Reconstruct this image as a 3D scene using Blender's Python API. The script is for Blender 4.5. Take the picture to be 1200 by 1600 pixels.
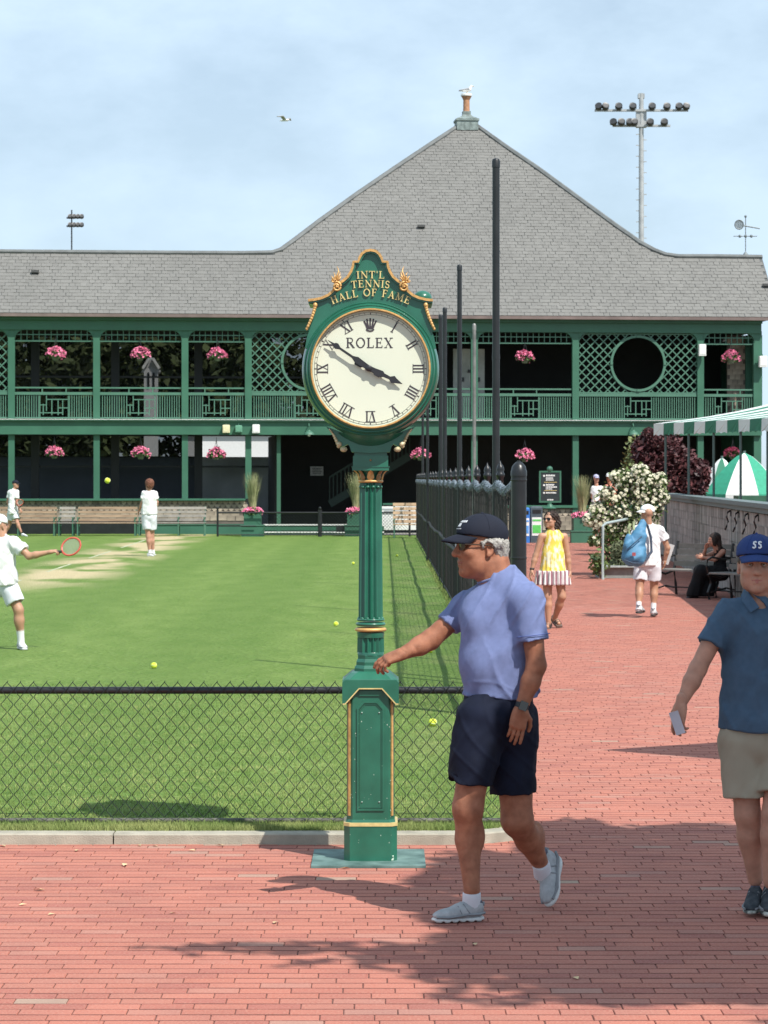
import bpy, math, random
import numpy as np
from mathutils import Vector, Matrix
for o in list(bpy.data.objects): bpy.data.objects.remove(o, do_unlink=True)
S = bpy.context.scene
C = S.collection
# ---------------------------------------------------------------- camera
FPX = 4000.0; HOR = 748.0; CH = 2.0          # focal length in photo pixels, horizon row, eye height
cam_d = bpy.data.cameras.new('camera'); cam = bpy.data.objects.new('camera', cam_d); C.objects.link(cam)
cam.location = (0, 0, CH); cam.rotation_euler = (math.radians(90), 0, 0)
cam_d.sensor_fit = 'VERTICAL'; cam_d.sensor_height = 36.0; cam_d.lens = 36.0*FPX/1600.0
cam_d.shift_y = -(800-HOR)/1600.0
cam_d.clip_start = 0.1; cam_d.clip_end = 4000
cam_d.dof.use_dof = True; cam_d.dof.focus_distance = 12.6; cam_d.dof.aperture_fstop = 18
S.camera = cam
S.render.resolution_x = 768; S.render.resolution_y = 1024
# ---------------------------------------------------------------- light
SUNV = Vector((0.49, -0.61, 1.0)).normalized()            # towards the sun
elev = math.asin(SUNV.z); 
W = bpy.data.worlds.new('World'); S.world = W; W.use_nodes = True
wt = W.node_tree; wt.nodes.clear()
def wn(t, **k):
    n = wt.nodes.new(t)
    for a, b in k.items(): setattr(n, a, b)
    return n
sky = wn('ShaderNodeTexSky', sky_type='NISHITA'); sky.sun_disc = False
sky.sun_elevation = elev; sky.sun_rotation = math.atan2(SUNV.x, SUNV.y)
sky.air_density = 1.0; sky.dust_density = 0.4; sky.ozone_density = 1.6; sky.altitude = 0
tc = wn('ShaderNodeTexCoord'); mp = wn('ShaderNodeMapping'); mp.inputs['Scale'].default_value = (3.0, 3.0, 6.0); mp.inputs['Location'].default_value = (1.9, 0.35, 0.6)
nz = wn('ShaderNodeTexNoise'); nz.inputs['Scale'].default_value = 2.9; nz.inputs['Detail'].default_value = 8; nz.inputs['Roughness'].default_value = 0.56
cr = wn('ShaderNodeValToRGB'); cr.color_ramp.elements[0].position = 0.40; cr.color_ramp.elements[1].position = 0.62
cr.color_ramp.elements[0].color = (0.58, 0.58, 0.58, 1); cr.color_ramp.elements[1].color = (0.96, 0.96, 0.96, 1)
mx = wn('ShaderNodeMix', data_type='RGBA'); mx.inputs['B'].default_value = (7.2, 9.1, 10.9, 1)
bg = wn('ShaderNodeBackground'); bg.inputs['Strength'].default_value = 0.079
wo = wn('ShaderNodeOutputWorld')
L = wt.links.new
L(tc.outputs['Generated'], mp.inputs['Vector']); L(mp.outputs[0], nz.inputs['Vector']); L(nz.outputs['Fac'], cr.inputs['Fac'])
L(cr.outputs['Color'], mx.inputs['Factor']); L(sky.outputs['Color'], mx.inputs['A']); L(mx.outputs['Result'], bg.inputs['Color']); L(bg.outputs[0], wo.inputs['Surface'])
sd = bpy.data.lights.new('sun', 'SUN'); sun = bpy.data.objects.new('sun', sd); C.objects.link(sun)
sd.energy = 4.5; sd.angle = math.radians(0.5); sd.color = (1.0, 0.955, 0.88)
sun.rotation_euler = SUNV.to_track_quat('Z', 'Y').to_euler(); sun.location = (5, -8, 30)
S.view_settings.view_transform = 'Standard'; S.view_settings.look = 'None'; S.view_settings.gamma = 1.0
S.view_settings.exposure = 0.36; S.view_settings.use_curve_mapping = False
S.render.engine = 'CYCLES'
S.cycles.transparent_max_bounces = 16; S.cycles.max_bounces = 6
RND = random.Random(7)

# ---------------------------------------------------------------- helpers
def P(px, py, Y):                       # photo pixel at distance Y -> world point
    return Vector(((px-600)*Y/FPX, Y, CH-(py-HOR)*Y/FPX))
def GY(py): return CH*FPX/(py-HOR)      # distance at which the ground meets row py
def G(px, py): Y = GY(py); return Vector(((px-600)*Y/FPX, Y, 0))

MATS = {}
def mat(name, col, rough=0.6, metal=0.0, var=0.12, scale=12.0, bump=0.0, bscale=60.0, col2=None, spec=0.5, coat=0.0, isl=0.0, emit=None, stretch=(1,1,1), contrast=(0.3,0.7), coord='Object', sub=0.0):
    if name in MATS: return MATS[name]
    m = bpy.data.materials.new(name); m.use_nodes = True; nt = m.node_tree; b = nt.nodes['Principled BSDF']
    l = nt.links.new
    t = nt.nodes.new('ShaderNodeTexCoord'); mpp = nt.nodes.new('ShaderNodeMapping'); mpp.inputs['Scale'].default_value = stretch
    l(t.outputs[coord], mpp.inputs['Vector'])
    n = nt.nodes.new('ShaderNodeTexNoise'); n.inputs['Scale'].default_value = scale; n.inputs['Detail'].default_value = 5
    l(mpp.outputs[0], n.inputs['Vector'])
    r = nt.nodes.new('ShaderNodeMapRange'); r.inputs['From Min'].default_value = contrast[0]; r.inputs['From Max'].default_value = contrast[1]
    l(n.outputs['Fac'], r.inputs['Value'])
    c1 = tuple(max(0, c*(1-var)) for c in col[:3])+(1,); c2 = (tuple(col2[:3])+(1,)) if col2 else tuple(min(1, c*(1+var)) for c in col[:3])+(1,)
    x = nt.nodes.new('ShaderNodeMix'); x.data_type = 'RGBA'; x.inputs['A'].default_value = c1; x.inputs['B'].default_value = c2
    l(r.outputs[0], x.inputs['Factor'])
    out = x.outputs['Result']
    if isl > 0:
        g = nt.nodes.new('ShaderNodeNewGeometry'); oi = nt.nodes.new('ShaderNodeObjectInfo')
        ad = nt.nodes.new('ShaderNodeMath'); ad.operation = 'ADD'; l(g.outputs['Random Per Island'], ad.inputs[0]); l(oi.outputs['Random'], ad.inputs[1])
        fr = nt.nodes.new('ShaderNodeMath'); fr.operation = 'FRACT'; l(ad.outputs[0], fr.inputs[0])
        mr = nt.nodes.new('ShaderNodeMapRange'); mr.inputs['To Min'].default_value = 1-isl; mr.inputs['To Max'].default_value = 1+isl*0.8
        l(fr.outputs[0], mr.inputs['Value'])
        hs = nt.nodes.new('ShaderNodeHueSaturation'); l(mr.outputs[0], hs.inputs['Value']); l(out, hs.inputs['Color']); out = hs.outputs['Color']
    l(out, b.inputs['Base Color'])
    b.inputs['Metallic'].default_value = metal; b.inputs['Specular IOR Level'].default_value = spec
    rr = nt.nodes.new('ShaderNodeMapRange'); rr.inputs['To Min'].default_value = max(0.02, rough-0.08); rr.inputs['To Max'].default_value = min(1, rough+0.08)
    l(n.outputs['Fac'], rr.inputs['Value']); l(rr.outputs[0], b.inputs['Roughness'])
    if coat: b.inputs['Coat Weight'].default_value = coat; b.inputs['Coat Roughness'].default_value = 0.15
    if sub: b.inputs['Subsurface Weight'].default_value = sub; b.inputs['Subsurface Scale'].default_value = 0.02
    if bump:
        n2 = nt.nodes.new('ShaderNodeTexNoise'); n2.inputs['Scale'].default_value = bscale; n2.inputs['Detail'].default_value = 4; l(mpp.outputs[0], n2.inputs['Vector'])
        bp = nt.nodes.new('ShaderNodeBump'); bp.inputs['Strength'].default_value = min(1, bump); bp.inputs['Distance'].default_value = 0.01
        l(n2.outputs['Fac'], bp.inputs['Height']); l(bp.outputs[0], b.inputs['Normal'])
    if emit:
        b.inputs['Emission Color'].default_value = tuple(emit)+(1,); b.inputs['Emission Strength'].default_value = 1
    MATS[name] = m; return m

class MB:
    def __init__(s): s.v = []; s.f = []
    def add(s, vs, fs):
        n = len(s.v); s.v += [tuple(v) for v in vs]; s.f += [tuple(i+n for i in f) for f in fs]; return s
    def box(s, c, d, rz=0, M=None):
        x, y, z = d[0]/2, d[1]/2, d[2]/2
        vs = [Vector((a*x, b*y, e*z)) for a in (-1, 1) for b in (-1, 1) for e in (-1, 1)]
        R = M if M else Matrix.Rotation(rz, 3, 'Z')
        c = Vector(c)
        return s.add([R@v+c for v in vs], [(0,1,3,2),(4,6,7,5),(0,4,5,1),(2,3,7,6),(0,2,6,4),(1,5,7,3)])
    def bevbox(s, c, d, b=0.004):          # box with chamfered vertical and top edges
        x, y, z = d[0]/2, d[1]/2, d[2]/2; c = Vector(c)
        def ring(i, zz): return [(-x+i,-y+i,zz),(x-i,-y+i,zz),(x-i,y-i,zz),(-x+i,y-i,zz)]
        vs = ring(0, -z)+ring(0, z-b)+ring(b, z)
        fs = [(8,9,10,11)]
        for k in (0, 4):
            for i in range(4): j = (i+1) % 4; fs.append((k+i, k+j, k+4+j, k+4+i))
        return s.add([Vector(v)+c for v in vs], fs)
    def tube(s, p0, p1, r0, r1=None, n=8, cap=True):
        r1 = r0 if r1 is None else r1
        p0 = Vector(p0); p1 = Vector(p1); d = (p1-p0)
        if d.length < 1e-6: return s
        q = d.to_track_quat('Z', 'Y').to_matrix()
        vs = []
        for p, r in ((p0, r0), (p1, r1)):
            for i in range(n):
                a = 2*math.pi*i/n; vs.append(p+q@Vector((math.cos(a)*r, math.sin(a)*r, 0)))
        fs = [(i, (i+1) % n, n+(i+1) % n, n+i) for i in range(n)]
        if cap: fs += [tuple(range(n-1, -1, -1)), tuple(range(n, 2*n))]
        return s.add(vs, fs)
    def poly(s, pts, r, n=6, taper=None):
        pts = [Vector(p) for p in pts]; N = len(pts); vs = []; fs = []
        for k, p in enumerate(pts):
            d = (pts[min(k+1, N-1)]-pts[max(k-1, 0)]); q = d.to_track_quat('Z', 'Y').to_matrix()
            rr = r if taper is None else r*(1+(taper-1)*k/(N-1))
            for i in range(n):
                a = 2*math.pi*i/n; vs.append(p+q@Vector((math.cos(a)*rr, math.sin(a)*rr, 0)))
        for k in range(N-1):
            for i in range(n): fs.append((k*n+i, k*n+(i+1) % n, (k+1)*n+(i+1) % n, (k+1)*n+i))
        fs += [tuple(range(n-1, -1, -1)), tuple(range((N-1)*n, N*n))]
        return s.add(vs, fs)
    def lathe(s, prof, c=(0,0,0), n=24, flute=0, fd=0.0, M=None):
        c = Vector(c); vs = []; fs = []
        for (r, z) in prof:
            for i in range(n):
                a = 2*math.pi*i/n; rr = r
                if flute: rr = r-fd*abs(math.sin(a*flute/2))
                v = Vector((math.cos(a)*rr, math.sin(a)*rr, z)); 
                if M: v = M@v
                vs.append(v+c)
        m = len(prof)
        for k in range(m-1):
            for i in range(n): fs.append((k*n+i, k*n+(i+1) % n, (k+1)*n+(i+1) % n, (k+1)*n+i))
        fs += [tuple(range(n-1, -1, -1)), tuple(range((m-1)*n, m*n))]
        return s.add(vs, fs)
    def prism(s, pts, f0, f1):             # pts 2D; f0/f1 map (x, y) -> point for back and front
        n = len(pts)
        vs = [f0(*p) for p in pts]+[f1(*p) for p in pts]
        fs = [tuple(range(n-1, -1, -1)), tuple(range(n, 2*n))]+[(i, (i+1) % n, n+(i+1) % n, n+i) for i in range(n)]
        return s.add(vs, fs)
    def sphere(s, c, r, n=10, m=6, sc=(1,1,1)):
        c = Vector(c); vs = [c+Vector((0,0,-r*sc[2]))]; fs = []
        for k in range(1, m):
            t = -math.pi/2+math.pi*k/m
            for i in range(n):
                a = 2*math.pi*i/n; vs.append(c+Vector((math.cos(a)*math.cos(t)*r*sc[0], math.sin(a)*math.cos(t)*r*sc[1], math.sin(t)*r*sc[2])))
        vs.append(c+Vector((0,0,r*sc[2]))); e = len(vs)-1
        for i in range(n):
            fs.append((0, 1+(i+1) % n, 1+i)); fs.append((e, e-n+i, e-n+(i+1) % n))
        for k in range(m-2):
            for i in range(n):
                a = 1+k*n; fs.append((a+i, a+(i+1) % n, a+n+(i+1) % n, a+n+i))
        return s.add(vs, fs)
    def mesh(s, name, m, smooth=False):
        me = bpy.data.meshes.new(name); me.from_pydata(s.v, [], s.f)
        if m: me.materials.append(m)
        if smooth:
            me.polygons.foreach_set('use_smooth', [True]*len(me.polygons))
        me.update(); return me
    def build(s, name, m, parent=None, smooth=False, stuff=False):
        return link(name, s.mesh(name, m, smooth), parent, stuff)
def angle_smooth(o, a=40):
    me = o.data
    me.polygons.foreach_set('use_smooth', [True]*len(me.polygons))
    try: me.set_sharp_from_angle(angle=math.radians(a))
    except Exception: pass
    return o
def link(name, data, parent=None, stuff=False):
    o = bpy.data.objects.new(name, data); C.objects.link(o)
    if parent:
        o.parent = parent; o.matrix_parent_inverse = world_of(parent).inverted()
    if stuff: o['kind'] = 'stuff'
    return o
def world_of(o):
    m = o.matrix_basis.copy()
    if o.parent: m = world_of(o.parent) @ o.matrix_parent_inverse @ m
    return m
def thing(name, label, cat, loc=(0,0,0), rz=0, group=None, kind=None):
    o = bpy.data.objects.new(name, None); C.objects.link(o); o.empty_display_size = 0.2
    o.location = loc; o.rotation_euler = (0, 0, rz); return tag(o, label, cat, group, kind)
def tag(o, label=None, cat=None, group=None, kind=None):
    if label: o['label'] = label
    if cat: o['category'] = cat
    if group: o['group'] = group
    if kind: o['kind'] = kind
    return o
def structure(o): o['kind'] = 'structure'; return o
def copy_tree(o, parent=None):
    c = o.copy(); C.objects.link(c)
    if parent: c.parent = parent
    for ch in list(o.children): copy_tree(ch, c)
    return c
def dup(o, loc, rz=0, label=None, group=None, scale=None):
    c = copy_tree(o); c.location = loc; c.rotation_euler = (0, 0, rz)
    if scale: c.scale = (scale,)*3
    if label: c['label'] = label
    if group: c['group'] = group
    return c
# things built around the origin then placed: children are parented before the empty moves
def local(parent, name, mb, m, smooth=False, stuff=False):
    o = bpy.data.objects.new(name, mb.mesh(name, m, smooth)); C.objects.link(o); o.parent = parent
    if stuff: o['kind'] = 'stuff'
    return o

# ---------------------------------------------------------------- signed distance bodies
def surf_nets(F, org, h):
    ins = F < 0
    nx, ny, nz_ = F.shape
    c = ins[:-1,:-1,:-1].astype(np.int8)
    tot = np.zeros_like(c)
    for a in (0,1):
        for b in (0,1):
            for d in (0,1): tot += ins[a:nx-1+a, b:ny-1+b, d:nz_-1+d]
    I, J, K = np.nonzero((tot > 0) & (tot < 8))
    if len(I) == 0: return [], []
    acc = np.zeros((len(I), 3)); cnt = np.zeros(len(I))
    cs = [(a,b,d) for a in (0,1) for b in (0,1) for d in (0,1)]
    for A in cs:
        for ax in range(3):
            if A[ax] == 1: continue
            B = list(A); B[ax] = 1
            fa = F[I+A[0], J+A[1], K+A[2]]; fb = F[I+B[0], J+B[1], K+B[2]]
            m = (fa < 0) != (fb < 0)
            t = np.where(m, fa/(fa-fb+1e-12), 0)
            pt = np.array(A, float)[None,:].repeat(len(I), 0); pt[:, ax] += t
            acc[m] += pt[m]; cnt[m] += 1
    V = acc/cnt[:,None] + np.stack([I,J,K], 1)
    V = V*h + np.array(org)[None,:]
    idx = -np.ones(tot.shape, np.int64); idx[I,J,K] = np.arange(len(I))
    faces = []
    for ax in range(3):
        o1, o2 = [(1,2),(2,0),(0,1)][ax]
        sl0 = [slice(None)]*3; sl1 = [slice(None)]*3
        sl0[ax] = slice(0,-1); sl1[ax] = slice(1,None)
        a = ins[tuple(sl0)]; b = ins[tuple(sl1)]
        E = np.array(np.nonzero(a != b)).T
        ok = (E[:,o1] > 0) & (E[:,o2] > 0) & (E[:,o1] < idx.shape[o1]) & (E[:,o2] < idx.shape[o2]); E = E[ok]
        if len(E) == 0: continue
        flip = a[E[:,0],E[:,1],E[:,2]]
        def g(d1, d2):
            Q = E.copy(); Q[:,o1] -= d1; Q[:,o2] -= d2; return idx[Q[:,0],Q[:,1],Q[:,2]]
        q = np.stack([g(1,1), g(0,1), g(0,0), g(1,0)], 1)
        q[~flip] = q[~flip][:, ::-1]
        faces.append(q)
    return V, np.concatenate(faces)
def v3(p): return np.array([p[0], p[1], p[2]], float)
class SDF:
    """list of blended primitives; each is (bbox lo, bbox hi, function, k, mode)"""
    def __init__(s): s.p = []
    def cap(s, a, b, r1, r2=None, k=0.02, fl=None, yaw=0, mode=0, cut=None):       # tapered capsule; fl flattens along local y
        a = v3(a); b = v3(b); r2 = r1 if r2 is None else r2; R = max(r1, r2)*max(1, (1/fl if fl and fl < 1 else 1), (fl or 1))
        ca, sa = math.cos(yaw), math.sin(yaw)
        def f(X, Y, Z):
            dx, dy, dz = X-a[0], Y-a[1], Z-a[2]; ba = b-a
            if fl:
                dx, dy = dx*ca+dy*sa, (-dx*sa+dy*ca)/fl
                bx, by = ba[0]*ca+ba[1]*sa, (-ba[0]*sa+ba[1]*ca)/fl; bb = (bx, by, ba[2])
            else: bb = ba
            L2 = bb[0]**2+bb[1]**2+bb[2]**2+1e-9
            t = np.clip((dx*bb[0]+dy*bb[1]+dz*bb[2])/L2, 0, 1)
            d = np.sqrt((dx-t*bb[0])**2+(dy-t*bb[1])**2+(dz-t*bb[2])**2)-(r1+(r2-r1)*t)
            d = d*(min(1, fl) if fl else 1)
            if cut:
                n = Vector(cut[1]).normalized(); d = np.maximum(d, (X-cut[0][0])*n.x+(Y-cut[0][1])*n.y+(Z-cut[0][2])*n.z)
            return d
        s.p.append((np.minimum(a, b)-R, np.maximum(a, b)+R, f, k, mode)); return s
    def ell(s, c, r, k=0.02, M=None, mode=0):                            # ellipsoid, M = 3x3 columns of local axes
        c = v3(c); r = np.array(r, float); R = max(r); Mi = np.array(M.transposed()) if M else None
        def f(X, Y, Z):
            dx, dy, dz = X-c[0], Y-c[1], Z-c[2]
            if Mi is not None: dx, dy, dz = (Mi[i][0]*dx+Mi[i][1]*dy+Mi[i][2]*dz for i in range(3))
            k0 = np.sqrt((dx/r[0])**2+(dy/r[1])**2+(dz/r[2])**2); k1 = np.sqrt((dx/r[0]**2)**2+(dy/r[1]**2)**2+(dz/r[2]**2)**2)+1e-9
            return k0*(k0-1)/k1
        s.p.append((c-R, c+R, f, k, mode)); return s
    def mesh(s, h=0.01, post=None):
        lo = np.min([p[0] for p in s.p if p[4] == 0], 0)-3*h-0.01; hi = np.max([p[1] for p in s.p if p[4] == 0], 0)+3*h+0.01
        n = np.ceil((hi-lo)/h).astype(int)+1
        xs = [lo[i]+h*np.arange(n[i]) for i in range(3)]
        F = np.full(tuple(n), 0.5, np.float32)
        for (a, b, f, k, mode) in s.p:
            mg = max(0.03, 1.5*k, 3*h)
            i0 = np.clip(np.floor((a-mg-lo)/h).astype(int), 0, n-1); i1 = np.clip(np.ceil((b+mg-lo)/h).astype(int)+1, 1, n)
            if np.any(i1 <= i0): continue
            sl = tuple(slice(i0[i], i1[i]) for i in range(3))
            X = xs[0][sl[0]][:,None,None]; Y = xs[1][sl[1]][None,:,None]; Z = xs[2][sl[2]][None,None,:]
            d = f(X, Y, Z).astype(np.float32); G0 = F[sl]
            if mode == 0:
                hh = np.maximum(k-np.abs(G0-d), 0)/max(k, 1e-6); F[sl] = np.minimum(G0, d)-hh*hh*k*0.25
            else:
                d = -d; hh = np.maximum(k-np.abs(G0-d), 0)/max(k, 1e-6); F[sl] = np.maximum(G0, d)+hh*hh*k*0.25
        if post is not None:
            X = xs[0][:,None,None]; Y = xs[1][None,:,None]; Z = xs[2][None,None,:]
            F = post(F, X, Y, Z)
        F[0] = F[-1] = 0.5; F[:,0] = F[:,-1] = 0.5; F[:,:,0] = F[:,:,-1] = 0.5
        return surf_nets(F, lo, h)
def join_vf(parts):
    V = []; Fc = []; n = 0
    for v, f in parts:
        if len(v) == 0: continue
        V.append(np.asarray(v)); Fc.append(np.asarray(f)+n); n += len(v)
    return np.concatenate(V), np.concatenate(Fc)
def vf_obj(name, vf, m, parent=None, smooth=True):
    V, Fc = vf
    me = bpy.data.meshes.new(name)
    me.vertices.add(len(V)); me.vertices.foreach_set('co', np.asarray(V, np.float32).ravel())
    Fc = np.asarray(Fc, np.int32); me.loops.add(Fc.size); me.loops.foreach_set('vertex_index', Fc.ravel())
    me.polygons.add(len(Fc)); me.polygons.foreach_set('loop_start', np.arange(0, Fc.size, 4, dtype=np.int32))
    me.polygons.foreach_set('use_smooth', np.ones(len(Fc), bool))
    me.update(calc_edges=True); me.validate(); me.materials.append(m)
    return link(name, me, parent)
def plane_cut(F, X, Y, Z, pt, n, k=0.004):                # keep the side that n points away from
    n = Vector(n).normalized(); d = (X-pt[0])*n.x+(Y-pt[1])*n.y+(Z-pt[2])*n.z
    return np.maximum(F, d)
# ================================================================ GROUND
def shader(name):
    m = bpy.data.materials.new(name); m.use_nodes = True; nt = m.node_tree
    def N(t, **k):
        n = nt.nodes.new(t)
        for a, b in k.items():
            if a.startswith('i_'): n.inputs[a[2:].replace('_', ' ')].default_value = b
            else: setattr(n, a, b)
        return n
    return m, N, nt.links.new, nt.nodes['Principled BSDF']
def pos_noise(N, l, scale, detail=5, stretch=(1,1,1), lo=0.3, hi=0.7, loc=(0,0,0)):
    g = N('ShaderNodeNewGeometry'); mp_ = N('ShaderNodeMapping'); mp_.inputs['Scale'].default_value = stretch; mp_.inputs['Location'].default_value = loc
    n = N('ShaderNodeTexNoise'); n.inputs['Scale'].default_value = scale; n.inputs['Detail'].default_value = detail
    r = N('ShaderNodeMapRange'); r.inputs['From Min'].default_value = lo; r.inputs['From Max'].default_value = hi
    l(g.outputs['Position'], mp_.inputs[0]); l(mp_.outputs[0], n.inputs['Vector']); l(n.outputs['Fac'], r.inputs['Value'])
    return r.outputs[0]
def mixc(N, l, f, a, b):
    x = N('ShaderNodeMix', data_type='RGBA')
    if isinstance(a, tuple): x.inputs['A'].default_value = a+(1,)
    else: l(a, x.inputs['A'])
    if isinstance(b, tuple): x.inputs['B'].default_value = b+(1,)
    else: l(b, x.inputs['B'])
    if isinstance(f, float): x.inputs['Factor'].default_value = f
    else: l(f, x.inputs['Factor'])
    return x.outputs['Result']
# bricks: tone differs from brick to brick, some grey-brown ones among the red
def brick_material():
    m, N, l, b = shader('red_brick')
    g = N('ShaderNodeNewGeometry'); oi = N('ShaderNodeObjectInfo'); ad = N('ShaderNodeMath', operation='ADD')
    l(g.outputs['Random Per Island'], ad.inputs[0]); l(oi.outputs['Random'], ad.inputs[1])
    fr = N('ShaderNodeMath', operation='FRACT'); l(ad.outputs[0], fr.inputs[0])
    r = N('ShaderNodeValToRGB'); cr_ = r.color_ramp; cr_.interpolation = 'LINEAR'
    els = [(0.0, (0.37,0.115,0.088)), (0.3, (0.44,0.145,0.100)), (0.6, (0.47,0.160,0.113)), (0.90, (0.42,0.150,0.108)), (0.975, (0.44,0.185,0.14)), (0.994, (0.40,0.23,0.175)), (1.0, (0.38,0.27,0.20))]
    cr_.elements[0].position = els[0][0]; cr_.elements[0].color = els[0][1]+(1,); cr_.elements[1].position = 1; cr_.elements[1].color = els[-1][1]+(1,)
    for p_, c_ in els[1:-1]: e = cr_.elements.new(p_); e.color = c_+(1,)
    l(fr.outputs[0], r.inputs['Fac'])
    big = pos_noise(N, l, 0.8, 4, lo=0.35, hi=0.7)
    c = mixc(N, l, big, (1.0,1.0,1.0), (0.88,0.92,0.95))
    mu = N('ShaderNodeMix', data_type='RGBA', blend_type='MULTIPLY'); mu.inputs['Factor'].default_value = 1; st_ = pos_noise(N, l, 2.6, 6, lo=.46, hi=.72, loc=(3,1,0)); c = mixc(N, l, st_, c, (0.80,0.80,0.84)); l(r.outputs[0], mu.inputs['A']); l(c, mu.inputs['B'])
    fine = pos_noise(N, l, 90, 4, lo=0.35, hi=0.75)
    fm = N('ShaderNodeMath', operation='MULTIPLY'); fm.inputs[1].default_value = 0.35; l(fine, fm.inputs[0])
    c2 = mixc(N, l, fm.outputs[0], mu.outputs['Result'], (0.58,0.36,0.28))
    l(c2, b.inputs['Base Color']); b.inputs['Roughness'].default_value = 0.85; b.inputs['Specular IOR Level'].default_value = 0.25
    bp = N('ShaderNodeBump'); bp.inputs['Strength'].default_value = 0.5; bp.inputs['Distance'].default_value = 0.004; l(fine, bp.inputs['Height']); l(bp.outputs[0], b.inputs['Normal'])
    return m
M_BRICK = brick_material()
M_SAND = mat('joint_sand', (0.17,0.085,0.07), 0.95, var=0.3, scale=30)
FX = 1.07                                           # line of the tall fence
# bedding under the bricks, big enough for the horizon
gb = MB(); gb.add([(-400,-60,-0.012),(400,-60,-0.012),(400,900,-0.012),(-400,900,-0.012)], [(0,1,2,3)])
structure(gb.build('ground', mat('earth', (0.14,0.13,0.07), 0.95, var=0.3, scale=0.3)))
KY = lambda x: 13.98-0.03*x-0.012*x*x if x < 0.2 else 13.98                         # front foot of the kerb
def lawn_here(x, y):                                  # True where the lawn lies, kerb included
    if x > FX-0.06: return False
    if y > 20.7: return x < FX-0.03
    xe = 0.84+0.035*min(max(0, y-14.48),6.2)
    if x > xe: return False
    yk = KY(x)
    if x > xe-0.5: yk += 0.5-math.sqrt(max(0, 0.25-(x-(xe-0.5))**2))
    return y > yk
def far_x(y): return min(0.15*y+0.6, 0.15*y+2.2)
bL, bW, gap = 0.203, 0.1, 0.0032
path = thing('brick_path', None, None); structure(path)
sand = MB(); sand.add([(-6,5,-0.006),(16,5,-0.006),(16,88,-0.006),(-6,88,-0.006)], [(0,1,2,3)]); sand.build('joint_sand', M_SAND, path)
M_BSIDE = mat('dark_brick_side', (0.17,0.068,0.055), 0.95, var=.3, scale=20)
def two_tone(me):                            # darker front and back chamfers and sides below the worn top face
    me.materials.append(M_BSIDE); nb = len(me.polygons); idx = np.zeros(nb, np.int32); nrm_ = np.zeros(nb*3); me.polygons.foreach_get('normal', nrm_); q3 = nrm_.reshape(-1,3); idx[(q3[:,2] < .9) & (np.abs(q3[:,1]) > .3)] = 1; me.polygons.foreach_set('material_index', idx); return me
variants = []
for k in range(10):
    mb = MB(); z = RND.uniform(-0.0004, 0.0005); dw = RND.uniform(0.0, 0.0015)
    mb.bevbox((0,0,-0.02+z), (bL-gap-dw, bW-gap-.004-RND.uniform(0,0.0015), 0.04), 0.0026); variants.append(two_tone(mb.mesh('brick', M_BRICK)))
spots = []; y = 8.9; row = 0
while y < 88:
    off = [0, 0.5, 0.27, 0.77][row % 4]*bL+RND.uniform(-0.03, 0.03)
    hw = 0.15*y+(0.5 if y < 20 else 0.25); x0 = -hw if y < 14.8 else 0.6
    hw = min(hw, 7.6 if y > 50 else 99); n = int((x0-off)/bL)
    while True:
        x = n*bL+off; n += 1
        if x < x0: continue
        if x > hw: break
        if lawn_here(x+0.085, y-0.02) and lawn_here(x-0.02, y+0.02): continue
        spots.append((x, y))
    y += bW; row += 1
inview = [s for s in spots if abs(s[0]) < 0.15*s[1]+0.1 and s[1] > 9.3]
near = set(inview[:300])
rest = MB()
for (x, y) in spots:
    jx, jy, jr = RND.uniform(-.0008,.0008), RND.uniform(-.0025,.0025), RND.uniform(-.009,.009)
    if (x, y) in near:
        o = bpy.data.objects.new('brick', RND.choice(variants)); C.objects.link(o); o.parent = path
        o.location = (x+jx, y+jy, RND.uniform(-.0004,.0004)); o.rotation_euler = (RND.uniform(-.005,.005), RND.uniform(-.004,.004), jr)
    elif y < 40:
        z = RND.uniform(-0.0007, 0.0008); n = len(rest.v); rest.bevbox((0,0,-0.02+z), (bL-gap-RND.uniform(0,.001), bW-gap-.004-RND.uniform(0,.0015), 0.04), 0.0026)
        c_, s_ = math.cos(jr), math.sin(jr); rest.v[n:] = [(a*c_-b*s_+x+jx, a*s_+b*c_+y+jy, e) for a, b, e in rest.v[n:]]
    else:
        z = RND.uniform(-0.001, 0.002); hx, hy = (bL-gap-.002)/2, (bW-gap-.009)/2
        rest.add([(x-hx,y-hy,z),(x+hx,y-hy,z),(x+hx,y+hy,z),(x-hx,y+hy,z)], [(0,1,2,3)])
two_tone(rest.build('bricks', M_BRICK, path, stuff=True).data)
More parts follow.
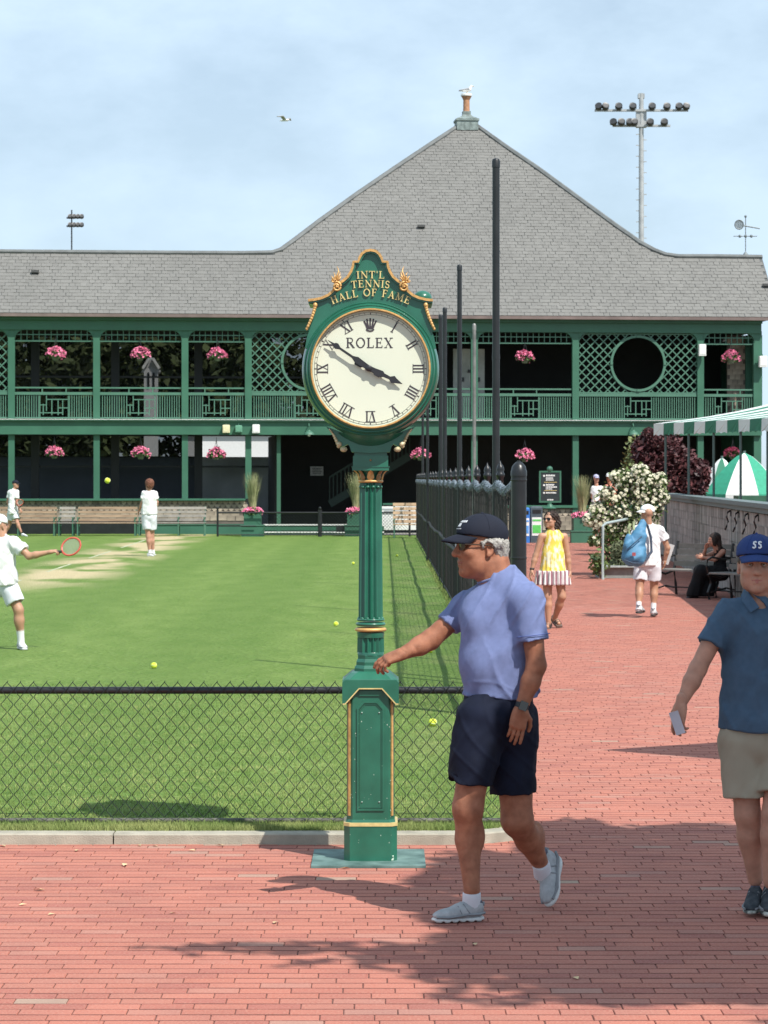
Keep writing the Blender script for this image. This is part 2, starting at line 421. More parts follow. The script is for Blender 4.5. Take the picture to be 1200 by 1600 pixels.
# lawn
def lawn_material():
    m, N, l, b = shader('mown_lawn')
    n1 = pos_noise(N, l, 2.2, 5, (1,0.35,1), 0.3, 0.7); n2 = pos_noise(N, l, 34, 6, (0.45,0.8,1), 0.40, 0.62); n3 = pos_noise(N, l, 0.35, 3, (0.7,1,1), 0.35, 0.65)
    c = mixc(N, l, n1, (0.112,0.208,0.038), (0.185,0.280,0.070)); f2 = N('ShaderNodeMath', operation='MULTIPLY'); f2.inputs[1].default_value = 0.6; l(n2, f2.inputs[0])
    c = mixc(N, l, f2.outputs[0], c, (0.235,0.325,0.095))
    g = N('ShaderNodeNewGeometry'); sx = N('ShaderNodeSeparateXYZ'); l(g.outputs['Position'], sx.inputs[0])
    # mowing bands along the court
    wv = N('ShaderNodeMath', operation='MULTIPLY'); wv.inputs[1].default_value = 2.3; ax = N('ShaderNodeMath', operation='ADD')
    l(sx.outputs['X'], wv.inputs[0]); sn = N('ShaderNodeMath', operation='SINE'); l(wv.outputs[0], sn.inputs[0])
    mr = N('ShaderNodeMapRange'); mr.inputs['From Min'].default_value = -0.5; mr.inputs['From Max'].default_value = 0.5; l(sn.outputs[0], mr.inputs['Value'])
    fb_ = N('ShaderNodeMath', operation='MULTIPLY'); fb_.inputs[1].default_value = 0.34; l(mr.outputs[0], fb_.inputs[0])
    c = mixc(N, l, fb_.outputs[0], c, (0.11,0.20,0.042))
    # worn, straw-coloured turf beside the base line
    ln = N('ShaderNodeMath', operation='MULTIPLY_ADD'); ln.inputs[1].default_value = -0.165; ln.inputs[2].default_value = 0
    sub = N('ShaderNodeMath', operation='ADD')       # distance from the base line  x = -16.2 + 0.114*y
    a = N('ShaderNodeMath', operation='MULTIPLY'); a.inputs[1].default_value = -BASE[1]; l(sx.outputs['Y'], a.inputs[0])
    l(sx.outputs['X'], sub.inputs[0]); l(a.outputs[0], sub.inputs[1]); s2 = N('ShaderNodeMath', operation='SUBTRACT'); s2.inputs[1].default_value = BASE[0]+0.5; l(sub.outputs[0], s2.inputs[0])
    ab = N('ShaderNodeMath', operation='ABSOLUTE'); l(s2.outputs[0], ab.inputs[0])
    wr = N('ShaderNodeMapRange'); wr.inputs['From Min'].default_value = 1.5; wr.inputs['From Max'].default_value = 0.0; l(ab.outputs[0], wr.inputs['Value'])
    wy = N('ShaderNodeMapRange'); wy.inputs['From Min'].default_value = 43; wy.inputs['From Max'].default_value = 52; l(sx.outputs['Y'], wy.inputs['Value'])
    wn_ = pos_noise(N, l, 0.55, 5, (1,0.45,1), 0.42, 0.56, (4.0,1.2,0))
    w1 = N('ShaderNodeMath', operation='MULTIPLY'); l(wr.outputs[0], w1.inputs[0]); l(wn_, w1.inputs[1]); w2 = N('ShaderNodeMath', operation='MULTIPLY'); l(w1.outputs[0], w2.inputs[0]); l(wy.outputs[0], w2.inputs[1])
    w3 = N('ShaderNodeMath', operation='MULTIPLY'); w3.use_clamp = True; w3.inputs[1].default_value = 1.5; l(w2.outputs[0], w3.inputs[0])
    c = mixc(N, l, w3.outputs[0], c, (0.60,0.50,0.30))
    # dry speckle along the right edge and the far end
    dn = pos_noise(N, l, 1.4, 5, (1,0.3,1), 0.5, 0.68); ed = N('ShaderNodeMapRange'); ed.inputs['From Min'].default_value = -0.9; ed.inputs['From Max'].default_value = 0.9; l(sx.outputs['X'], ed.inputs['Value'])
    d2 = N('ShaderNodeMath', operation='MULTIPLY'); l(dn, d2.inputs[0]); l(ed.outputs[0], d2.inputs[1]); d3 = N('ShaderNodeMath', operation='MULTIPLY'); d3.inputs[1].default_value = 0.6; l(d2.outputs[0], d3.inputs[0])
    c = mixc(N, l, d3.outputs[0], c, (0.30,0.32,0.13))
    l(c, b.inputs['Base Color']); b.inputs['Roughness'].default_value = 0.9; b.inputs['Specular IOR Level'].default_value = 0.15
    bp = N('ShaderNodeBump'); bp.inputs['Strength'].default_value = 0.9; bp.inputs['Distance'].default_value = 0.03; l(n2, bp.inputs['Height']); l(bp.outputs[0], b.inputs['Normal'])
    return m
_a = G(41, 908); _b = G(195, 857)                      # two points of the white base line
BASE = ((_a.x-(_b.x-_a.x)/(_b.y-_a.y)*_a.y), (_b.x-_a.x)/(_b.y-_a.y))
M_LAWN = lawn_material()
LZ = 0.05
lw = MB(); xs = [-60]+[-3+0.2*i for i in range(19)]; front = []
for i in range(0, 31):
    x = -4+0.1633*i; 
    front.append((x, max(KY(x)+0.13, 13.9)))
pts = [(-60, 14.2)]+[(x, KY(x)+0.12) for x in np.linspace(-6, 0.32, 24)]
for k in range(1, 9):
    t = k/8*math.pi/2; pts.append((0.32+0.42*math.sin(t), KY(0.32)+0.12+0.42*(1-math.cos(t))))
pts += [(0.93, 20.7), (FX+0.03, 20.9), (FX+0.03, 89.6), (-60, 95)]
lw.prism(pts, lambda x, y: (x, y, -0.004), lambda x, y: (x, y, LZ)); structure(lw.build('lawn', M_LAWN))
# worn white court line
cl = MB(); M_LINE = mat('chalk', (0.62,0.60,0.46), 0.9, var=0.1, scale=3, col2=(0.32,0.38,0.18), contrast=(0.40,0.65))
dirv = Vector((BASE[1], 1)).normalized(); nrm = Vector((dirv.y, -dirv.x))*0.032
p0 = Vector((BASE[0]+BASE[1]*44, 44)); p1 = Vector((BASE[0]+BASE[1]*84, 84))
for (a_, b_) in ((0.0,0.13),(0.24,0.36),(0.47,0.62),(0.70,0.93)):
    A = p0+(p1-p0)*a_; B = p0+(p1-p0)*b_
    cl.add([(A.x-nrm.x,A.y-nrm.y,LZ+.004),(A.x+nrm.x,A.y+nrm.y,LZ+.004),(B.x+nrm.x,B.y+nrm.y,LZ+.004),(B.x-nrm.x,B.y-nrm.y,LZ+.004)], [(0,1,2,3)])
structure(cl.build('court_line', M_LINE))
# kerb of long stones
M_KERB = mat('kerb_stone', (0.36,0.335,0.27), 0.9, var=0.18, scale=9, bump=0.4, bscale=150)
kerb = thing('kerb', None, None); structure(kerb)
def kerb_pt(t, off):                                 # t = metres along from x=-6
    L0 = 6.34
    if t < L0: x = -6+t; return Vector((x, KY(x)+off, 0))
    a = (t-L0)/0.5
    if a < math.pi/2: r = 0.5-off; return Vector((0.34+r*math.sin(a), 13.98+0.5-r*math.cos(a), 0))
    d = (t-L0-0.5*math.pi/2); return Vector((0.84-off+0.035*d, 14.48+d, 0))
cuts = [0, 1.9, 6-1.48, 7.05, 9.0, 11.0, 13.2]
for a_, b_ in zip(cuts[:-1], cuts[1:]):
    k = MB(); n = max(2, int((b_-a_)/0.12)); vs = []; fs = []
    for i in range(n+1):
        t = a_+0.004+(b_-a_-0.008)*i/n; zt = 0.06+0.002*math.sin(t*2.3)
        for off, z in ((0,-0.03),(0,zt-0.008),(0.008,zt),(0.125,zt),(0.125,-0.03)):
            p = kerb_pt(t, off); vs.append((p.x, p.y, z))
    for i in range(n):
        for j in range(4): fs.append((i*5+j, (i+1)*5+j, (i+1)*5+j+1, i*5+j+1))
    fs += [(0,1,2,3,4), tuple(n*5+i for i in (4,3,2,1,0))]
    k.add(vs, fs); k.build('kerb_stone', M_KERB, kerb)
# grass blades: thick near the fence, thinning with distance
bl = MB(); rg = random.Random(3); vs = []; fs = []
def blade(x, y, h, w):
    a = rg.uniform(0, math.pi); lx, ly = rg.uniform(-.6,.6)*h, rg.uniform(-.6,.6)*h; dx, dy = math.cos(a)*w, math.sin(a)*w; n = len(vs)
    vs.extend([(x-dx,y-dy,LZ-.002),(x+dx,y+dy,LZ-.002),(x+lx,y+ly,LZ+h)]); fs.append((n,n+1,n+2))
for i in range(26000):
    x = rg.uniform(-2.6, 0.78); y = KY(x)+0.12+abs(rg.gauss(0, 0.13))
    if x > 0.4 and (x-0.4)**2+(y-14.55)**2 > 0.17 and y < 14.55: continue
    blade(x, y, rg.uniform(0.02, 0.05), 0.0022)
for i in range(70000):
    y = 14.2+10*rg.random()**1.5; x = rg.uniform(-0.15*y-.1, 0.84)
    if x > 0.62 and y < 14.8: continue
    blade(x, y, rg.uniform(0.008, 0.022), 0.003)
for i in range(2500):
    y = rg.uniform(22, 60); blade(1.02+rg.gauss(0, .03), y, rg.uniform(.03, .09), .004)
bl.v = vs; bl.f = fs
tag(bl.build('grass', mat('grass_blade', (0.165,0.285,0.062), 0.8, var=0.25, scale=3, isl=0.3, spec=0.15, col2=(0.34,0.37,0.14)), stuff=True), 'short green grass blades along the kerb and near lawn', 'grass')
# dry leaves lying on the bricks
lf = MB(); lf.add([(-.03,0,.003),(0,-.014,.008),(.035,0,.004),(0,.016,.009)], [(0,1,2),(0,2,3)]); lm = lf.mesh('dry_leaf', mat('dry_leaf', (0.62,0.45,0.25), 0.8, isl=0.3))
lspots = [(80,1430),(35,1415),(62,1392),(120,1330),(195,1353),(218,1322),(243,1323),(270,1428),(430,1443),(742,1477),(900,1530),(5,1323),(345,1322),(540,1358),(300,1330)]
ltxt = ['pale dry leaf lying on the bricks near the left kerb','dry leaf at the left edge of the brick paving','small tan leaf on sunlit bricks at left','curled leaf against the foot of the left kerb','leaf on the bricks under the kerb joint','leaf close beside the kerb foot','small leaf against the kerb foot','orange dry leaf on sunlit bricks left of the clock','small pale leaf on bricks left of the tree shade','dry leaf on bricks below the walking man in the blue shirt','pale twig-like leaf in the shade at lower right','leaf at the far left end of the kerb','leaf by the kerb left of the clock','brown leaf at the front edge of the clock plate','leaf between the kerb and the sunlit bricks']
for (px, py), t in zip(lspots, ltxt):
    o = bpy.data.objects.new('dry_leaf', lm); C.objects.link(o); g = G(px, py); o.location = (g.x, g.y, 0.003); o.rotation_euler = (0.1, 0, RND.uniform(0, 6)); s_ = RND.uniform(.5, 1.0); o.scale = (s_,s_,s_)
    tag(o, t, 'leaf', 'dry leaves scattered on the bricks')
# ================================================================ PAVILION
YB = 91.5; KB = 0.09; TH = math.atan(KB); CT = math.cos(TH)
def BU(px, py, v=0.0):                    # photo pixel -> (u, v, z) on the plane v behind the pavilion front
    q = (px-600)/FPX; Y = (YB+v/CT)/(1-KB*q); X = q*Y
    u = X*CT+(Y-YB)*math.sin(TH); return u, v, CH-(py-HOR)*Y/FPX
def bu(px, v=0.0): return BU(px, 700, v)[0]
def bz(py): return CH-(py-HOR)*90.6/FPX   # heights measured at the left of the picture
M_GRN = mat('green_paint', (0.038,0.132,0.083), 0.5, var=0.10, scale=1.5, bump=0.05, bscale=20)
M_GRND = mat('dark_green_paint', (0.035,0.115,0.07), 0.55, var=0.15, scale=2)
M_GRNL = mat('pale_green_trim', (0.068,0.170,0.118), 0.5, var=0.10, scale=2)
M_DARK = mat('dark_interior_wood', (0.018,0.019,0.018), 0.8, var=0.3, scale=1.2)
M_BROWN = mat('weathered_gutter', (0.17,0.125,0.115), 0.6, var=0.2, scale=2)
M_SHG = mat('slate_shingle', (0.172,0.168,0.158), 0.85, var=0.09, scale=0.35, isl=0.08, bump=0.2, bscale=60, contrast=(0.25,0.75))
M_SHGD = mat('slate_backing', (0.10,0.105,0.105), 0.9, var=0.2, scale=1)
M_SHW = mat('weathered_cedar', (0.26,0.22,0.18), 0.9, var=0.3, scale=2.5, isl=0.28, col2=(0.42,0.35,0.27))
M_WHT = mat('white_paint', (0.72,0.72,0.70), 0.55, var=0.06, scale=4)
M_BLK = mat('black_paint', (0.012,0.014,0.016), 0.42, var=0.2, scale=6)
pav = thing('pavilion', 'long green two-storey shingled pavilion with arcades, lattice screens and a tall hipped roof', 'building', (0, YB, 0), TH)
def L(name, mb, m, parent=pav, smooth=False, stuff=False): return local(parent, name, mb, m, smooth, stuff)
Z_FL = bz(656); Z_BT = bz(658); Z_BB = bz(679); Z_OT = bz(516); Z_EA = bz(499); Z_SILL = bz(779)
COLS = [-128, 18, 151, 289, 388, 578, 741, 899, 1094, 1183]
US = [bu(c) for c in COLS]; UL, UR = US[0]-1, US[-1]+0.12
# posts
for i, u in enumerate(US):
    w = 0.24 if i < 9 else 0.30
    mb = MB(); mb.box((u, 0.02, (Z_EA-0.3+Z_FL)/2), (w, 0.24, Z_EA-0.3-Z_FL)); L('upper_post', mb, M_GRN)
    mb = MB(); mb.box((u, 0.02, (Z_BB+Z_SILL-0.02)/2 if i < 5 else (Z_BB)/2), (w*0.9, 0.22, Z_BB-Z_SILL if i < 5 else Z_BB)); L('lower_post', mb, M_GRN)
mb = MB(); mb.box((bu(436), 0.3, Z_BB/2), (0.14, 0.2, Z_BB)); L('door_post', mb, M_GRND)
# beams, floor edge, frieze
def beam(name, z0, z1, v, d, m, u0=UL, u1=UR): mb = MB(); mb.box(((u0+u1)/2, v, (z0+z1)/2), (u1-u0, d, z1-z0)); return L(name, mb, m)
beam('floor_beam', Z_BB, Z_BT, -0.03, 0.40, M_GRN); beam('floor_edge', Z_BT, Z_FL, -0.10, 0.50, M_GRNL)
beam('floor_edge_flashing', Z_FL, Z_FL+0.018, -0.11, 0.53, M_WHT)
beam('frieze_beam', Z_OT, Z_EA-0.04, 0.0, 0.34, M_GRN)
beam('frieze_moulding', Z_EA-0.04, Z_EA+0.06, -0.12, 0.42, M_GRND)
beam('gutter', Z_EA+0.06, Z_EA+0.17, -0.50, 0.13, M_BROWN, UL, UR+0.25)
beam('soffit', Z_EA+0.062, Z_EA+0.10, 0.05, 0.95, M_GRND)
beam('sill_rail', Z_SILL-0.07, Z_SILL, -0.03, 0.36, M_GRN, UL, bu(383))
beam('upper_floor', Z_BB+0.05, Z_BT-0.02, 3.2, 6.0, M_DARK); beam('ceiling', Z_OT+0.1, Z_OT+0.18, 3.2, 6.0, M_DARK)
beam('ground_slab', -0.3, 0.02, 3.1, 6.2, mat('concrete', (0.3,0.29,0.27), 0.9, var=0.15, scale=3))
# corner brackets: quarter-round fillets under the frieze and arch rail above openings
def bracket(u, s, r=0.34):
    pts = [(0,0)]+[(s*(r-r*math.sin(a)), -(r-r*math.cos(a))) for a in [k*math.pi/12 for k in range(7)]]
    pts = [(0,0),(0,-r)]+[(s*(r-r*math.cos(a)), -r+r*math.sin(a)) for a in [k*math.pi/12 for k in range(1,7)]]
    mb = MB(); mb.prism(pts if s < 0 else pts[::-1], lambda x, y: (u+x, 0.12, Z_OT+y), lambda x, y: (u+x, -0.12, Z_OT+y)); L('corner_bracket', mb, M_GRN)
# sub-part meshes are shared
Z_V = bz(533); Z_R1 = bz(606); Z_R2 = bz(615); Z_B0 = bz(653)
mb = MB(); mb.box((0,0,0), (0.030,0.035,Z_R2-Z_B0)); BAL = mb.mesh('baluster', M_GRNL)
mb = MB(); mb.box((0,0,0), (0.028,0.03,Z_OT-Z_V)); VS = mb.mesh('valance_slat', M_GRNL)
def sub(name, me, parent, loc, rot=(0,0,0)):
    o = bpy.data.objects.new(name, me); C.objects.link(o); o.parent = parent; o.location = loc; o.rotation_euler = rot; return o
bays = list(zip(US[:-1], US[1:]))
for i, (ua, ub) in enumerate(bays):
    a, b = ua+0.12, ub-0.12; c = (a+b)/2
    lattice = i in (0, 4, 7)
    bracket(a, 1); bracket(b, -1)
    # balustrade
    rail = MB(); rail.box((c, 0, Z_R2), (b-a, 0.09, 0.10)); rail.box((c, 0, Z_B0), (b-a, 0.07, 0.05))
    if not lattice:
        rail.box((c, 0, Z_R1), (b-a, 0.06, 0.055))
        for s in (-.42, .42): rail.box((c+s, 0, (Z_R1+Z_R2)/2), (0.04, 0.05, Z_R1-Z_R2))
    ro = L('balustrade', rail, M_GRNL)
    hw = 0.52; n = int((b-a)/0.083)
    for k in range(1, n):
        u = a+(b-a)*k/n
        if abs(u-c) < hw: continue
        sub('baluster', BAL, ro, (u, 0, (Z_R2+Z_B0)/2))
    mb = MB(); zt, zb = Z_R2-0.05, Z_B0+0.02; H = zt-zb
    for (x, z0, z1) in ((-.5,0,1),(-.27,.28,1),(-.08,.1,.8),(.14,.1,.8),(.30,.1,.8),(.5,0,1),(-.38,.1,.6)):
        mb.box((c+x, 0, zb+H*(z0+z1)/2), (0.035, 0.035, H*(z1-z0)))
    for (x0, x1, z) in ((-.5,.3,.2),(-.27,.5,.8),(-.5,-.27,.55),(.14,.5,.42)):
        mb.box((c+(x0+x1)/2, -0.004, zb+H*z), (x1-x0, 0.035, 0.035))
    local(ro, 'fret_panel', mb, M_GRNL)
    if not lattice:
        mb = MB(); mb.box((c, 0, Z_V), (b-a, 0.05, 0.05)); mb.box((c, -0.004, (Z_OT+Z_V)/2+0.03), (b-a, 0.03, 0.035)); vo = L('valance', mb, M_GRNL)
        n = int((b-a)/0.20)
        for k in range(1, n): sub('valance_slat', VS, vo, (a+(b-a)*k/n, 0, (Z_OT+Z_V)/2))
    else:
        z0, z1 = Z_R2+0.08, Z_OT-0.04; zc = (z0+z1)/2; R = 0.93
        mb = MB(); mb.box((c,0,z0), (b-a,0.06,0.05)); mb.box((c,0,z1), (b-a,0.06,0.05))
        lo = L('lattice_screen', mb, M_GRNL)
        mb = MB(); NN = 48; vs = []; fs = []
        for k in range(NN):
            t = 2*math.pi*k/NN
            for (r, v) in ((R,-.06),(R+.085,-.06),(R+.085,.05),(R,.05)): vs.append((c+r*math.cos(t), v, zc+r*math.sin(t)))
        for k in range(NN):
            for j in range(4): q = (k+1) % NN; fs.append((k*4+j, k*4+(j+1)%4, q*4+(j+1)%4, q*4+j))
        mb.add(vs, fs)
        for t in range(4): mb.box((c+(R+.04)*math.cos(t*math.pi/2), -.06, zc+(R+.04)*math.sin(t*math.pi/2)), (.09,.06,.09))
        local(lo, 'round_frame', mb, M_GRNL)
        def clip(p, d):                              # intervals of the diagonal inside the panel and outside the ring
            ts = []
            for lo_, hi_, pp, dd in ((a, b, p[0], d[0]), (z0, z1, p[1], d[1])):
                t0, t1 = sorted(((lo_-pp)/dd, (hi_-pp)/dd)); ts.append((t0, t1))
            t0 = max(x[0] for x in ts); t1 = min(x[1] for x in ts)
            if t1-t0 < 0.05: return []
            fx, fz = p[0]-c, p[1]-zc; B = fx*d[0]+fz*d[1]; D = B*B-(fx*fx+fz*fz-(R+.04)**2)
            if D <= 0: return [(t0, t1)]
            s0, s1 = -B-math.sqrt(D), -B+math.sqrt(D); out = []
            if s0 > t0+.05: out.append((t0, min(s0, t1)))
            if s1 < t1-.05: out.append((max(s1, t0), t1))
            return [q for q in out if q[1]-q[0] > .05]
        r2 = math.sqrt(.5)
        for sg in (1, -1):
            k = -12
            while k < 24:
                st = a+k*0.315; k += 1
                for (t0, t1) in clip((st, z0 if sg > 0 else z1), (r2, sg*r2)):
                    if t1-t0 < .06: continue
                    mb = MB(); tm = (t0+t1)/2; mb.box((0,0,0), (t1-t0, 0.02, 0.04)); me = mb.mesh('lattice_slat', M_GRNL)
                    sub('lattice_slat', me, lo, (st+r2*tm, -0.012 if sg > 0 else 0.012, (z0 if sg > 0 else z1)+sg*r2*tm), (0, -sg*math.pi/4, 0))
# ---- low shingled wall under the sills (left), scalloped band on top
def shingle_wall(parent, u0, u1, ztop, zbot, v, w, h, m, limit=300, nm='shingle', name2='shingles', scallop=0.0):
    me_ = MB(); me_.box((0,-0.008,0), (w-.012, .014, h+.03), M=Matrix.Rotation(math.radians(3), 3, 'X')); me_ = me_.mesh(nm, m)
    cnt = 0; stuff = MB(); rows = int((ztop-zbot)/h)
    for r in range(rows):
        z = ztop-h*(r+.5); n = int((u1-u0)/w)
        for k in range(n):
            u = u0+w*(k+.5+(.5 if r % 2 else 0))
            if u > u1: continue
            if cnt < limit: sub(nm, me_, parent, (u+RND.uniform(-.006,.006), v, z+RND.uniform(-.006,.006))); cnt += 1
            else: stuff.box((u, v-.008, z), (w-.012, .014, h+.02))
    if stuff.v: local(parent, name2, stuff, m, stuff=True)
u385 = bu(386)
mb = MB(); mb.box(((UL+u385)/2, 0.06, (Z_SILL-.07)/2), (u385-UL, 0.12, Z_SILL-.07)); wl = L('shingled_wall', mb, mat('cedar_backing', (0.12,0.10,0.085), 0.9, var=.2, scale=3))
shingle_wall(wl, bu(-25), u385-.05, Z_SILL-.46, 0.40, -0.012, 0.30, 0.155, M_SHW, nm='wall_shingle', name2='wall_shingles')
# fish-scale band
sc = MB()
for r in range(3):
    z = Z_SILL-.09-.12*r; k = 0; u = UL
    while u < u385-.1:
        uu = u+(.1 if r % 2 else 0)
        sc.add([(uu-.09,-.014,z),(uu+.09,-.014,z),(uu+.09,-.02,z-.06),(uu,-.026,z-.15),(uu-.09,-.02,z-.06)], [(0,1,2,3,4)]); u += .2
sc.build('x', None) if False else local(wl, 'fish_scale_shingles', sc, M_SHW, stuff=True)
u216 = bu(214); mb = MB(); mb.box(((u216+u385)/2, -0.05, 0.17), (u385-u216, 0.10, 0.38)); mb.box(((u216+u385)/2, -0.06, 0.375), (u385-u216, 0.14, 0.03)); L('baseboard', mb, M_GRN)
mb = MB(); mb.box(((UL+u216)/2, -0.05, 0.20), (u216-UL, 0.10, 0.46)); L('bench_void_shade', mb, M_BLK)  # black strip painted for the shade in the void under the benches
# right of the doorway: low shingled wall with rail
ua, ub = bu(741), bu(1100)
mb = MB(); mb.box(((ua+ub)/2, 0.06, .48), (ub-ua, 0.12, .96)); wr = L('shingled_wall', mb, MATS['cedar_backing'])
shingle_wall(wr, ua, ub-.3, 0.62, 0.1, -0.012, 0.30, 0.15, M_SHW, nm='wall_shingle', name2='wall_shingles', limit=120)
sc = MB()
for r in range(3):
    z = .9-.12*r; u = ua
    while u < ub-.1:
        uu = u+(.1 if r % 2 else 0); sc.add([(uu-.09,-.014,z),(uu+.09,-.014,z),(uu+.09,-.02,z-.06),(uu,-.026,z-.15),(uu-.09,-.02,z-.06)], [(0,1,2,3,4)]); u += .2
local(wr, 'fish_scale_shingles', sc, M_SHW, stuff=True)
mb = MB(); mb.box(((ua+ub)/2, 0.0, 1.0), (ub-ua, 0.30, .09)); L('sill_rail', mb, M_GRN)
# ---- roof: one slope carries the long roof and the tall hip
PT = 0.9; VE = -0.55; ZE = Z_EA+0.19
def RU(px, py):                       # pixel -> point on the roof plane (u, v, z)
    lo, hi = -1.0, 40.0
    for _ in range(50):
        m_ = (lo+hi)/2; u, v, z = BU(px, py, m_)
        if z > ZE+PT*(m_-VE): lo = m_
        else: hi = m_
    return BU(px, py, lo)
prof = [(-140,392.5),(0,394.5),(120,395.5),(260,396.5),(380,397),(425,396),(440,391),(462,375),(500,346),(560,303),(620,262),(680,222),(712,201),(747,199),(790,230),(840,264),(900,308),(960,352),(1000,380),(1022,392),(1040,399),(1060,402),(1120,402),(1191,403)]
top = [RU(*p) for p in prof]
ue = [t[0] for t in top]; RUu1 = ue[-1]
def roof_top(u):                      # v of the roof's upper edge at u
    return float(np.interp(u, ue, [t[1] for t in top]))
roof = MB(); vs = []; fs = []
for (u, v, z) in top: vs += [(u, VE, ZE-.02), (u, v, z-.02)]
for i in range(len(top)-1): fs.append((2*i, 2*i+2, 2*i+3, 2*i+1))
# back slopes, mirrored over each ridge so the roof is a solid
n = len(vs); vb = []
for (u, v, z) in top: vb.append((u, v+(v-VE), ZE-.02))
roof.add(vs+vb, fs+[(2*i+1, 2*i+3, n+i+1, n+i) for i in range(len(top)-1)]+[(2*len(top)-2, 2*len(top)-1, n+len(top)-1)])
ro = L('roof', roof, M_SHGD)
RM = Matrix.Rotation(math.atan(PT)-math.radians(3.2), 3, 'X')
sl = math.sqrt(1+PT*PT); SH, SWD = 0.128, 0.205      # course exposure (height in z), shingle width
mb = MB(); mb.box((0,0,0), (SWD-.007, SH*sl/PT+.02, .014), M=RM); SME = mb.mesh('shingle', M_SHG)
stuff = MB(); cnt = 0; row = 0; v = VE+.05
dv = SH/PT
while v < 12:
    z = ZE+PT*(v-VE); n = int((RUu1-UL)/SWD)+2; lim = 300
    for k in range(n):
        u = UL+SWD*(k+(.5 if row % 2 else 0)); vt = roof_top(u)
        if u > RUu1-.05 or v > vt-dv*.3: continue
        p = (u+RND.uniform(-.012,.012), v+.02+RND.uniform(-.006,.006), z+.012+RND.uniform(0,.006))
        if cnt < lim and u > bu(2) : sub('shingle', SME, ro, p); cnt += 1
        else: stuff.box(p, (SWD-RND.uniform(.005,.010), SH*sl/PT+.02, .014), M=RM)
    v += dv; row += 1
local(ro, 'shingles', stuff, M_SHG, stuff=True)
# ridge and hip caps following the outline
rc = MB(); pl = [Vector((t[0], t[1]+.02, t[2]+.03)) for t in top]
rc.poly(pl, 0.10, 6); local(ro, 'ridge_cap', rc, mat('ridge_slate', (0.15,0.158,0.158), .85, var=.2, scale=3))
for (px, py) in ((658,356),(55,427),(1197,448)):
    u, v, z = RU(px, py); mb = MB(); mb.box((u, v-.06, z+.06), (.28, .12, .10)); mb.box((u, v-.125, z+.05), (.22,.02,.05)); local(ro, 'roof_vent', mb, mat('vent_grey', (.07,.07,.07), .7))
# cupola base, chimney pot
A = RU(730, 200); ua_, va_, za_ = A; s_ = BU(731, 200, va_)[0]
def cz(py): return BU(730, py, va_)[2]
uc = BU(730, 190, va_)[0]; k_ = (YB+va_)/FPX
mb = MB(); mb.lathe([(19*k_*1.25, cz(204)),(19*k_*1.25, cz(190)),(20*k_*1.3, cz(189)),(20*k_*1.3, cz(186)),(12*k_,cz(181)),(9*k_, cz(178)),(9*k_,cz(173))], (uc, va_+.25, 0), n=4, M=Matrix.Rotation(math.pi/4, 3, 'Z')); L('cupola', mb, mat('slate_and_copper', (.16,.20,.19), .6, var=.4, scale=6, col2=(.28,.34,.33)))
mb = MB(); mb.lathe([(6.5*k_,cz(176)),(5.2*k_,cz(172)),(5.0*k_,cz(155)),(6.6*k_,cz(152)),(8.2*k_,cz(149)),(8.2*k_,cz(146)),(5*k_,cz(145))], (uc, va_+.25, 0), n=16); L('chimney_pot', angle_mesh if False else mb, mat('terracotta', (.40,.20,.11), .7, var=.25, scale=8), smooth=False)
mb = MB(); mb.lathe([(8.6*k_,cz(149)),(9*k_,cz(147.5)),(8.4*k_,cz(145)),(3*k_,cz(144.4))], (uc, va_+.25, 0), n=16); L('pot_cap', mb, M_WHT)
APEX = (uc, va_+.25, cz(144))
# ---- inside: back walls, partitions, door, stairs
mb = MB(); u0, u1 = bu(436, 0), UR
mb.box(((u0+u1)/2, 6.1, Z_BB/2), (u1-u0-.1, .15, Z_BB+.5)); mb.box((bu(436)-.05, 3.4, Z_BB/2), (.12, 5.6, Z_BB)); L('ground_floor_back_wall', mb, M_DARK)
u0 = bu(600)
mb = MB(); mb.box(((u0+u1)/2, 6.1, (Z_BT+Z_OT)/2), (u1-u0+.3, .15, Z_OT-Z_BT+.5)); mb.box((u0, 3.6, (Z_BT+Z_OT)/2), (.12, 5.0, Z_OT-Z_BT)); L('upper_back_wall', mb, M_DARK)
for (px, lo_, hi_) in ((55,0,1),(180,0,1),(310,0,1),(237,0,0)):      # rear posts seen through the open bays
    if not hi_: continue
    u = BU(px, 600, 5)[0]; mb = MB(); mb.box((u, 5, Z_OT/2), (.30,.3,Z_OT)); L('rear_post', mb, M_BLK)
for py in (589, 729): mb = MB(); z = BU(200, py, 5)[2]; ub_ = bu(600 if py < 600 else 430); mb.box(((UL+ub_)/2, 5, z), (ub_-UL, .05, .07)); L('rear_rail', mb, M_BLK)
M_DOOR = mat('grey_green_door', (.10,.115,.105), .6, var=.2, scale=2)
a = BU(708, 545, 1.8); b = BU(757, 650, 1.8); mb = MB(); mb.box(((a[0]+b[0])/2, 1.8, (a[2]+Z_FL)/2), (b[0]-a[0], .06, a[2]-Z_FL)); d = L('wall_panel', mb, mat('pale_panel', (.34,.35,.32), .7, var=.2, scale=2))
for (px, py, w, h) in ((723,593,.09,.16),(748,593,.09,.16),(735,580,.20,.12)):
    p = BU(px, py, 1.76); mb = MB(); mb.box((p[0], 1.74, p[2]), (w, .04, h)); local(d, 'wall_plate', mb, M_BLK)
p = BU(495, 736, 5.9); mb = MB(); mb.box((p[0], 5.9, p[2]), (.5, .03, .35)); n_ = L('notice', mb, mat('notice_grey', (.55,.56,.54), .7))
for k in range(4): mb = MB(); mb.box((p[0], 5.88, p[2]+.1-.06*k), (.36-.05*(k%2), .01, .02)); local(n_, 'notice_line', mb, M_BLK)
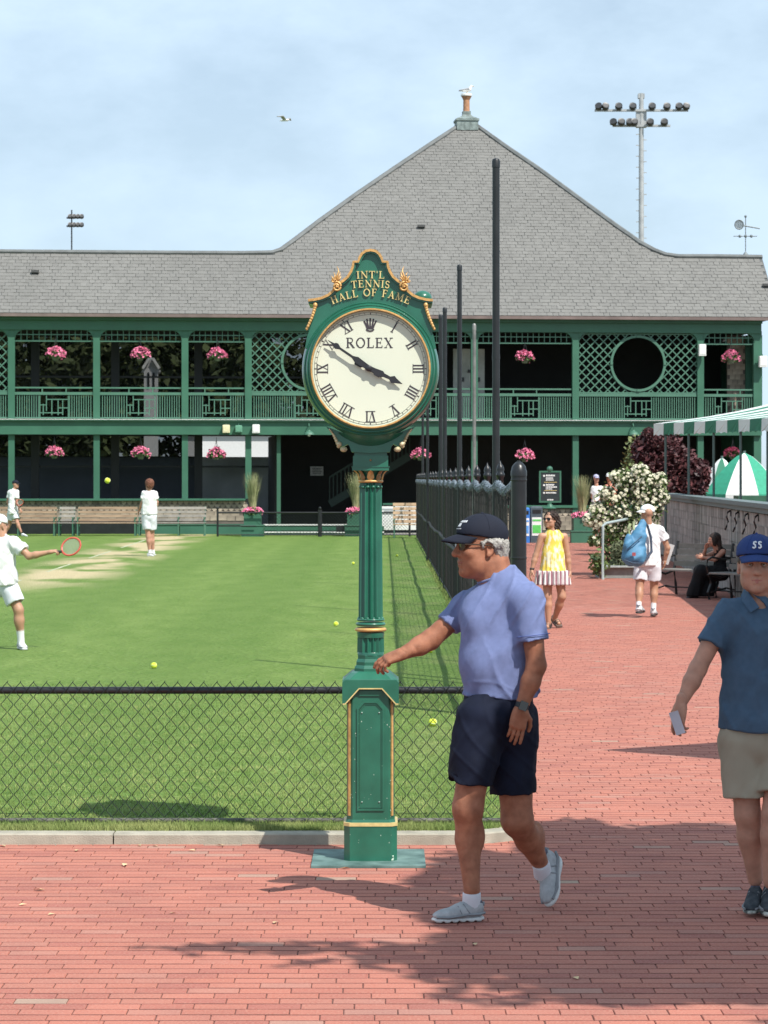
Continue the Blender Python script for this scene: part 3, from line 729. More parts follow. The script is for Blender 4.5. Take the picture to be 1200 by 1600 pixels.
# stair stringers and balusters in the dark doorway
st = MB(); q0 = BU(515, 775, 4.0); q1 = BU(640, 700, 4.0)
L_ = Vector(q1)-Vector(q0); ang = math.atan2(L_.z, L_.x)
M_STAIR = mat('stair_green', (.02,.045,.035), .6)
mb = MB(); mb.box(((q0[0]+q1[0])/2, 4, (q0[2]+q1[2])/2-.3), (L_.length, .06, .28), M=Matrix.Rotation(-ang, 3, 'Y')); mb.box(((q0[0]+q1[0])/2, 4, (q0[2]+q1[2])/2+.7), (L_.length, .06, .07), M=Matrix.Rotation(-ang, 3, 'Y')); so = L('staircase', mb, M_STAIR)
for k in range(22): t = k/21; mb = MB(); mb.box((q0[0]+L_.x*t, 4, q0[2]+L_.z*t+.22), (.04,.04,.95)); local(so, 'stair_baluster', mb, M_STAIR)
# end bay: sunlit shingles on the return wall beside the last posts
a = BU(1136, 540, 1.2); b = BU(1164, 640, 1.2)
mb = MB(); mb.box(((a[0]+b[0])/2, 1.25, (Z_OT+Z_FL)/2), (b[0]-a[0], .08, Z_OT-Z_FL)); ew = L('shingled_wall', mb, MATS['cedar_backing'])
shingle_wall(ew, a[0], b[0], Z_OT-.1, Z_FL, 1.2, .2, .19, M_SHW, nm='wall_shingle')
a = BU(1165, 540, 1.1); mb = MB(); mb.box((a[0]+.3, 1.1, (Z_OT+Z_FL)/2), (.62, .1, Z_OT-Z_FL)); L('end_panel', mb, M_GRN)
mb = MB(); mb.box((UR-.05, 3.3, (Z_OT+0)/2), (.1, 5.8, Z_OT)); L('end_wall', mb, M_GRN)
# ---- fittings that hang on the pavilion: things of their own
def on_front(px, py, v=-.35): u, v, z = BU(px, py, v); return Vector((u*CT-v*math.sin(TH), YB+u*math.sin(TH)+v*CT, z))
def box_light(px, py, w, h, m, label, name='box_light', cat='light'):
    t = thing(name, label, cat, on_front(px, py), TH)
    mb = MB(); mb.bevbox((0,0,0), (w, .22, h), .02); local(t, 'housing', mb, m)
    mb = MB(); mb.box((0,-.115,-.01), (w*.8,.01,h*.7)); local(t, 'lens', mb, m); mb = MB(); mb.tube((0,.1,0),(0,.2,0),.03); mb.tube((0,.08,h/2),(0,.08,h/2+.08),.02); local(t, 'bracket', mb, M_GRNL)
M_CREAM = mat('cream_lens', (.72,.66,.42), .4); M_LG = mat('light_green_box', (.12,.30,.2), .5)
box_light(353.5, 670, .25, .28, M_CREAM, 'cream square floodlight on the beam, leftmost of three beside the doorway post', cat='floodlight')
box_light(373, 670, .24, .24, M_LG, 'small green box fitting on the beam between the cream and the white lights', cat='floodlight')
box_light(400, 670, .26, .30, M_WHT, 'white square floodlight on the beam just right of the green box', cat='floodlight')
box_light(1097, 547, .25, .42, M_WHT, 'white speaker box mounted high on the post right of the lattice screen', 'wall_speaker', 'speaker')
box_light(1192, 565, .28, .40, M_WHT, 'white speaker box on the last corner post of the pavilion', 'wall_speaker', 'speaker')
def barn_light(px, py, label):
    t = thing('barn_light', label, 'lamp', on_front(px, py, -.5), TH, 'green dome lamps hanging under the floor beam')
    mb = MB(); mb.poly([(0,.3,.28),(0,.12,.34),(0,0,.26),(0,0,.08)], .02, 6); local(t, 'stem', mb, M_GRNL)
    mb = MB(); mb.lathe([(.03,.12),(.06,.08),(.16,.02),(.19,-.05),(.18,-.05),(.05,.04)], n=18); local(t, 'shade', mb, M_GRNL); mb = MB(); mb.sphere((0,0,-.06), .055); local(t, 'bulb', mb, M_WHT, smooth=True)
barn_light(483, 677, 'green dome lamp under the beam just left of the street clock'); barn_light(990, 677, 'green dome lamp under the beam above the purple-leaved tree')
# ---- hanging baskets of pink flowers
M_PINK = mat('pink_petals', (.72,.12,.26), .6, isl=.35, scale=30, col2=(.80,.28,.42)); M_LEAFG = mat('basket_leaves', (.07,.13,.035), .7, isl=.4); M_POT = mat('basket_pot', (.12,.15,.10), .8)
def petals(mb, c, R, n, size, rg, flat=.55):
    for _ in range(n):
        a = rg.uniform(0, 6.283); t = rg.uniform(-.15, 1)*math.pi/2; r = R*rg.uniform(.75, 1.05)
        p = Vector(c)+Vector((math.cos(a)*math.cos(t)*r, math.sin(a)*math.cos(t)*r, math.sin(t)*r*flat-abs(rg.gauss(0,.25))*R*math.cos(t)*.5))
        for q in range(4):
            d = Vector((rg.gauss(0,1), rg.gauss(0,1), rg.gauss(0,1))).normalized(); e = d.orthogonal().normalized()*size*.6; d *= size
            mb.add([p-d*.2+e*.4, p+d*.5+e, p+d, p+d*.5-e, p-d*.2-e*.4], [(0,1,2,3,4)])
def make_basket(seed):
    rg = random.Random(seed); t = thing('flower_basket', 'x', 'flower basket')
    mb = MB(); mb.lathe([(.09,-.26),(.16,-.12),(.18,-.04),(.10,-.03)], n=14); local(t, 'pot', mb, M_POT)
    mb = MB(); petals(mb, (0,0,-.08), .30, 70, .085, rg, .6); local(t, 'leaves', mb, M_LEAFG, stuff=False)
    mb = MB(); petals(mb, (0,0,-.04), .36, 130, .065, rg, .72); local(t, 'blooms', mb, M_PINK)
    mb = MB(); 
    for a in (0, 2.1, 4.2): mb.tube((math.cos(a)*.15, math.sin(a)*.15, -.03), (0,0,.52), .008, n=4)
    mb.tube((0,0,.5), (0,0,.62), .010, n=4); local(t, 'hanger', mb, M_BLK); return t
protos = [make_basket(s) for s in (1,2,3)]
bk = [(87,552,'upper','in the first upper bay from the left edge'),(219,552,'upper','in the second upper bay, above the standing player'),(340,553,'upper','in the upper bay left of the clock-side lattice screen'),(820,557,'upper','in the upper bay right of the tallest black pole'),(1142,557,'upper','in the last upper bay beside the corner post'),
      (85,706,'lower','in the lower bay at far left'),(220,707,'lower','in the lower bay above the standing player'),(338,708,'lower','in the lower bay before the bright opening'),(657,709,'lower','in the dark lower bay just right of the clock'),(820,711,'lower','in the dark lower bay left of the sign on its post'),(1145,708,'lower','above the green and white tent')]
for i, (px, py, lv, tx) in enumerate(bk):
    loc = on_front(px, py, -.12 if lv == 'upper' else -.1); lab = 'pink flower basket hanging '+tx
    if i < 3: protos[i].location = loc; protos[i].rotation_euler = (0,0,i); protos[i]['label'] = lab; protos[i]['group'] = 'hanging baskets of pink flowers'; protos[i].scale = (.98,)*3
    else: dup(protos[i % 3], loc, RND.uniform(0, 6), lab, 'hanging baskets of pink flowers', RND.uniform(.88, 1.0))
# ---- what shows through the left bays: windscreens, added dimming sheets, trees, a gabled house, a white building
def behind(px, py, v): u, v, z = BU(px, py, v); return Vector((u*CT-v*math.sin(TH), YB+u*math.sin(TH)+v*CT, z))
def screen_mat():  # translucent black sheet, added only to darken the view behind the bays
    m, N, l, b = shader('dark_dimming_sheet'); b.inputs['Base Color'].default_value = (.010,.012,.016,1); b.inputs['Roughness'].default_value = .9; b.inputs['Alpha'].default_value = .55; return m
M_SCR = screen_mat(); M_NAVY = mat('navy_windscreen', (.085,.10,.12), .9, var=.15, scale=.7)
def panel(name, pxa, pxb, pya, pyb, v, m, label, cat, th=.03):
    a = behind(pxa, pyb, v); b = behind(pxb, pya, v); t = thing(name, label, cat, ((a.x+b.x)/2, (a.y+b.y)/2, 0), TH)
    w = math.hypot(b.x-a.x, b.y-a.y); mb = MB(); mb.box((0,0,(a.z+b.z)/2), (w, th, abs(b.z-a.z))); local(t, 'cloth', mb, m)
    mb = MB(); 
    for s in (-.5,.5): mb.box((w*s, .05, abs(b.z)/2), (.06,.06,abs(b.z)))
    local(t, 'frame', mb, M_BLK); return t
panel('dimming_sheet', -140, 580, 505, 662, 5.6, M_SCR, 'added dark sheet dimming the view through the upper gallery', 'screen')
panel('dimming_sheet', -140, 314, 676, 714, 5.6, M_SCR, 'added dark strip dimming the view through the lower left bays', 'screen')
panel('windscreen', -140, 314, 713, 832, 6.5, M_NAVY, 'navy cloth windscreen behind the lower left bays', 'windscreen')
panel('windscreen', 316, 436, 714, 832, 6.5, mat('grey_windscreen', (.40,.43,.44), .9, var=.35, scale=.6), 'grey cloth windscreen behind the bay left of the doorway', 'windscreen')
# ================================================================ STREET CLOCK
YC = 13.45; CU = FPX/13.33              # pixels per metre at the clock's front
CX = -0.07
def cx_(px): return (px-579.5)/CU
def cz_(py): return CH-(py-HOR)/CU
M_CG = mat('clock_green_enamel', (0.018,0.128,0.080), 0.34, var=0.18, scale=7, coat=0.35, bump=0.04, bscale=14)
M_GOLD = mat('gold_leaf', (0.62,0.36,0.13), 0.42, metal=0.25, var=0.22, scale=30, bump=.3, bscale=80)
M_GOLDL = mat('bright_gold_leaf', (0.72,0.56,0.24), 0.4, metal=0.2, var=0.15, scale=30)
M_DIAL = mat('ivory_dial', (0.69,0.715,0.58), 0.35, var=0.02, scale=3)
M_INK = mat('dial_ink', (0.045,0.035,0.045), 0.5, var=.1)
clk = thing('street_clock', 'x', 'clock', (CX, YC, 0))
clk['label'] = 'green street clock with gold trim and round ivory dial on a fluted column'
def K(name, mb, m, parent=clk, smooth=False, ang=None):
    o = local(parent, name, mb, m, smooth)
    if ang: angle_smooth(o, ang)
    return o
def R8(prof, rot=math.pi/8): return prof, rot
# base plate
mb = MB(); w = 0.59; mb.box((-.01,0,.006), (w,.59,.012)); bp_ = K('base_plate', mb, mat('verdigris_plate', (0.085,0.175,0.155), .65, metal=.1, var=.35, scale=9, col2=(.17,.27,.25)))
# pedestal: square with chamfered corners
def csq(h, c): return [(-h+c,-h),(h-c,-h),(h,-h+c),(h,h-c),(h-c,h),(-h+c,h),(-h,h-c),(-h,-h+c)]
def stack(mb, secs):
    vs = []; fs = []
    for (h, c, z) in secs: vs += [(x, y, z) for x, y in csq(h, c)]
    n = len(secs)
    for k in range(n-1):
        for i in range(8): fs.append((k*8+i, k*8+(i+1)%8, (k+1)*8+(i+1)%8, (k+1)*8+i))
    fs += [tuple(range(7,-1,-1)), tuple(range((n-1)*8, n*8))]
    mb.add(vs, fs); return mb
mb = MB(); stack(mb, [(.138,.03,.008),(.138,.03,.192),(.132,.028,.197)]); K('plinth', mb, M_CG)
mb = MB(); stack(mb, [(.141,.031,.192),(.141,.031,.210)]); K('gold_band', mb, M_GOLDL)
mb = MB(); stack(mb, [(.130,.03,.208),(.124,.03,.225),(.124,.03,.90)]); K('pedestal_body', mb, M_CG)
for s in (-1, 1):                      # gold lines down the chamfered corners
    mb = MB(); mb.box((s*.1115,-.1115,.545), (.013,.008,.60), rz=s*math.pi/4); K('corner_gilding', mb, M_GOLD)
# recessed front panel as a raised frame moulding, inner field set back
def moulding(mb, pts, wd, y0, y1):
    n = len(pts)
    for i in range(n):
        a = Vector(pts[i]); b = Vector(pts[(i+1) % n]); d = (b-a).normalized(); q = Vector((-d.y, d.x))*wd/2; a2 = a-d*wd*.5; b2 = b+d*wd*.5
        e = y1-.0002*i
        P4 = [a2-q, b2-q, b2+q, a2+q]; mb.add([(p.x, y0, p.y) for p in P4]+[(p.x, e, p.y) for p in P4], [(0,1,2,3),(4,7,6,5),(0,4,5,1),(1,5,6,2),(2,6,7,3),(3,7,4,0)])
z0, z1 = cz_(1265), cz_(1097)
mb = MB(); moulding(mb, [(-.066,z0),(.066,z0),(.066,z1-.035),(.034,z1),(-.034,z1),(-.066,z1-.035)], .010, -.1238, -.131); K('panel_frame', mb, M_CG)
mb = MB(); moulding(mb, [(-.056,z0+.012),(.056,z0+.012),(.056,z1-.042),(.028,z1-.012),(-.028,z1-.012),(-.056,z1-.042)], .004, -.1238, -.1268); K('inner_frame', mb, M_CG)
for x, z in ((-.045,z0+.04),(.045,z0+.04),(-.045,z1-.055),(.045,z1-.055)): mb = MB(); mb.sphere((x,-.125,z), .0045, 8, 5); K('screw', mb, mat('bare_screw', (.35,.45,.40), .4, metal=.5), smooth=True)
z = cz_(1083); mb = MB(); mb.box((0,-.128,z), (.118,.008,.026)); np_ = K('maker_plate', mb, M_CG)
mb = MB(); 
for k in range(9): mb.box((-.044+.011*k, -.1325, z+(.0005*(k%2))), (.006,.002,.009))
local(np_, 'raised_letters', mb, M_CG, stuff=True)
# cap with the eight-sided hood edge: front outline drops at both sides
def hood(mb, yf, sgn=1):
    o = [(-.147,cz_(1103)),(-.138,cz_(1103)),(-.058,cz_(1081)),(.058,cz_(1081)),(.138,cz_(1103)),(.147,cz_(1103)),(.147,cz_(1073)),(-.147,cz_(1073))]
    return o
o8 = [(-.147,cz_(1100)),(-.132,cz_(1100)),(-.060,cz_(1076)),(.060,cz_(1076)),(.132,cz_(1100)),(.147,cz_(1100)),(.147,cz_(1066)),(.136,cz_(1062)),(-.136,cz_(1062)),(-.147,cz_(1066))]
mb = MB(); mb.prism(o8[::-1], lambda x, y: (x, -.120, y), lambda x, y: (x, -.147, y)); mb.prism(o8[::-1], lambda x, y: (x, .147, y), lambda x, y: (x, .120, y))
o9 = [(x*.81, z) for x, z in o8]; mb.prism(o9[::-1], lambda x, y: (-.118, x, y), lambda x, y: (-.1462, x, y)); mb.prism(o9[::-1], lambda x, y: (.1462, x, y), lambda x, y: (.118, x, y)); K('pedestal_hood', mb, M_CG)
mb = MB(); e = .0045
def line2(mb, pts, yv, wd=.006):
    for i in range(len(pts)-1):
        a = Vector(pts[i]); b = Vector(pts[i+1]); mb.box(((a.x+b.x)/2, yv-.0003*i, (a.y+b.y)/2), ((b-a).length+wd*.6, .006, wd), M=Matrix.Rotation(-math.atan2(b.y-a.y, b.x-a.x), 3, 'Y'))
line2(mb, [(-.143,cz_(1100)+.002),(-.132,cz_(1100)+.002),(-.060,cz_(1076)+.002),(.060,cz_(1076)+.002),(.132,cz_(1100)+.002),(.143,cz_(1100)+.002)], -.147); K('hood_gilding', mb, M_GOLDL)
mb = MB(); stack(mb, [(.147,.02,cz_(1068)),(.138,.03,cz_(1061)),(.104,.03,cz_(1052)),(.092,.035,cz_(1050))]); K('pedestal_top', mb, M_CG)
mb = MB(); mb.lathe([(.088,cz_(1053)),(.092,cz_(1050)),(.092,cz_(1046)),(.086,cz_(1043)),(.081,cz_(1041)),(.081,cz_(1036)),(.076,cz_(1033)),(.072,cz_(1031)),(.072,cz_(1026)),(.069,cz_(1023))], n=8, M=Matrix.Rotation(math.pi/8, 3, 'Z')); K('column_foot', mb, M_CG)
mb = MB(); mb.lathe([(.069,cz_(1026)),(.069,cz_(1022)),(.067,cz_(1021))], n=96); mb.lathe([(.071,cz_(1022)),(.0690,cz_(997))], n=160, flute=14, fd=.016); mb.lathe([(.069,cz_(998)),(.071,cz_(994)),(.072,cz_(990))], n=48); K('lower_shaft', mb, M_CG, ang=50)
def ring(mb, r, z, t, n=48):
    prof = [(r-t, z-t*.9)]+[(r-t+t*1.3*math.cos(a), z+t*.9*math.sin(a)) for a in [(-math.pi/2+k*math.pi/8) for k in range(9)]]+[(r-t, z+t*.9)]
    mb.lathe(prof, n=n)
mb = MB(); ring(mb, .080, cz_(985.5), .012); K('gold_ring', mb, M_GOLD, ang=60)
mb = MB(); ring(mb, .075, cz_(977), .011); ring(mb, .071, cz_(970), .007); K('shaft_collar', mb, M_CG, ang=60)
mb = MB(); mb.lathe([(.0655,cz_(972)),(.064,cz_(968)),(.0585,cz_(762)),(.0565,cz_(757)),(.0565,cz_(754))], n=168, flute=12, fd=.017); K('fluted_shaft', mb, M_CG, ang=50)
mb = MB(); 
for k in range(12):
    a = 2*math.pi*(k+.5)/12; 
    for zz, rr in ((cz_(968),.0655),(cz_(761),.0585)): mb.sphere((math.cos(a)*(rr-.004), math.sin(a)*(rr-.004), zz), .010, 8, 5, (1,1,.9))
K('flute_ends', mb, M_CG, smooth=True)
mb = MB(); ring(mb, .064, cz_(752), .009); K('gold_ring', mb, M_GOLD, ang=60)
mb = MB(); mb.lathe([(.050,cz_(750)),(.049,cz_(744)),(.060,cz_(738)),(.078,cz_(734))], n=24); K('capital', mb, M_CG, ang=60)
for k in range(8):                     # acanthus leaves
    a = -math.pi/2+k*math.pi/4; big = (k % 2 == 0); mb = MB(); ca, sa = math.cos(a), math.sin(a); tx, ty = -sa, ca
    rows = [(.056,cz_(750.5),.010),(.060,cz_(746),.019),(.064,cz_(741),.016 if big else .012),(.075,cz_(737),.011),(.086,cz_(734.8),.004)]
    vs = []; 
    for (r, z, w) in rows:
        for q, dr in ((-1,0),(0,.007),(1,0)): vs.append((ca*(r+dr)+tx*w*q, sa*(r+dr)+ty*w*q, z))
    fs = [(i*3+j, i*3+j+1, i*3+j+4, i*3+j+3) for i in range(4) for j in range(2)]
    mb.add(vs, fs); o = K('acanthus_leaf', mb, M_GOLD if big else MATS.get('dull_gold') or mat('dull_gold', (.33,.20,.09), .5, metal=.2, var=.3, scale=30)); sm = o.modifiers.new('s', 'SOLIDIFY'); sm.thickness = .003
mb = MB()
for (hw, pa, pb) in ((.096,735,729),(.092,729,712),(.085,712,706),(.080,706,700)): mb.box((0,0,(cz_(pa)+cz_(pb))/2), (hw*2, hw*2*.95, abs(cz_(pa)-cz_(pb))+.0006))
mb.box((0,0,cz_(729)-.001), (.2,.19,.004)); K('neck_block', mb, M_CG)
mb = MB(); mb.sphere((0,-.089,cz_(719)), .006, 8, 5); K('screw', mb, MATS['dull_gold'], smooth=True)
# ---- head
hz = cz_(577); RB = 107/CU; DP = .19         # half depth of the head
prof = [(.02,-DP-.004),(.300,-DP-.004),(.302,-DP-.030),(.312,-DP-.036),(.318,-DP-.030),(.322,-DP-.020),(.328,-DP-.022),(.334,-DP-.010),(.338,-DP+.004),(.344,-DP+.002),(.349,-DP+.015),(.353,-DP+.03),(.357,-DP+.06),(.357,DP-.05),(.350,DP-.01),(.33,DP+.02),(.30,DP+.03),(.02,DP+.03)]
MX = Matrix.Rotation(math.radians(-90), 3, 'X')
mb = MB(); mb.lathe([(r, -z) for r, z in prof][::-1] if False else prof, c=(0,0,hz), n=96, M=Matrix(((1,0,0),(0,0,1),(0,1,0)))); K('case', mb, M_CG, ang=35)
mb = MB(); mb.lathe([(.302,-DP-.006),(.3005,-DP-.034),(.3035,-DP-.040),(.308,-DP-.040),(.311,-DP-.036),(.311,-DP-.02)], c=(0,0,hz), n=96, M=Matrix(((1,0,0),(0,0,1),(0,1,0)))); 
mb.f = [f for f in mb.f if len(f) == 4]; K('gold_bezel', mb, M_GOLD, ang=40)
mb = MB(); n = 96; yv = -DP-.0045; mb.add([(0,yv,hz)]+[(.3015*math.cos(2*math.pi*i/n), yv, hz+.3015*math.sin(2*math.pi*i/n)) for i in range(n)], [(0,1+(i+1)%n,1+i) for i in range(n)]); dial = K('dial', mb, M_DIAL)
YF = yv
# strokes on the dial
def ribbon(mb, pts, w, frame, y=-.0012):
    pts = [Vector(p) for p in pts]; N = len(pts); L_ = []; R_ = []
    for i, p in enumerate(pts):
        d = (pts[min(i+1,N-1)]-pts[max(i-1,0)]).normalized(); q = Vector((-d.y, d.x))*w/2; L_.append(p+q); R_.append(p-q)
    vs = [frame(v.x, v.y, y) for v in L_]+[frame(v.x, v.y, y) for v in R_]+[frame(v.x, v.y, 0) for v in L_]+[frame(v.x, v.y, 0) for v in R_]
    fs = []
    for i in range(N-1): fs += [(i, i+1, N+i+1, N+i), (2*N+i, 2*N+i+1, i+1, i), (N+i, N+i+1, 3*N+i+1, 3*N+i)]
    fs += [(0, N, 3*N, 2*N), (N-1, 3*N-1, 4*N-1, 2*N-1)]
    mb.add(vs, fs)
def arc(cx, cy, rx, ry, a0, a1, n=12): return [(cx+rx*math.cos(math.radians(a0+(a1-a0)*i/n)), cy+ry*math.sin(math.radians(a0+(a1-a0)*i/n))) for i in range(n+1)]
TK, TN = .15, .06                      # thick and thin strokes, glyph height 1
FONT = {
 'I': (.36, [([(.18,0),(.18,1)],TK),([(.03,.02),(.33,.02)],TN),([(.03,.98),(.33,.98)],TN)]),
 'N': (.86, [([(.16,0),(.16,1)],TN),([(.14,.97),(.72,.03)],TK),([(.72,0),(.72,1)],TN),([(.03,.98),(.24,.98)],TN),([(.03,.02),(.29,.02)],TN),([(.58,.98),(.86,.98)],TN)]),
 'T': (.72, [([(.36,0),(.36,1)],TK),([(.22,.02),(.50,.02)],TN),([(.03,.97),(.69,.97)],.07),([(.05,.99),(.05,.78)],TN),([(.67,.99),(.67,.78)],TN)]),
 "'": (.2, [([(.10,.72),(.10,1.02)],.09)]),
 'L': (.66, [([(.18,0),(.18,1)],TK),([(.03,.98),(.34,.98)],TN),([(.03,.03),(.62,.03)],.07),([(.61,0),(.61,.25)],TN)]),
 'E': (.68, [([(.18,0),(.18,1)],TK),([(.03,.97),(.60,.97)],.07),([(.03,.03),(.63,.03)],.07),([(.18,.52),(.48,.52)],TN),([(.59,.99),(.59,.78)],TN),([(.62,0),(.62,.24)],TN),([(.48,.40),(.48,.64)],TN)]),
 'S': (.58, [(arc(.29,.74,.19,.23,20,270,12)[:-1]+arc(.29,.27,.20,.24,90,-160,12),.115),([(.48,.98),(.48,.74)],TN),([(.08,.02),(.08,.27)],TN)]),
 'H': (.84, [([(.18,0),(.18,1)],TK),([(.66,0),(.66,1)],TK),([(.18,.5),(.66,.5)],TN),([(.03,.98),(.33,.98)],TN),([(.03,.02),(.33,.02)],TN),([(.51,.98),(.81,.98)],TN),([(.51,.02),(.81,.02)],TN)]),
 'A': (.80, [([(.14,0),(.41,1)],TN),([(.39,1),(.67,0)],TK),([(.24,.33),(.58,.33)],TN),([(.02,.02),(.26,.02)],TN),([(.54,.02),(.80,.02)],TN)]),
 'O': (.86, [(arc(.43,.5,.36,.48,0,360,28),.10),(arc(.43,.5,.34,.40,120,240,8),.10),(arc(.43,.5,.34,.40,-60,60,8),.10)]),
 'F': (.62, [([(.18,0),(.18,1)],TK),([(.03,.97),(.58,.97)],.07),([(.03,.02),(.34,.02)],TN),([(.18,.52),(.46,.52)],TN),([(.57,.99),(.57,.78)],TN),([(.46,.40),(.46,.64)],TN)]),
 'M': (1.0, [([(.16,0),(.20,1)],TN),([(.18,1),(.49,.05)],TK),([(.49,.05),(.80,1)],TN),([(.80,1),(.84,0)],TK),([(.03,.02),(.30,.02)],TN),([(.69,.02),(.99,.02)],TN),([(.05,.98),(.22,.98)],TN),([(.78,.98),(.95,.98)],TN)]),
 'R': (.78, [([(.18,0),(.18,1)],TK),([(.03,.98),(.40,.98)],TN),([(.03,.02),(.34,.02)],TN),([(.38,.98)]+arc(.40,.745,.20,.225,90,-90,10)+[(.18,.52)],.085),([(.36,.52),(.68,.04)],TK),([(.60,.02),(.80,.02)],TN)]),
 'X': (.82, [([(.14,1),(.66,0)],TK),([(.66,1),(.14,0)],TN),([(.02,.02),(.28,.02)],TN),([(.52,.02),(.80,.02)],TN),([(.02,.98),(.28,.98)],TN),([(.52,.98),(.80,.98)],TN)]),
 'V': (.80, [([(.14,1),(.41,0)],TK),([(.39,0),(.67,1)],TN),([(.02,.98),(.28,.98)],TN),([(.54,.98),(.80,.98)],TN)]),
 ' ': (.42, []),
}
def width(t): return sum(FONT[c][0]+.10 for c in t)-.10
LN = [0]
def draw(mb, t, frame, h, sx=1.0, lift=.0012):         # frame(x, y, out) -> point; text centred on x=0, base y=0
    x = -width(t)*h*sx/2
    for ch in t:
        w, st = FONT[ch]
        for pts, tw in st:
            LN[0] += 1; e = lift+.00012*(LN[0] % 7)
            ribbon(mb, [(x+p[0]*h*sx, p[1]*h) for p in pts], tw*h, frame, e)
        x += (w+.10)*h*sx
F0 = lambda x, y, o: (x, YF-.0008-o, y)
mb = MB(); hh = 15.5/CU; draw(mb, 'ROLEX', lambda x, y, o: F0(x+cx_(578), cz_(544.5)+y, o), hh, 1.13, .0008); local(dial, 'maker_name', mb, M_INK)
# crown
mb = MB(); X0, Z0 = cx_(579), cz_(519); u_ = 1/CU
for dx, dz in ((-9,-17),(-5,-20),(0,-21),(5,-20),(9,-17)):
    tip = (X0+dx*u_, Z0-dz*u_*.9-.0); 
    ribbon(mb, [(X0+dx*.45*u_, Z0+4*u_), ((X0+dx*.7*u_), Z0+10*u_), tip], 2.6*u_, F0, .0008+.0001*abs(dx)); mb.sphere((tip[0], YF-.002, tip[1]+.4*u_), 1.35*u_, 8, 5, (1,.4,1))
ribbon(mb, arc(X0, Z0+3.5*u_, 5.6*u_, 3*u_, 180, 360, 10), 2.2*u_, F0, .0020); ribbon(mb, [(X0-5.5*u_,Z0+4.5*u_),(X0+5.5*u_,Z0+4.5*u_)], 1.8*u_, F0, .0023); local(dial, 'crown_emblem', mb, M_INK)
# roman numerals
hub = (cx_(577), cz_(576.5)); RN = 66/CU; HN = 16.5/CU
NUM = {1:'I',2:'II',3:'III',4:'IIII',5:'V',6:'VI',7:'VII',8:'VIII',9:'IX',10:'X',11:'XI'}
for k, t in NUM.items():
    a = math.radians(90-30*k); up = Vector((math.cos(a), math.sin(a))); rt = Vector((up.y, -up.x)); c = Vector((0, hz))+up*RN
    fr_ = lambda x, y, o, c=c, up=up, rt=rt: F0(*(c+rt*x+up*y), o)
    mb = MB(); n_ = t; 
    # condensed numerals: stems .26 apart
    x = 0; items = []
    for ch in t:
        w = .30 if ch == 'I' else .66; items.append((ch, x, w)); x += w
    x0 = -x/2
    for ch, xx, w in items:
        xx += x0; LN[0] += 1; e = .0008+.00012*(LN[0] % 6)
        if ch == 'I': ribbon(mb, [((xx+.15)*HN,0),((xx+.15)*HN,HN)], .13*HN, fr_, e)
        elif ch == 'V': ribbon(mb, [((xx+.08)*HN,HN),((xx+.34)*HN,0)], .14*HN, fr_, e); ribbon(mb, [((xx+.32)*HN,0),((xx+.58)*HN,HN)], .05*HN, fr_, e+.0003)
        else: ribbon(mb, [((xx+.08)*HN,HN),((xx+.58)*HN,0)], .14*HN, fr_, e); ribbon(mb, [((xx+.58)*HN,HN),((xx+.08)*HN,0)], .05*HN, fr_, e+.0003)
    ribbon(mb, [((x0+.02)*HN,.01*HN),(-(x0+.02)*HN,.01*HN)], .045*HN, fr_, .0018); ribbon(mb, [((x0+.02)*HN,.99*HN),(-(x0+.02)*HN,.99*HN)], .045*HN, fr_, .0019)
    local(dial, 'numeral', mb, M_INK)
mb = MB()
for r in (87.2, 83.8): ribbon(mb, [(r/CU*math.cos(t), hz+r/CU*math.sin(t)) for t in [2*math.pi*i/96 for i in range(97)]], .0012, F0, .0008)
for k in range(60):
    a = 2*math.pi*k/60; w = .004 if k % 5 == 0 else .0014; ribbon(mb, [(83.8/CU*math.cos(a), hz+83.8/CU*math.sin(a)), (87.2/CU*math.cos(a), hz+87.2/CU*math.sin(a))], w, F0, .0012)
local(dial, 'minute_track', mb, M_INK)
# hands
M_HAND = mat('hand_black', (.022,.022,.026), .4)
def hand(tip, y, shape, name):
    d = Vector((cx_(tip[0])-hub[0], cz_(tip[1])-hub[1])); Lh = d.length; d.normalize(); q = Vector((-d.y, d.x)); mb = MB()
    pts = [(t*Lh, w) for t, w in shape]; o_ = pts+[(t, -w) for t, w in pts[::-1]]
    f = lambda yy: (lambda a, b: (hub[0]+d.x*a+q.x*b, yy, hub[1]+d.y*a+q.y*b))
    mb.prism(o_[::-1], f(y+.0025), f(y-.0025)); return local(clk, name, mb, M_HAND)
hand((513,533), YF-.026, [(-.28,.002),(-.27,.012),(-.16,.014),(-.12,.006),(0,.013),(.10,.014),(.30,.017),(.36,.010),(.40,.0065),(.70,.0060),(.78,.016),(.83,.013),(.85,.006),(1,.0008)], 'minute_hand')
hand((629,601), YF-.018, [(-.42,.002),(-.40,.014),(-.22,.016),(-.15,.008),(0,.014),(.15,.014),(.38,.018),(.45,.010),(.62,.008),(.72,.021),(.80,.013),(1,.0008)], 'hour_hand')
mb = MB(); mb.lathe([(.017,0),(.017,.03),(.012,.034)], c=(hub[0], YF, hub[1]), n=20, M=Matrix(((1,0,0),(0,0,-1),(0,1,0)))); K('hand_boss', mb, M_HAND, ang=40)
# ---- pediment
half = [(0,392),(8,393.5),(14,398),(18,405),(19.3,410),(27,410.5),(28,418),(31,426),(36,434),(43,440),(50,444),(55,449),(59,456),(66,462),(76,466.5),(87,469),(97,470)]
outl = half+[(96,475.5),(86,476.5),(86.5,486),(89,500),(94,514),(99,528),(102,545)]
pz = [(x*u_, cz_(y)) for x, y in outl]; full = pz+[(-x, z) for x, z in pz[::-1][:-1]]
full = [(x, z) for x, z in full]
y0, y1 = -DP+.012, DP-.02
mb = MB(); mb.prism(full[::-1], lambda x, y: (x, y0, y), lambda x, y: (x, y1, y)); K('pediment', mb, M_CG)
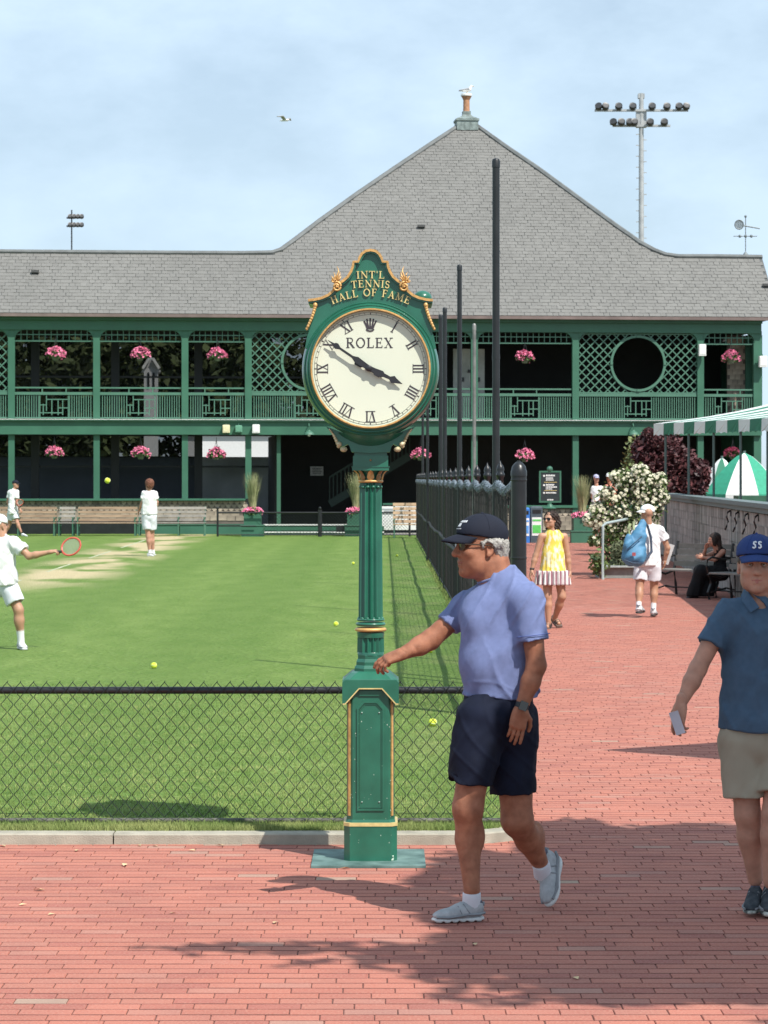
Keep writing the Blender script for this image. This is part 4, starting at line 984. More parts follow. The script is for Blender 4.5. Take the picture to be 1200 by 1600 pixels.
# gilded cornice: projecting strip along the top outline, green fascia beneath
mb = MB(); mg = MB(); tp = [(x*u_, cz_(y)) for x, y in half]; tp = [(-x, z) for x, z in tp[::-1]]+tp[1:]
def strip(mb, pts, off0, off1, ya, yb):
    N = len(pts); A = []; B = []
    for i, p in enumerate(pts):
        d = (Vector(pts[min(i+1,N-1)])-Vector(pts[max(i-1,0)])).normalized(); q = Vector((-d.y, d.x)); A.append(Vector(p)+q*off0); B.append(Vector(p)+q*off1)
    vs = [(a.x, ya, a.y) for a in A]+[(b.x, ya, b.y) for b in B]+[(a.x, yb, a.y) for a in A]+[(b.x, yb, b.y) for b in B]; fs = []
    for i in range(N-1):
        fs += [(i, i+1, N+i+1, N+i), (2*N+i+1, 2*N+i, 3*N+i, 3*N+i+1), (N+i, N+i+1, 3*N+i+1, 3*N+i), (i+1, i, 2*N+i, 2*N+i+1)]
    fs += [(0, N, 3*N, 2*N), (N-1, 3*N-1, 4*N-1, 2*N-1)]
    mb.add(vs, fs)
strip(mg, tp, .004, -.009, y0-.026, y0+.03); K('gilded_cornice', mg, M_GOLD)
strip(mb, tp, -.0075, -.018, y0-.018, y1+.01); K('cornice', mb, M_CG)
# scrolls, flames and rope trim
def spiral(cx, cz, r, turns, sgn, a0, y, th):
    pts = []
    for k in range(int(22*turns)+1):
        t = k/22; a = a0+sgn*2*math.pi*t; rr = r*(1-.72*t/turns); pts.append((cx+rr*math.cos(a), y, cz+rr*math.sin(a)))
    return pts
for s in (-1, 1):
    mb = MB(); mb.poly(spiral(s*52.5*u_, cz_(450), 7.5*u_, 1.4, s, math.pi*.5, y0-.036, .005), .0058, 8); mb.sphere((s*52.5*u_, y0-.036, cz_(450)), .007, 8, 6); K('scroll', mb, M_GOLD, smooth=True)
    mb = MB(); c = Vector((s*54*u_, 0, cz_(441)))
    for (a0, L0, w0, dx) in ((93,23,.013,0),(104,16,.012,-.005),(80,14,.012,.006),(118,10,.012,-.01),(62,9,.011,.012)):
        a = math.radians(a0); 
        if s < 0: a = math.pi-a
        pts = [(c.x+s*dx+math.cos(a+.25*s*math.sin(t*3))*L0*u_*t, y0-.02-.012*math.sin(t*3), c.z+math.sin(a+.25*s*math.sin(t*3))*L0*u_*t) for t in [k/6 for k in range(7)]]
        mb.poly(pts, w0*.62, 7, taper=.15)
    mb.sphere((c.x, y0-.022, c.z-.004), .012, 8, 6, (1.3,.7,.8)); mb.poly(spiral(c.x+s*.012, c.z+.002, .012, 1.2, -s, 0, y0-.03, .004), .004, 6); K('leaf_finial', mb, M_GOLD, smooth=True)
    mb = MB(); pts = [Vector((s*(86+13*t**1.4)*u_, y0-.012, cz_(478+37*t))) for t in [k/9 for k in range(10)]]
    for i, p in enumerate(pts): mb.sphere(p, (.0125-.0004*i)*(1 if i else 1.25), 8, 6, (.8,.8,1.0))
    mb.poly(pts, .007, 6); K('rope_trim', mb, M_GOLD, smooth=True)
    # lower brackets
    mb = MB(); b_ = [(0,692),(0,708),(30,706),(33,697),(36,694),(42,697),(50,699),(54,694),(56,686),(62,676),(70,666)]
    mb.prism([(s*x*u_, cz_(y)) for x, y in b_][::(-1 if s > 0 else 1)] if True else [], lambda x, y: (x, -.10, y), lambda x, y: (x, .10, y)); K('lower_bracket', mb, M_CG)
    mb = MB(); pts = [Vector((s*(50+14*t)*u_, -.105, cz_(697-26*t-3*math.sin(3.1*t)))) for t in [k/8 for k in range(9)]]
    for i, p in enumerate(pts): mb.sphere(p, .0115-.0008*i, 8, 6, (.9,.8,1))
    mb.sphere((s*42*u_, -.11, cz_(702)), .016, 10, 8, (1.2,.8,.9)); mb.sphere((s*49*u_, -.11, cz_(694)), .014, 10, 8); K('bracket_gilding', mb, mat('worn_gold', (.50,.38,.20), .5, metal=.2, var=.3, scale=40, col2=(.70,.62,.40)), smooth=True)
    mb = MB(); mb.sphere((s*42*u_, -.112, cz_(702)), .017, 10, 8, (1.0,.8,.8)); K('bracket_ball', mb, MATS['worn_gold'], smooth=True)
mb = MB(); mb.lathe([(.09,cz_(706)),(.09,cz_(698)),(.12,cz_(694)),(.17,cz_(684)),(.2,cz_(676))], n=32); K('head_support', mb, M_CG, ang=50)
# curved lettering, raised gold
mb = MB(); yl = y0-.0015
def curved(t, r_px, base_py, h, wpx):       # baseline arc radius r, top point at base_py, text wpx wide
    R = r_px*u_; sx = wpx*u_/(width(t)*h); zc = cz_(base_py)-R; tot = width(t)*h*sx; x = -tot/2
    for ch in t:
        w, st = FONT[ch]; xm = x+w*h*sx/2; a = xm/R; up = Vector((math.sin(a), math.cos(a))); rt = Vector((math.cos(a), -math.sin(a))); c = Vector((up.x*R, zc+up.y*R))
        fr_ = lambda X, Y, o: tuple((lambda p: (p.x, yl-o, p.y))(c+rt*X+up*Y))
        for pts, tw in st: LN[0] += 1; ribbon(mb, [((p[0]-w/2)*h*sx, p[1]*h) for p in pts], tw*h*1.05, fr_, .008+.00015*(LN[0] % 7))
        x += (w+.10)*h*sx
curved("INT'L", 400, 436.3, 11.2*u_, 43); curved('TENNIS', 230, 450.2, 11.2*u_, 59); curved('HALL OF FAME', 140, 464, 11.4*u_, 122)
K('gold_lettering', mb, mat('letter_gold', (.78,.62,.27), .4, metal=.2, var=.12, scale=40))
# small green dome fixed behind the pediment
mb = MB(); mb.sphere((82*u_, .06, cz_(462)), .05, 16, 10, (1,1,.8)); mb.tube((82*u_,.06,cz_(474)), (82*u_,.06,cz_(462)), .05, n=16); K('side_dome', mb, M_CG, ang=60)
# chips and rust spots at the foot
mb = MB(); rg = random.Random(5)
for _ in range(46):
    x = rg.choice([-1,1])*rg.uniform(.06,.108) if rg.random() < .75 else rg.uniform(-.1,.1); z = rg.uniform(.03,.75); s_ = rg.uniform(.0012,.0035); yy = -.1385 if z < .19 else -.1246
    mb.add([(x+s_*math.cos(a)*rg.uniform(.6,1), yy-.0002, z+s_*1.2*math.sin(a)) for a in [k*1.2566 for k in range(5)]], [(4,3,2,1,0)])
for _ in range(5): x = .118+rg.uniform(-.01,.012); z = rg.uniform(.012,.04); mb.sphere((x,-.134,z), rg.uniform(.004,.009), 6, 4)
local(clk, 'chipped_paint', mb, mat('chip', (.45,.55,.45), .7, var=.3, scale=60), stuff=True)
# ================================================================ FENCES AND POLES
M_FB = mat('black_vinyl', (0.014,0.015,0.017), 0.35, var=0.2, scale=8)
M_WIRE = mat('wire_coating', (0.014,0.018,0.017), 0.45, var=0.3, scale=8)
fence = thing('chain_link_fence', 'low black chain-link fence along the kerb behind the street clock', 'fence', (0, 14.42, 0))
YFn = 14.42
FXL, FXR = -2.75, 0.80; ZR = 2-(1079-748)*YFn/FPX; ZB0 = 0.060
def lk(name, mb, m, parent=fence, smooth=False, stuff=False): o = link(name, mb.mesh(name, m, smooth), parent, stuff); return o
mb = MB(); mb.tube((FXL, YFn+.02, ZR), (FXR, YFn+.02, ZR), .0205, n=14); angle_smooth(lk('top_rail', mb, M_FB))
mb = MB(); mb.tube((FXL, YFn+.025, ZB0+.012), (FXR, YFn+.025, ZB0+.012), .014, n=10); angle_smooth(lk('bottom_rail', mb, mat('worn_rail', (0.05,0.05,0.05), .6, var=.6, scale=10, col2=(.16,.15,.13))))
for x in (-2.75, -.06, .80):
    mb = MB(); mb.tube((x, YFn+.05, 0), (x, YFn+.05, ZR+.01), .022, n=12); mb.sphere((x, YFn+.05, ZR+.015), .024, 10, 6); angle_smooth(lk('fence_post', mb, M_FB))
# woven mesh: zigzag wires twisting round each other
DW, DH = 0.0738, 0.0845; ztop = ZR+.047; rows = int((ztop-ZB0)/DH*2)
WS = DW/2; nw = int((FXR-FXL)/WS); mesh_w = MB(); rgf = random.Random(9)
for k in range(nw):
    x0 = FXL+WS*(k+.5); pts = []
    for r in range(rows+1):
        s = 1 if (r+k) % 2 == 0 else -1; z = ztop-r*DH/2+rgf.uniform(-.0015,.0015)
        x = x0+s*WS*.5+rgf.uniform(-.001,.001)
        if 0 < r < rows: pts += [(x-s*.004, YFn+.0025*s-.003, z+.004), (x-s*.004, YFn-.0025*s-.003, z-.004)]
        else: pts += [(x, YFn-.003, z)]
    for a_, b_ in zip(pts[:-1], pts[1:]): mesh_w.tube(a_, b_, .0022, n=5, cap=False)
    if k % 2 == 0: mesh_w.tube((x0+WS*.5, YFn-.003, ztop-.004), (x0+WS*.5+.004, YFn-.003, ztop+.009), .0022, n=4)
lk('wire_mesh', mesh_w, M_WIRE, stuff=True)
ties = MB()
for k in range(12):
    x = FXL+.18+k*.31; ties.lathe([(.0235,-.003),(.0235,.003)], (x, YFn+.02, ZR), n=12, M=Matrix(((0,0,1),(0,1,0),(-1,0,0))))
lk('tie_wires', ties, M_WIRE, stuff=True)
# tall fence with slatted privacy screen
FT = 1.98
tf = thing('privacy_fence', 'tall black slatted privacy fence with ball-topped posts running away beside the lawn', 'fence', (FX, 20.7, 0))
Y0f, Y1f = 20.9, 84.5
def lt(name, mb, m, smooth=False, stuff=False, parent=tf): return link(name, mb.mesh(name, m, smooth), parent, stuff)
mb = MB(); mb.lathe([(.062,0),(.062,2.02),(.066,2.02),(.066,2.06),(.060,2.075),(.055,2.10),(.03,2.13),(.012,2.14),(.012,2.15)], (FX+.02, 20.7, 0), n=20); 
for z in (1.35, 1.98): mb.lathe([(.064,z),(.066,z+.01),(.064,z+.02)], (FX+.02, 20.7, 0), n=20)
angle_smooth(lt('end_post', mb, M_FB))
mb = MB(); mb.lathe([(.030,0),(.030,2.01),(.040,2.02),(.040,2.05),(.030,2.06),(.038,2.085),(.030,2.115),(.008,2.15),(.004,2.17)], n=12); PM = mb.mesh('fence_post', M_FB); PM.polygons.foreach_set('use_smooth', [True]*len(PM.polygons))
y = 24.0; posts = []
while y < 85:
    o = link('fence_post', PM, tf); o.location = (FX+.02, y, 0); o.matrix_parent_inverse = world_of(tf).inverted(); posts.append(y); y += 3.0
mb = MB(); mb.tube((FX, Y0f, FT-.06), (FX, Y1f, FT-.06), .018, n=6); mb.tube((FX, Y0f, .12), (FX, Y1f, .12), .018, n=6); lt('rails', mb, M_FB)
M_SLAT = mat('black_slat', (0.022,0.022,0.021), .7, var=.35, scale=3, isl=.35, stretch=(1,1,.2))
mb = MB(); mb.tube((0,0,.08), (0,0,FT-.08), .0048, n=5); SLM = mb.mesh('net_strand', M_SLAT)
y = Y0f; k = 0; st = MB(); rg = random.Random(4)
while y < Y1f:
    dx = rg.uniform(-.008,.008)
    if k < 300:
        o = link('net_strand', SLM, tf); o.matrix_parent_inverse = world_of(tf).inverted(); o.location = (FX+dx, y, rg.uniform(-.02,.02)); o.rotation_euler = (rg.uniform(-.004,.004), rg.uniform(-.01,.01), 0)
    else: st.tube((FX+dx, y, .08), (FX+dx, y, FT-.08), .006, n=4, cap=False)
    y += .05 if y < 40 else .10; k += 1
for z in [.2+.12*i for i in range(14)]: st.tube((FX,Y0f,z),(FX,Y1f,z), .003, n=4)
lt('net_strands', st, M_SLAT, stuff=True)
mb = MB(); pts = [(FX-.02+.01*math.sin(q*1.3), q, .98-.05*abs(math.sin(q*math.pi/12))) for q in np.arange(Y0f, Y1f, .75)]; mb.poly(pts, .028, 6); lt('middle_rope', mb, M_SLAT)
# ruffled laced edge on top
cf = MB(); M_RUF = mat('laced_edge', (.10,.13,.165), .6, var=.4, scale=14, col2=(.22,.27,.32))
y = Y0f
while y < Y1f:
    ph = ((y-24.0) % 3.0)/3.0; sag = .06*math.sin(math.pi*ph); z = FT-.035-sag
    step = .045 if y < 40 else .12
    a = rg.uniform(0, 6)
    pts = [(FX+.035*math.cos(a+t), y+.012*t, z+.045*math.sin(a+t)) for t in (0,1.3,2.6,3.9,5.2,6.3)]
    cf.poly(pts, .007, 4); y += step
lt('laced_edge', cf, M_RUF, stuff=True)
# wind-screen poles
def pole(px, top, d, Y, m, label, name='net_pole', grp='tall black poles along the privacy fence'):
    X = (px-600)*Y/FPX; z = 2+(748-top)*Y/FPX; t = thing(name, label, 'pole', (X, Y, 0), 0, grp); r = d*Y/FPX/2
    mb = MB(); mb.tube((0,0,0),(0,0,z-.03), r, n=16); o = local(t, 'shaft', mb, m); angle_smooth(o)
    mb = MB(); mb.lathe([(r*1.12,z-.09),(r*1.12,z-.03),(r*.9,z-.01),(r*.3,z)], n=16); o = local(t, 'cap', mb, m); angle_smooth(o)
    for zz in (z*.35, z*.62): mb = MB(); mb.lathe([(r*1.08,zz),(r*1.08,zz+.05)], n=16); local(t, 'collar', mb, m)
pole(775, 247, 11.5, 24.5, M_BLK, 'tallest and nearest black pole, standing right of the clock')
pole(718, 413, 7.5, 36.3, M_BLK, 'second tall black pole, left of the nearest one')
pole(695, 480, 6.5, 45.2, M_BLK, 'third black pole, right one of the close pair beside the clock')
pole(688.5, 491, 6.2, 48.5, M_BLK, 'fourth black pole, left one of the close pair beside the clock')
pole(668, 557, 4.6, 60.5, M_BLK, 'fifth black pole, right one just under the clock rim')
pole(660.5, 600, 4.0, 72.5, M_BLK, 'farthest black pole, under the lower right rim of the clock')
pole(741, 505, 5.5, 30.4, mat('galvanised', (.20,.20,.19), .5, metal=.4, var=.3, scale=7), 'thin grey galvanised pipe between the two tallest black poles', 'pipe', None)
# thin wire curling at the lawn corner
# floodlight towers beyond the roof
M_GAL = mat('pale_steel', (.42,.43,.43), .5, metal=.3, var=.15, scale=3); M_LAMP = mat('lamp_black', (.03,.032,.035), .4); 
def lampbox(parent, p, s, tilt):
    mb = MB(); mb.lathe([(.02,-.5),(.28,-.42),(.42,-.1),(.46,.25),(.46,.32),(.3,.30)], n=14, M=Matrix.Rotation(math.radians(tilt), 3, 'Y')@Matrix.Rotation(math.radians(55), 3, 'X')@Matrix.Scale(s, 3)); mb.box((0,0,-.05*s), (.9*s,.5*s,.35*s), M=Matrix.Rotation(math.radians(tilt*.5), 3, 'Y'))
    for i, v in enumerate(mb.v): mb.v[i] = (v[0]+p[0], v[1]+p[1], v[2]+p[2])
    local(parent, 'floodlight', mb, M_LAMP)
YT = 150.0; kt = YT/FPX
tw = thing('floodlight_tower', 'tall pale steel floodlight tower with two rows of black lamps behind the roof at right', 'light tower', ((1002-600)*kt, YT, 0))
zt = lambda py: CH-(py-HOR)*kt; xt = lambda px: (px-1002)*kt
mb = MB(); mb.tube((0,0,0),(0,0,zt(146)), 5.2*kt, 3.6*kt, n=12); local(tw, 'mast', mb, M_GAL)
mb = MB(); mb.box((0,-.1,zt(173)), (146*kt,.18,.12)); local(tw, 'crossarm', mb, M_GAL); mb = MB(); mb.box((0,-.1,zt(197)), (90*kt,.18,.12)); local(tw, 'crossarm', mb, M_GAL)
mb = MB(); mb.box((0,.1,zt(185)), (16*kt,.4,28*kt)); mb.box((0,.1,zt(150)), (10*kt,.4,7*kt)); local(tw, 'junction_box', mb, M_GAL)
mb = MB()
for k in range(24): mb.box(((6 if k%2 else -6)*kt*.9, 0, zt(210)-k*.32*1.0), (.22,.05,.05))
local(tw, 'climbing_pegs', mb, M_GAL)
for px, tl in ((935,-25),(945,20),(966,0),(988,0),(1018,0),(1041,10),(1060,0),(1071,20)): lampbox(tw, (xt(px),-.3,zt(168)), .46, tl)
for px, tl in ((958,-25),(970,10),(983,0),(990,10),(1015,0),(1037,0)): lampbox(tw, (xt(px),-.3,zt(192.5)), .46, tl)
YT2 = 260.0; k2 = YT2/FPX
tw2 = thing('floodlight_tower', 'small far floodlight tower over the left end of the roof', 'light tower', ((112-600)*k2, YT2, 0)); z2 = lambda py: CH-(py-HOR)*k2
mb = MB(); mb.tube((0,0,0),(0,0,z2(328)), 1.6*k2, 1.1*k2, n=8); local(tw2, 'mast', mb, M_LAMP)
for py in (339, 352):
    mb = MB(); mb.box((5*k2,0,z2(py+1.5)), (26*k2,.15,.15)); local(tw2, 'crossarm', mb, M_LAMP)
    for px in (110,116,122,128): lampbox(tw2, ((px-112)*k2,-.3,z2(py)), .50, 15)
# weathervane: tennis racket arrow on a small cone, standing on the roof ridge
yv_ = 95.6; kv = yv_/FPX
wv_ = thing('weathervane', 'grey racket-shaped weathervane on the right end of the roof ridge', 'weathervane', ((1165-600)*kv, yv_, 0)); zv = lambda py: CH-(py-HOR)*kv; xv = lambda px: (px-1165)*kv
M_VANE = mat('weathered_copper', (.20,.23,.24), .6, metal=.3, var=.3, scale=10)
mb = MB(); mb.lathe([(.14,zv(404)),(.13,zv(399)),(.02,zv(393))], n=10); local(wv_, 'cone', mb, M_VANE); mb = MB(); mb.tube((0,0,zv(395)),(0,0,zv(338)), .018, n=6); mb.sphere((0,0,zv(338)), .05, 8, 6); local(wv_, 'rod', mb, M_VANE)
mb = MB(); mb.tube((xv(1146),0,zv(369)),(xv(1183),0,zv(369)), .018, n=6); [mb.sphere((xv(q),0,zv(369)), .06, 8, 6) for q in (1165,1156,1174)]; local(wv_, 'compass_arms', mb, M_VANE)
mb = MB(); nn = 20; c = (xv(1155), zv(351)); mb.poly([(c[0]+.16*math.cos(6.2832*i/nn), 0, c[1]+.17*math.sin(6.2832*i/nn)) for i in range(nn+1)], .025, 6); mb.tube((xv(1162),0,zv(352.5)),(xv(1187),0,zv(357)), .028, n=6)
for q in range(-5,6): h_ = math.sqrt(max(0,.0256-(q*.028)**2)); mb.tube((c[0]+q*.028,0,c[1]-h_),(c[0]+q*.028,0,c[1]+h_), .008, n=4); mb.tube((c[0]-h_,0,c[1]+q*.028),(c[0]+h_,0,c[1]+q*.028), .008, n=4)
local(wv_, 'racket_arrow', mb, M_VANE)
# ================================================================ PEOPLE
M_SKT = mat('tanned_skin', (0.31,0.118,0.064), 0.62, var=0.22, scale=22, bump=.3, bscale=260, spec=.35, col2=(.39,.165,.095), sub=.06)
M_SKP = mat('fair_skin', (0.48,0.25,0.175), 0.62, var=0.14, scale=22, bump=.25, bscale=260, spec=.35, sub=.06)
M_SKB = mat('olive_skin', (0.46,0.25,0.16), 0.5, var=0.08, scale=14, sub=.05)
def cloth(name, col, var=.08, col2=None, scale=5, bump=.25, bscale=260, rough=.85, sheen=0): return mat(name, col, rough, var=var, scale=scale, bump=bump, bscale=bscale, col2=col2, spec=.25)
def frame(f, u=(0,0,1)):               # local axes from forward and up: columns forward, left, up
    f = Vector(f).normalized(); u = Vector(u); l = u.cross(f).normalized(); u = f.cross(l).normalized()
    return Matrix((f, l, u)).transposed()
def head_prims(s, c, M, k=1.0, male=True, nose=1.0):
    """head of height .235*k around centre c; M columns forward, left, up"""
    q = lambda f, l, u: Vector(c)+M@Vector((f*k, l*k, u*k)); e = lambda p, r, kk=.015, mode=0: s.ell(q(*p), [r[0]*k, r[1]*k, r[2]*k], kk*k, M, mode)
    e((-.012,0,.028), (.098,.077,.088)); e((.028,0,-.022), (.066,.064,.085), .03); e((.036,0,-.072), (.048,.050,.040), .03)
    e((.070,0,-.100), (.024,.026,.020), .02)                                          # chin
    for sg in (-1, 1):
        e((.030,.047*sg,-.062), (.034,.022,.038), .03)                                # jaw
        e((.066,.040*sg,-.022), (.022,.026,.020), .02)                                # cheek
        e((.082,.031*sg,.014), (.020,.019,.012), .012, 1)                             # eye socket
        e((.0685,.031*sg,.012), (.0135,.0155,.0125), .004)                            # lids
        s.cap(q(.084,.046*sg,.027), q(.092,.014*sg,.027), .0075*k, .0085*k, .012*k)   # brow
        e((-.012,.079*sg,-.006), (.016,.009,.029), .006); e((-.008,.086*sg,-.002), (.009,.006,.018), .005, 1); e((-.004,.080*sg,-.030), (.009,.008,.010), .006)
    s.cap(q(.088,0,.020), q(.108*nose,0,-.022), .0085*k, .0125*k, .012*k); e((.104*nose,0,-.026), (.014,.013,.011), .008)
    for sg in (-1,1): e((.094,.012*sg,-.029), (.010,.008,.008), .006)
    s.cap(q(.088,-.014,-.055), q(.088,.014,-.055), .0085*k, None, .006*k); s.cap(q(.085,-.013,-.070), q(.085,.013,-.070), .0095*k, None, .006*k)
    s.cap(q(.099,-.020,-.0625), q(.099,.020,-.0625), .0045*k, None, .004*k, mode=1)   # mouth line
    return q
def eyes(parent, c, M, k, iris=(.12,.09,.06)):
    for sg in (-1,1):
        mb = MB(); p = Vector(c)+M@Vector((.0715*k,.031*k*sg,.012*k)); mb.sphere(p, .0120*k, 12, 8); o = link('eye', mb.mesh('eye', mat('eye_white', (.38,.35,.33), .3), True), parent)
        mb = MB(); mb.sphere(p+M@Vector((.0085*k,0,0)), .0055*k, 10, 6); link('iris', mb.mesh('iris', mat('iris', iris, .2), True), o)
def brows(parent, c, M, k, m):
    mb = MB(); q = lambda f, l, u: Vector(c)+M@Vector((f*k, l*k, u*k))
    for sg in (-1,1): mb.poly([q(.0965,sg*.014,.0275), q(.0965,sg*.030,.0335), q(.0885,sg*.048,.0295)], .0036*k, 5, taper=.6)
    link('eyebrows', mb.mesh('eyebrows', m), parent); mb = MB()
    for sg in (-1,1): mb.poly([q(.0815,sg*.018,.0135), q(.0845,sg*.031,.0200), q(.0775,sg*.045,.0130)], .0017*k, 5)
    link('eyelids', mb.mesh('eyelids', mat('lash', (.10,.05,.035), .7)), parent)
def lips(parent, c, M, k, m):
    s = SDF(); q = lambda f, l, u: Vector(c)+M@Vector((f*k, l*k, u*k)); s.cap(q(.089,-.020,-.0590), q(.092,0,-.0570), .0048*k, .0062*k, .003); s.cap(q(.092,0,-.0570), q(.089,.020,-.0590), .0062*k, .0048*k, .003); s.cap(q(.087,-.017,-.0665), q(.0895,0,-.0685), .0045*k, .0068*k, .003); s.cap(q(.0895,0,-.0685), q(.087,.017,-.0665), .0068*k, .0045*k, .003)
    vf_obj('lips', s.mesh(.0022), m, parent)
def hand_vf(w, d, n, side=1, curl=.35, k=1.0, h=.0035, spread=.12, curls=None, thumb=.5):
    """w wrist, d direction to the fingertips, n out of the back of the hand, side = +1 when the thumb lies along n x d"""
    d = Vector(d).normalized(); n = Vector(n); n = (n-d*n.dot(d)).normalized(); t = n.cross(d).normalized()*side
    w = Vector(w); s = SDF(); L_ = .088*k
    s.cap(w-d*.03*k, w+d*.02*k, .026*k, .027*k, .02, None)
    for j, off in enumerate((.030, .010, -.010, -.028)):
        kn = w+d*(L_-abs(off-.005)*.25)+t*off*k; s.cap(w+d*.015*k+t*off*.6*k, kn, .0145*k, .0115*k, .016)
    s.ell(w+d*.048*k, (.042*k, .036*k, .0155*k), .015, Matrix((d, t, n)).transposed())
    for j, (off, fl) in enumerate(zip((.030,.010,-.010,-.028), (.072,.080,.075,.060))):
        cc = (curls[j] if curls else curl); p = w+d*(L_-abs(off-.005)*.25)+t*off*k; a = spread*(off/.03); dd = (d*math.cos(a)+t*math.sin(a)).normalized(); ang = cc*.6; r = .0088*k if j < 3 else .0076*k
        for sgm, (fr, da) in enumerate(((.44,cc*1.0),(.31,cc*1.15),(.25,cc*.8))):
            v = dd*math.cos(ang)-n*math.sin(ang); p2 = p+v*fl*fr*k; s.cap(p, p2, r, r*.93, .004); p = p2; r *= .93; ang += da
    p = w+d*.018*k+t*.024*k-n*.004; a1 = (d*.62+t*.72-n*thumb*.6).normalized(); p2 = p+a1*.042*k; s.cap(p, p2, .0155*k, .0115*k, .012)
    a2 = (d*.85+t*.30-n*thumb).normalized(); p3 = p2+a2*.030*k; s.cap(p2, p3, .0108*k, .0100*k, .005); s.cap(p3, p3+(d*.9+t*.05-n*thumb*1.3).normalized()*.024*k, .0100*k, .0085*k, .004)
    return s.mesh(h)
def fnoise(X, Y, Z, fr, seed=0):          # cheap smooth fold noise
    return (np.sin(fr[0]*X+fr[1]*Y+fr[2]*Z+seed)*np.cos(fr[2]*.7*X-fr[0]*.5*Z+fr[1]*.3*Y+seed*1.7)+.5*np.sin(1.9*(fr[0]*X-fr[2]*Z)+seed*2.3+1.3*np.sin(fr[1]*Y*2+fr[2]*Z)))
def shoe(parent, heel, toe, up, m_up, m_sole, L_=None, name='shoe', h=.006, wave=False, wd=1.0):
    """heel and toe are points of the sole"""
    heel = Vector(heel); toe = Vector(toe); Ln = (toe-heel).length; M = frame(toe-heel, up); q = lambda f, l, u: heel+M@Vector((f*Ln, l*Ln*wd, u*Ln))
    s = SDF(); e = lambda p, r, k=.02, mode=0: s.ell(q(*p), (r[0]*Ln, r[1]*Ln*wd, r[2]*Ln), k, M, mode)
    e((.17,0,.19), (.17,.125,.15), .03); e((.17,0,.31), (.13,.105,.09), .03); e((.40,0,.21), (.20,.13,.15), .04); e((.62,0,.145), (.24,.155,.105), .04); e((.82,0,.12), (.17,.14,.075), .03)
    e((.15,0,.45), (.085,.068,.10), .01, 1)
    def post(F, X, Y, Z):
        u = M@Vector((0,0,1)); d = (X-heel.x)*u.x+(Y-heel.y)*u.y+(Z-heel.z)*u.z; return np.maximum(F, .055*Ln-d)
    so = SDF(); e2 = lambda p, r, k=.03: so.ell(q(*p), (r[0]*Ln, r[1]*Ln*wd, r[2]*Ln), k, M)
    e2((.18,0,.05), (.20,.145,.09)); e2((.45,0,.045), (.28,.135,.08)); e2((.76,0,.045), (.255,.175,.075))
    def post2(F, X, Y, Z):
        u = M@Vector((0,0,1)); f = M@Vector((1,0,0)); d = (X-heel.x)*u.x+(Y-heel.y)*u.y+(Z-heel.z)*u.z; fw = ((X-heel.x)*f.x+(Y-heel.y)*f.y+(Z-heel.z)*f.z)/Ln
        bot = -d+.0*fw; 
        if wave: bot = bot+.034*Ln*(np.maximum(0, np.sin(fw*40))-.1)
        F = np.maximum(F, bot+.002); return np.maximum(F, d-(.082+.03*(fw-.5)**2*2)*Ln)
    o = vf_obj(name, s.mesh(h, post), m_up, parent); vf_obj('sole', so.mesh(h, post2), m_sole, o)
    ov = MB(); 
    for sg in (-1,1):
        ov.poly([q(.00,.09*sg,.17), q(.12,.140*sg,.15), q(.34,.152*sg,.15), q(.52,.165*sg,.13), q(.74,.180*sg,.11), q(.95,.11*sg,.11)], .012*Ln/.28*.6, 5)
        ov.poly([q(.28,.150*sg,.14), q(.37,.142*sg,.24), q(.43,.085*sg,.345)], .006*Ln/.28*.7, 5); ov.poly([q(.46,.160*sg,.13), q(.50,.145*sg,.22), q(.53,.08*sg,.30)], .006*Ln/.28*.7, 5)
    ov.poly([q(.02,.05,.30), q(.00,0,.34), q(.02,-.05,.30)], .007*Ln/.28, 5); link('overlay', ov.mesh('overlay', mat('shoe_overlay', (.22,.23,.245), .7)), o)
    col_ = MB(); col_.poly([q(.15+.095*math.cos(a_), .072*math.sin(a_), .375+.02*math.cos(a_)) for a_ in [i*.3927 for i in range(17)]], .009*Ln/.28, 6); link('collar', col_.mesh('collar', mat('shoe_collar', (.09,.09,.12), .8)), o)
    # laces
    lc = MB()
    for k in range(5):
        f = .36+.055*k; zz = .365-.038*k; lc.poly([q(f,-.06,zz-.012), q(f+.01,0,zz+.008), q(f,.06,zz-.012)], .0035*Ln/.28, 5)
    link('laces', lc.mesh('laces', m_up), o); return o
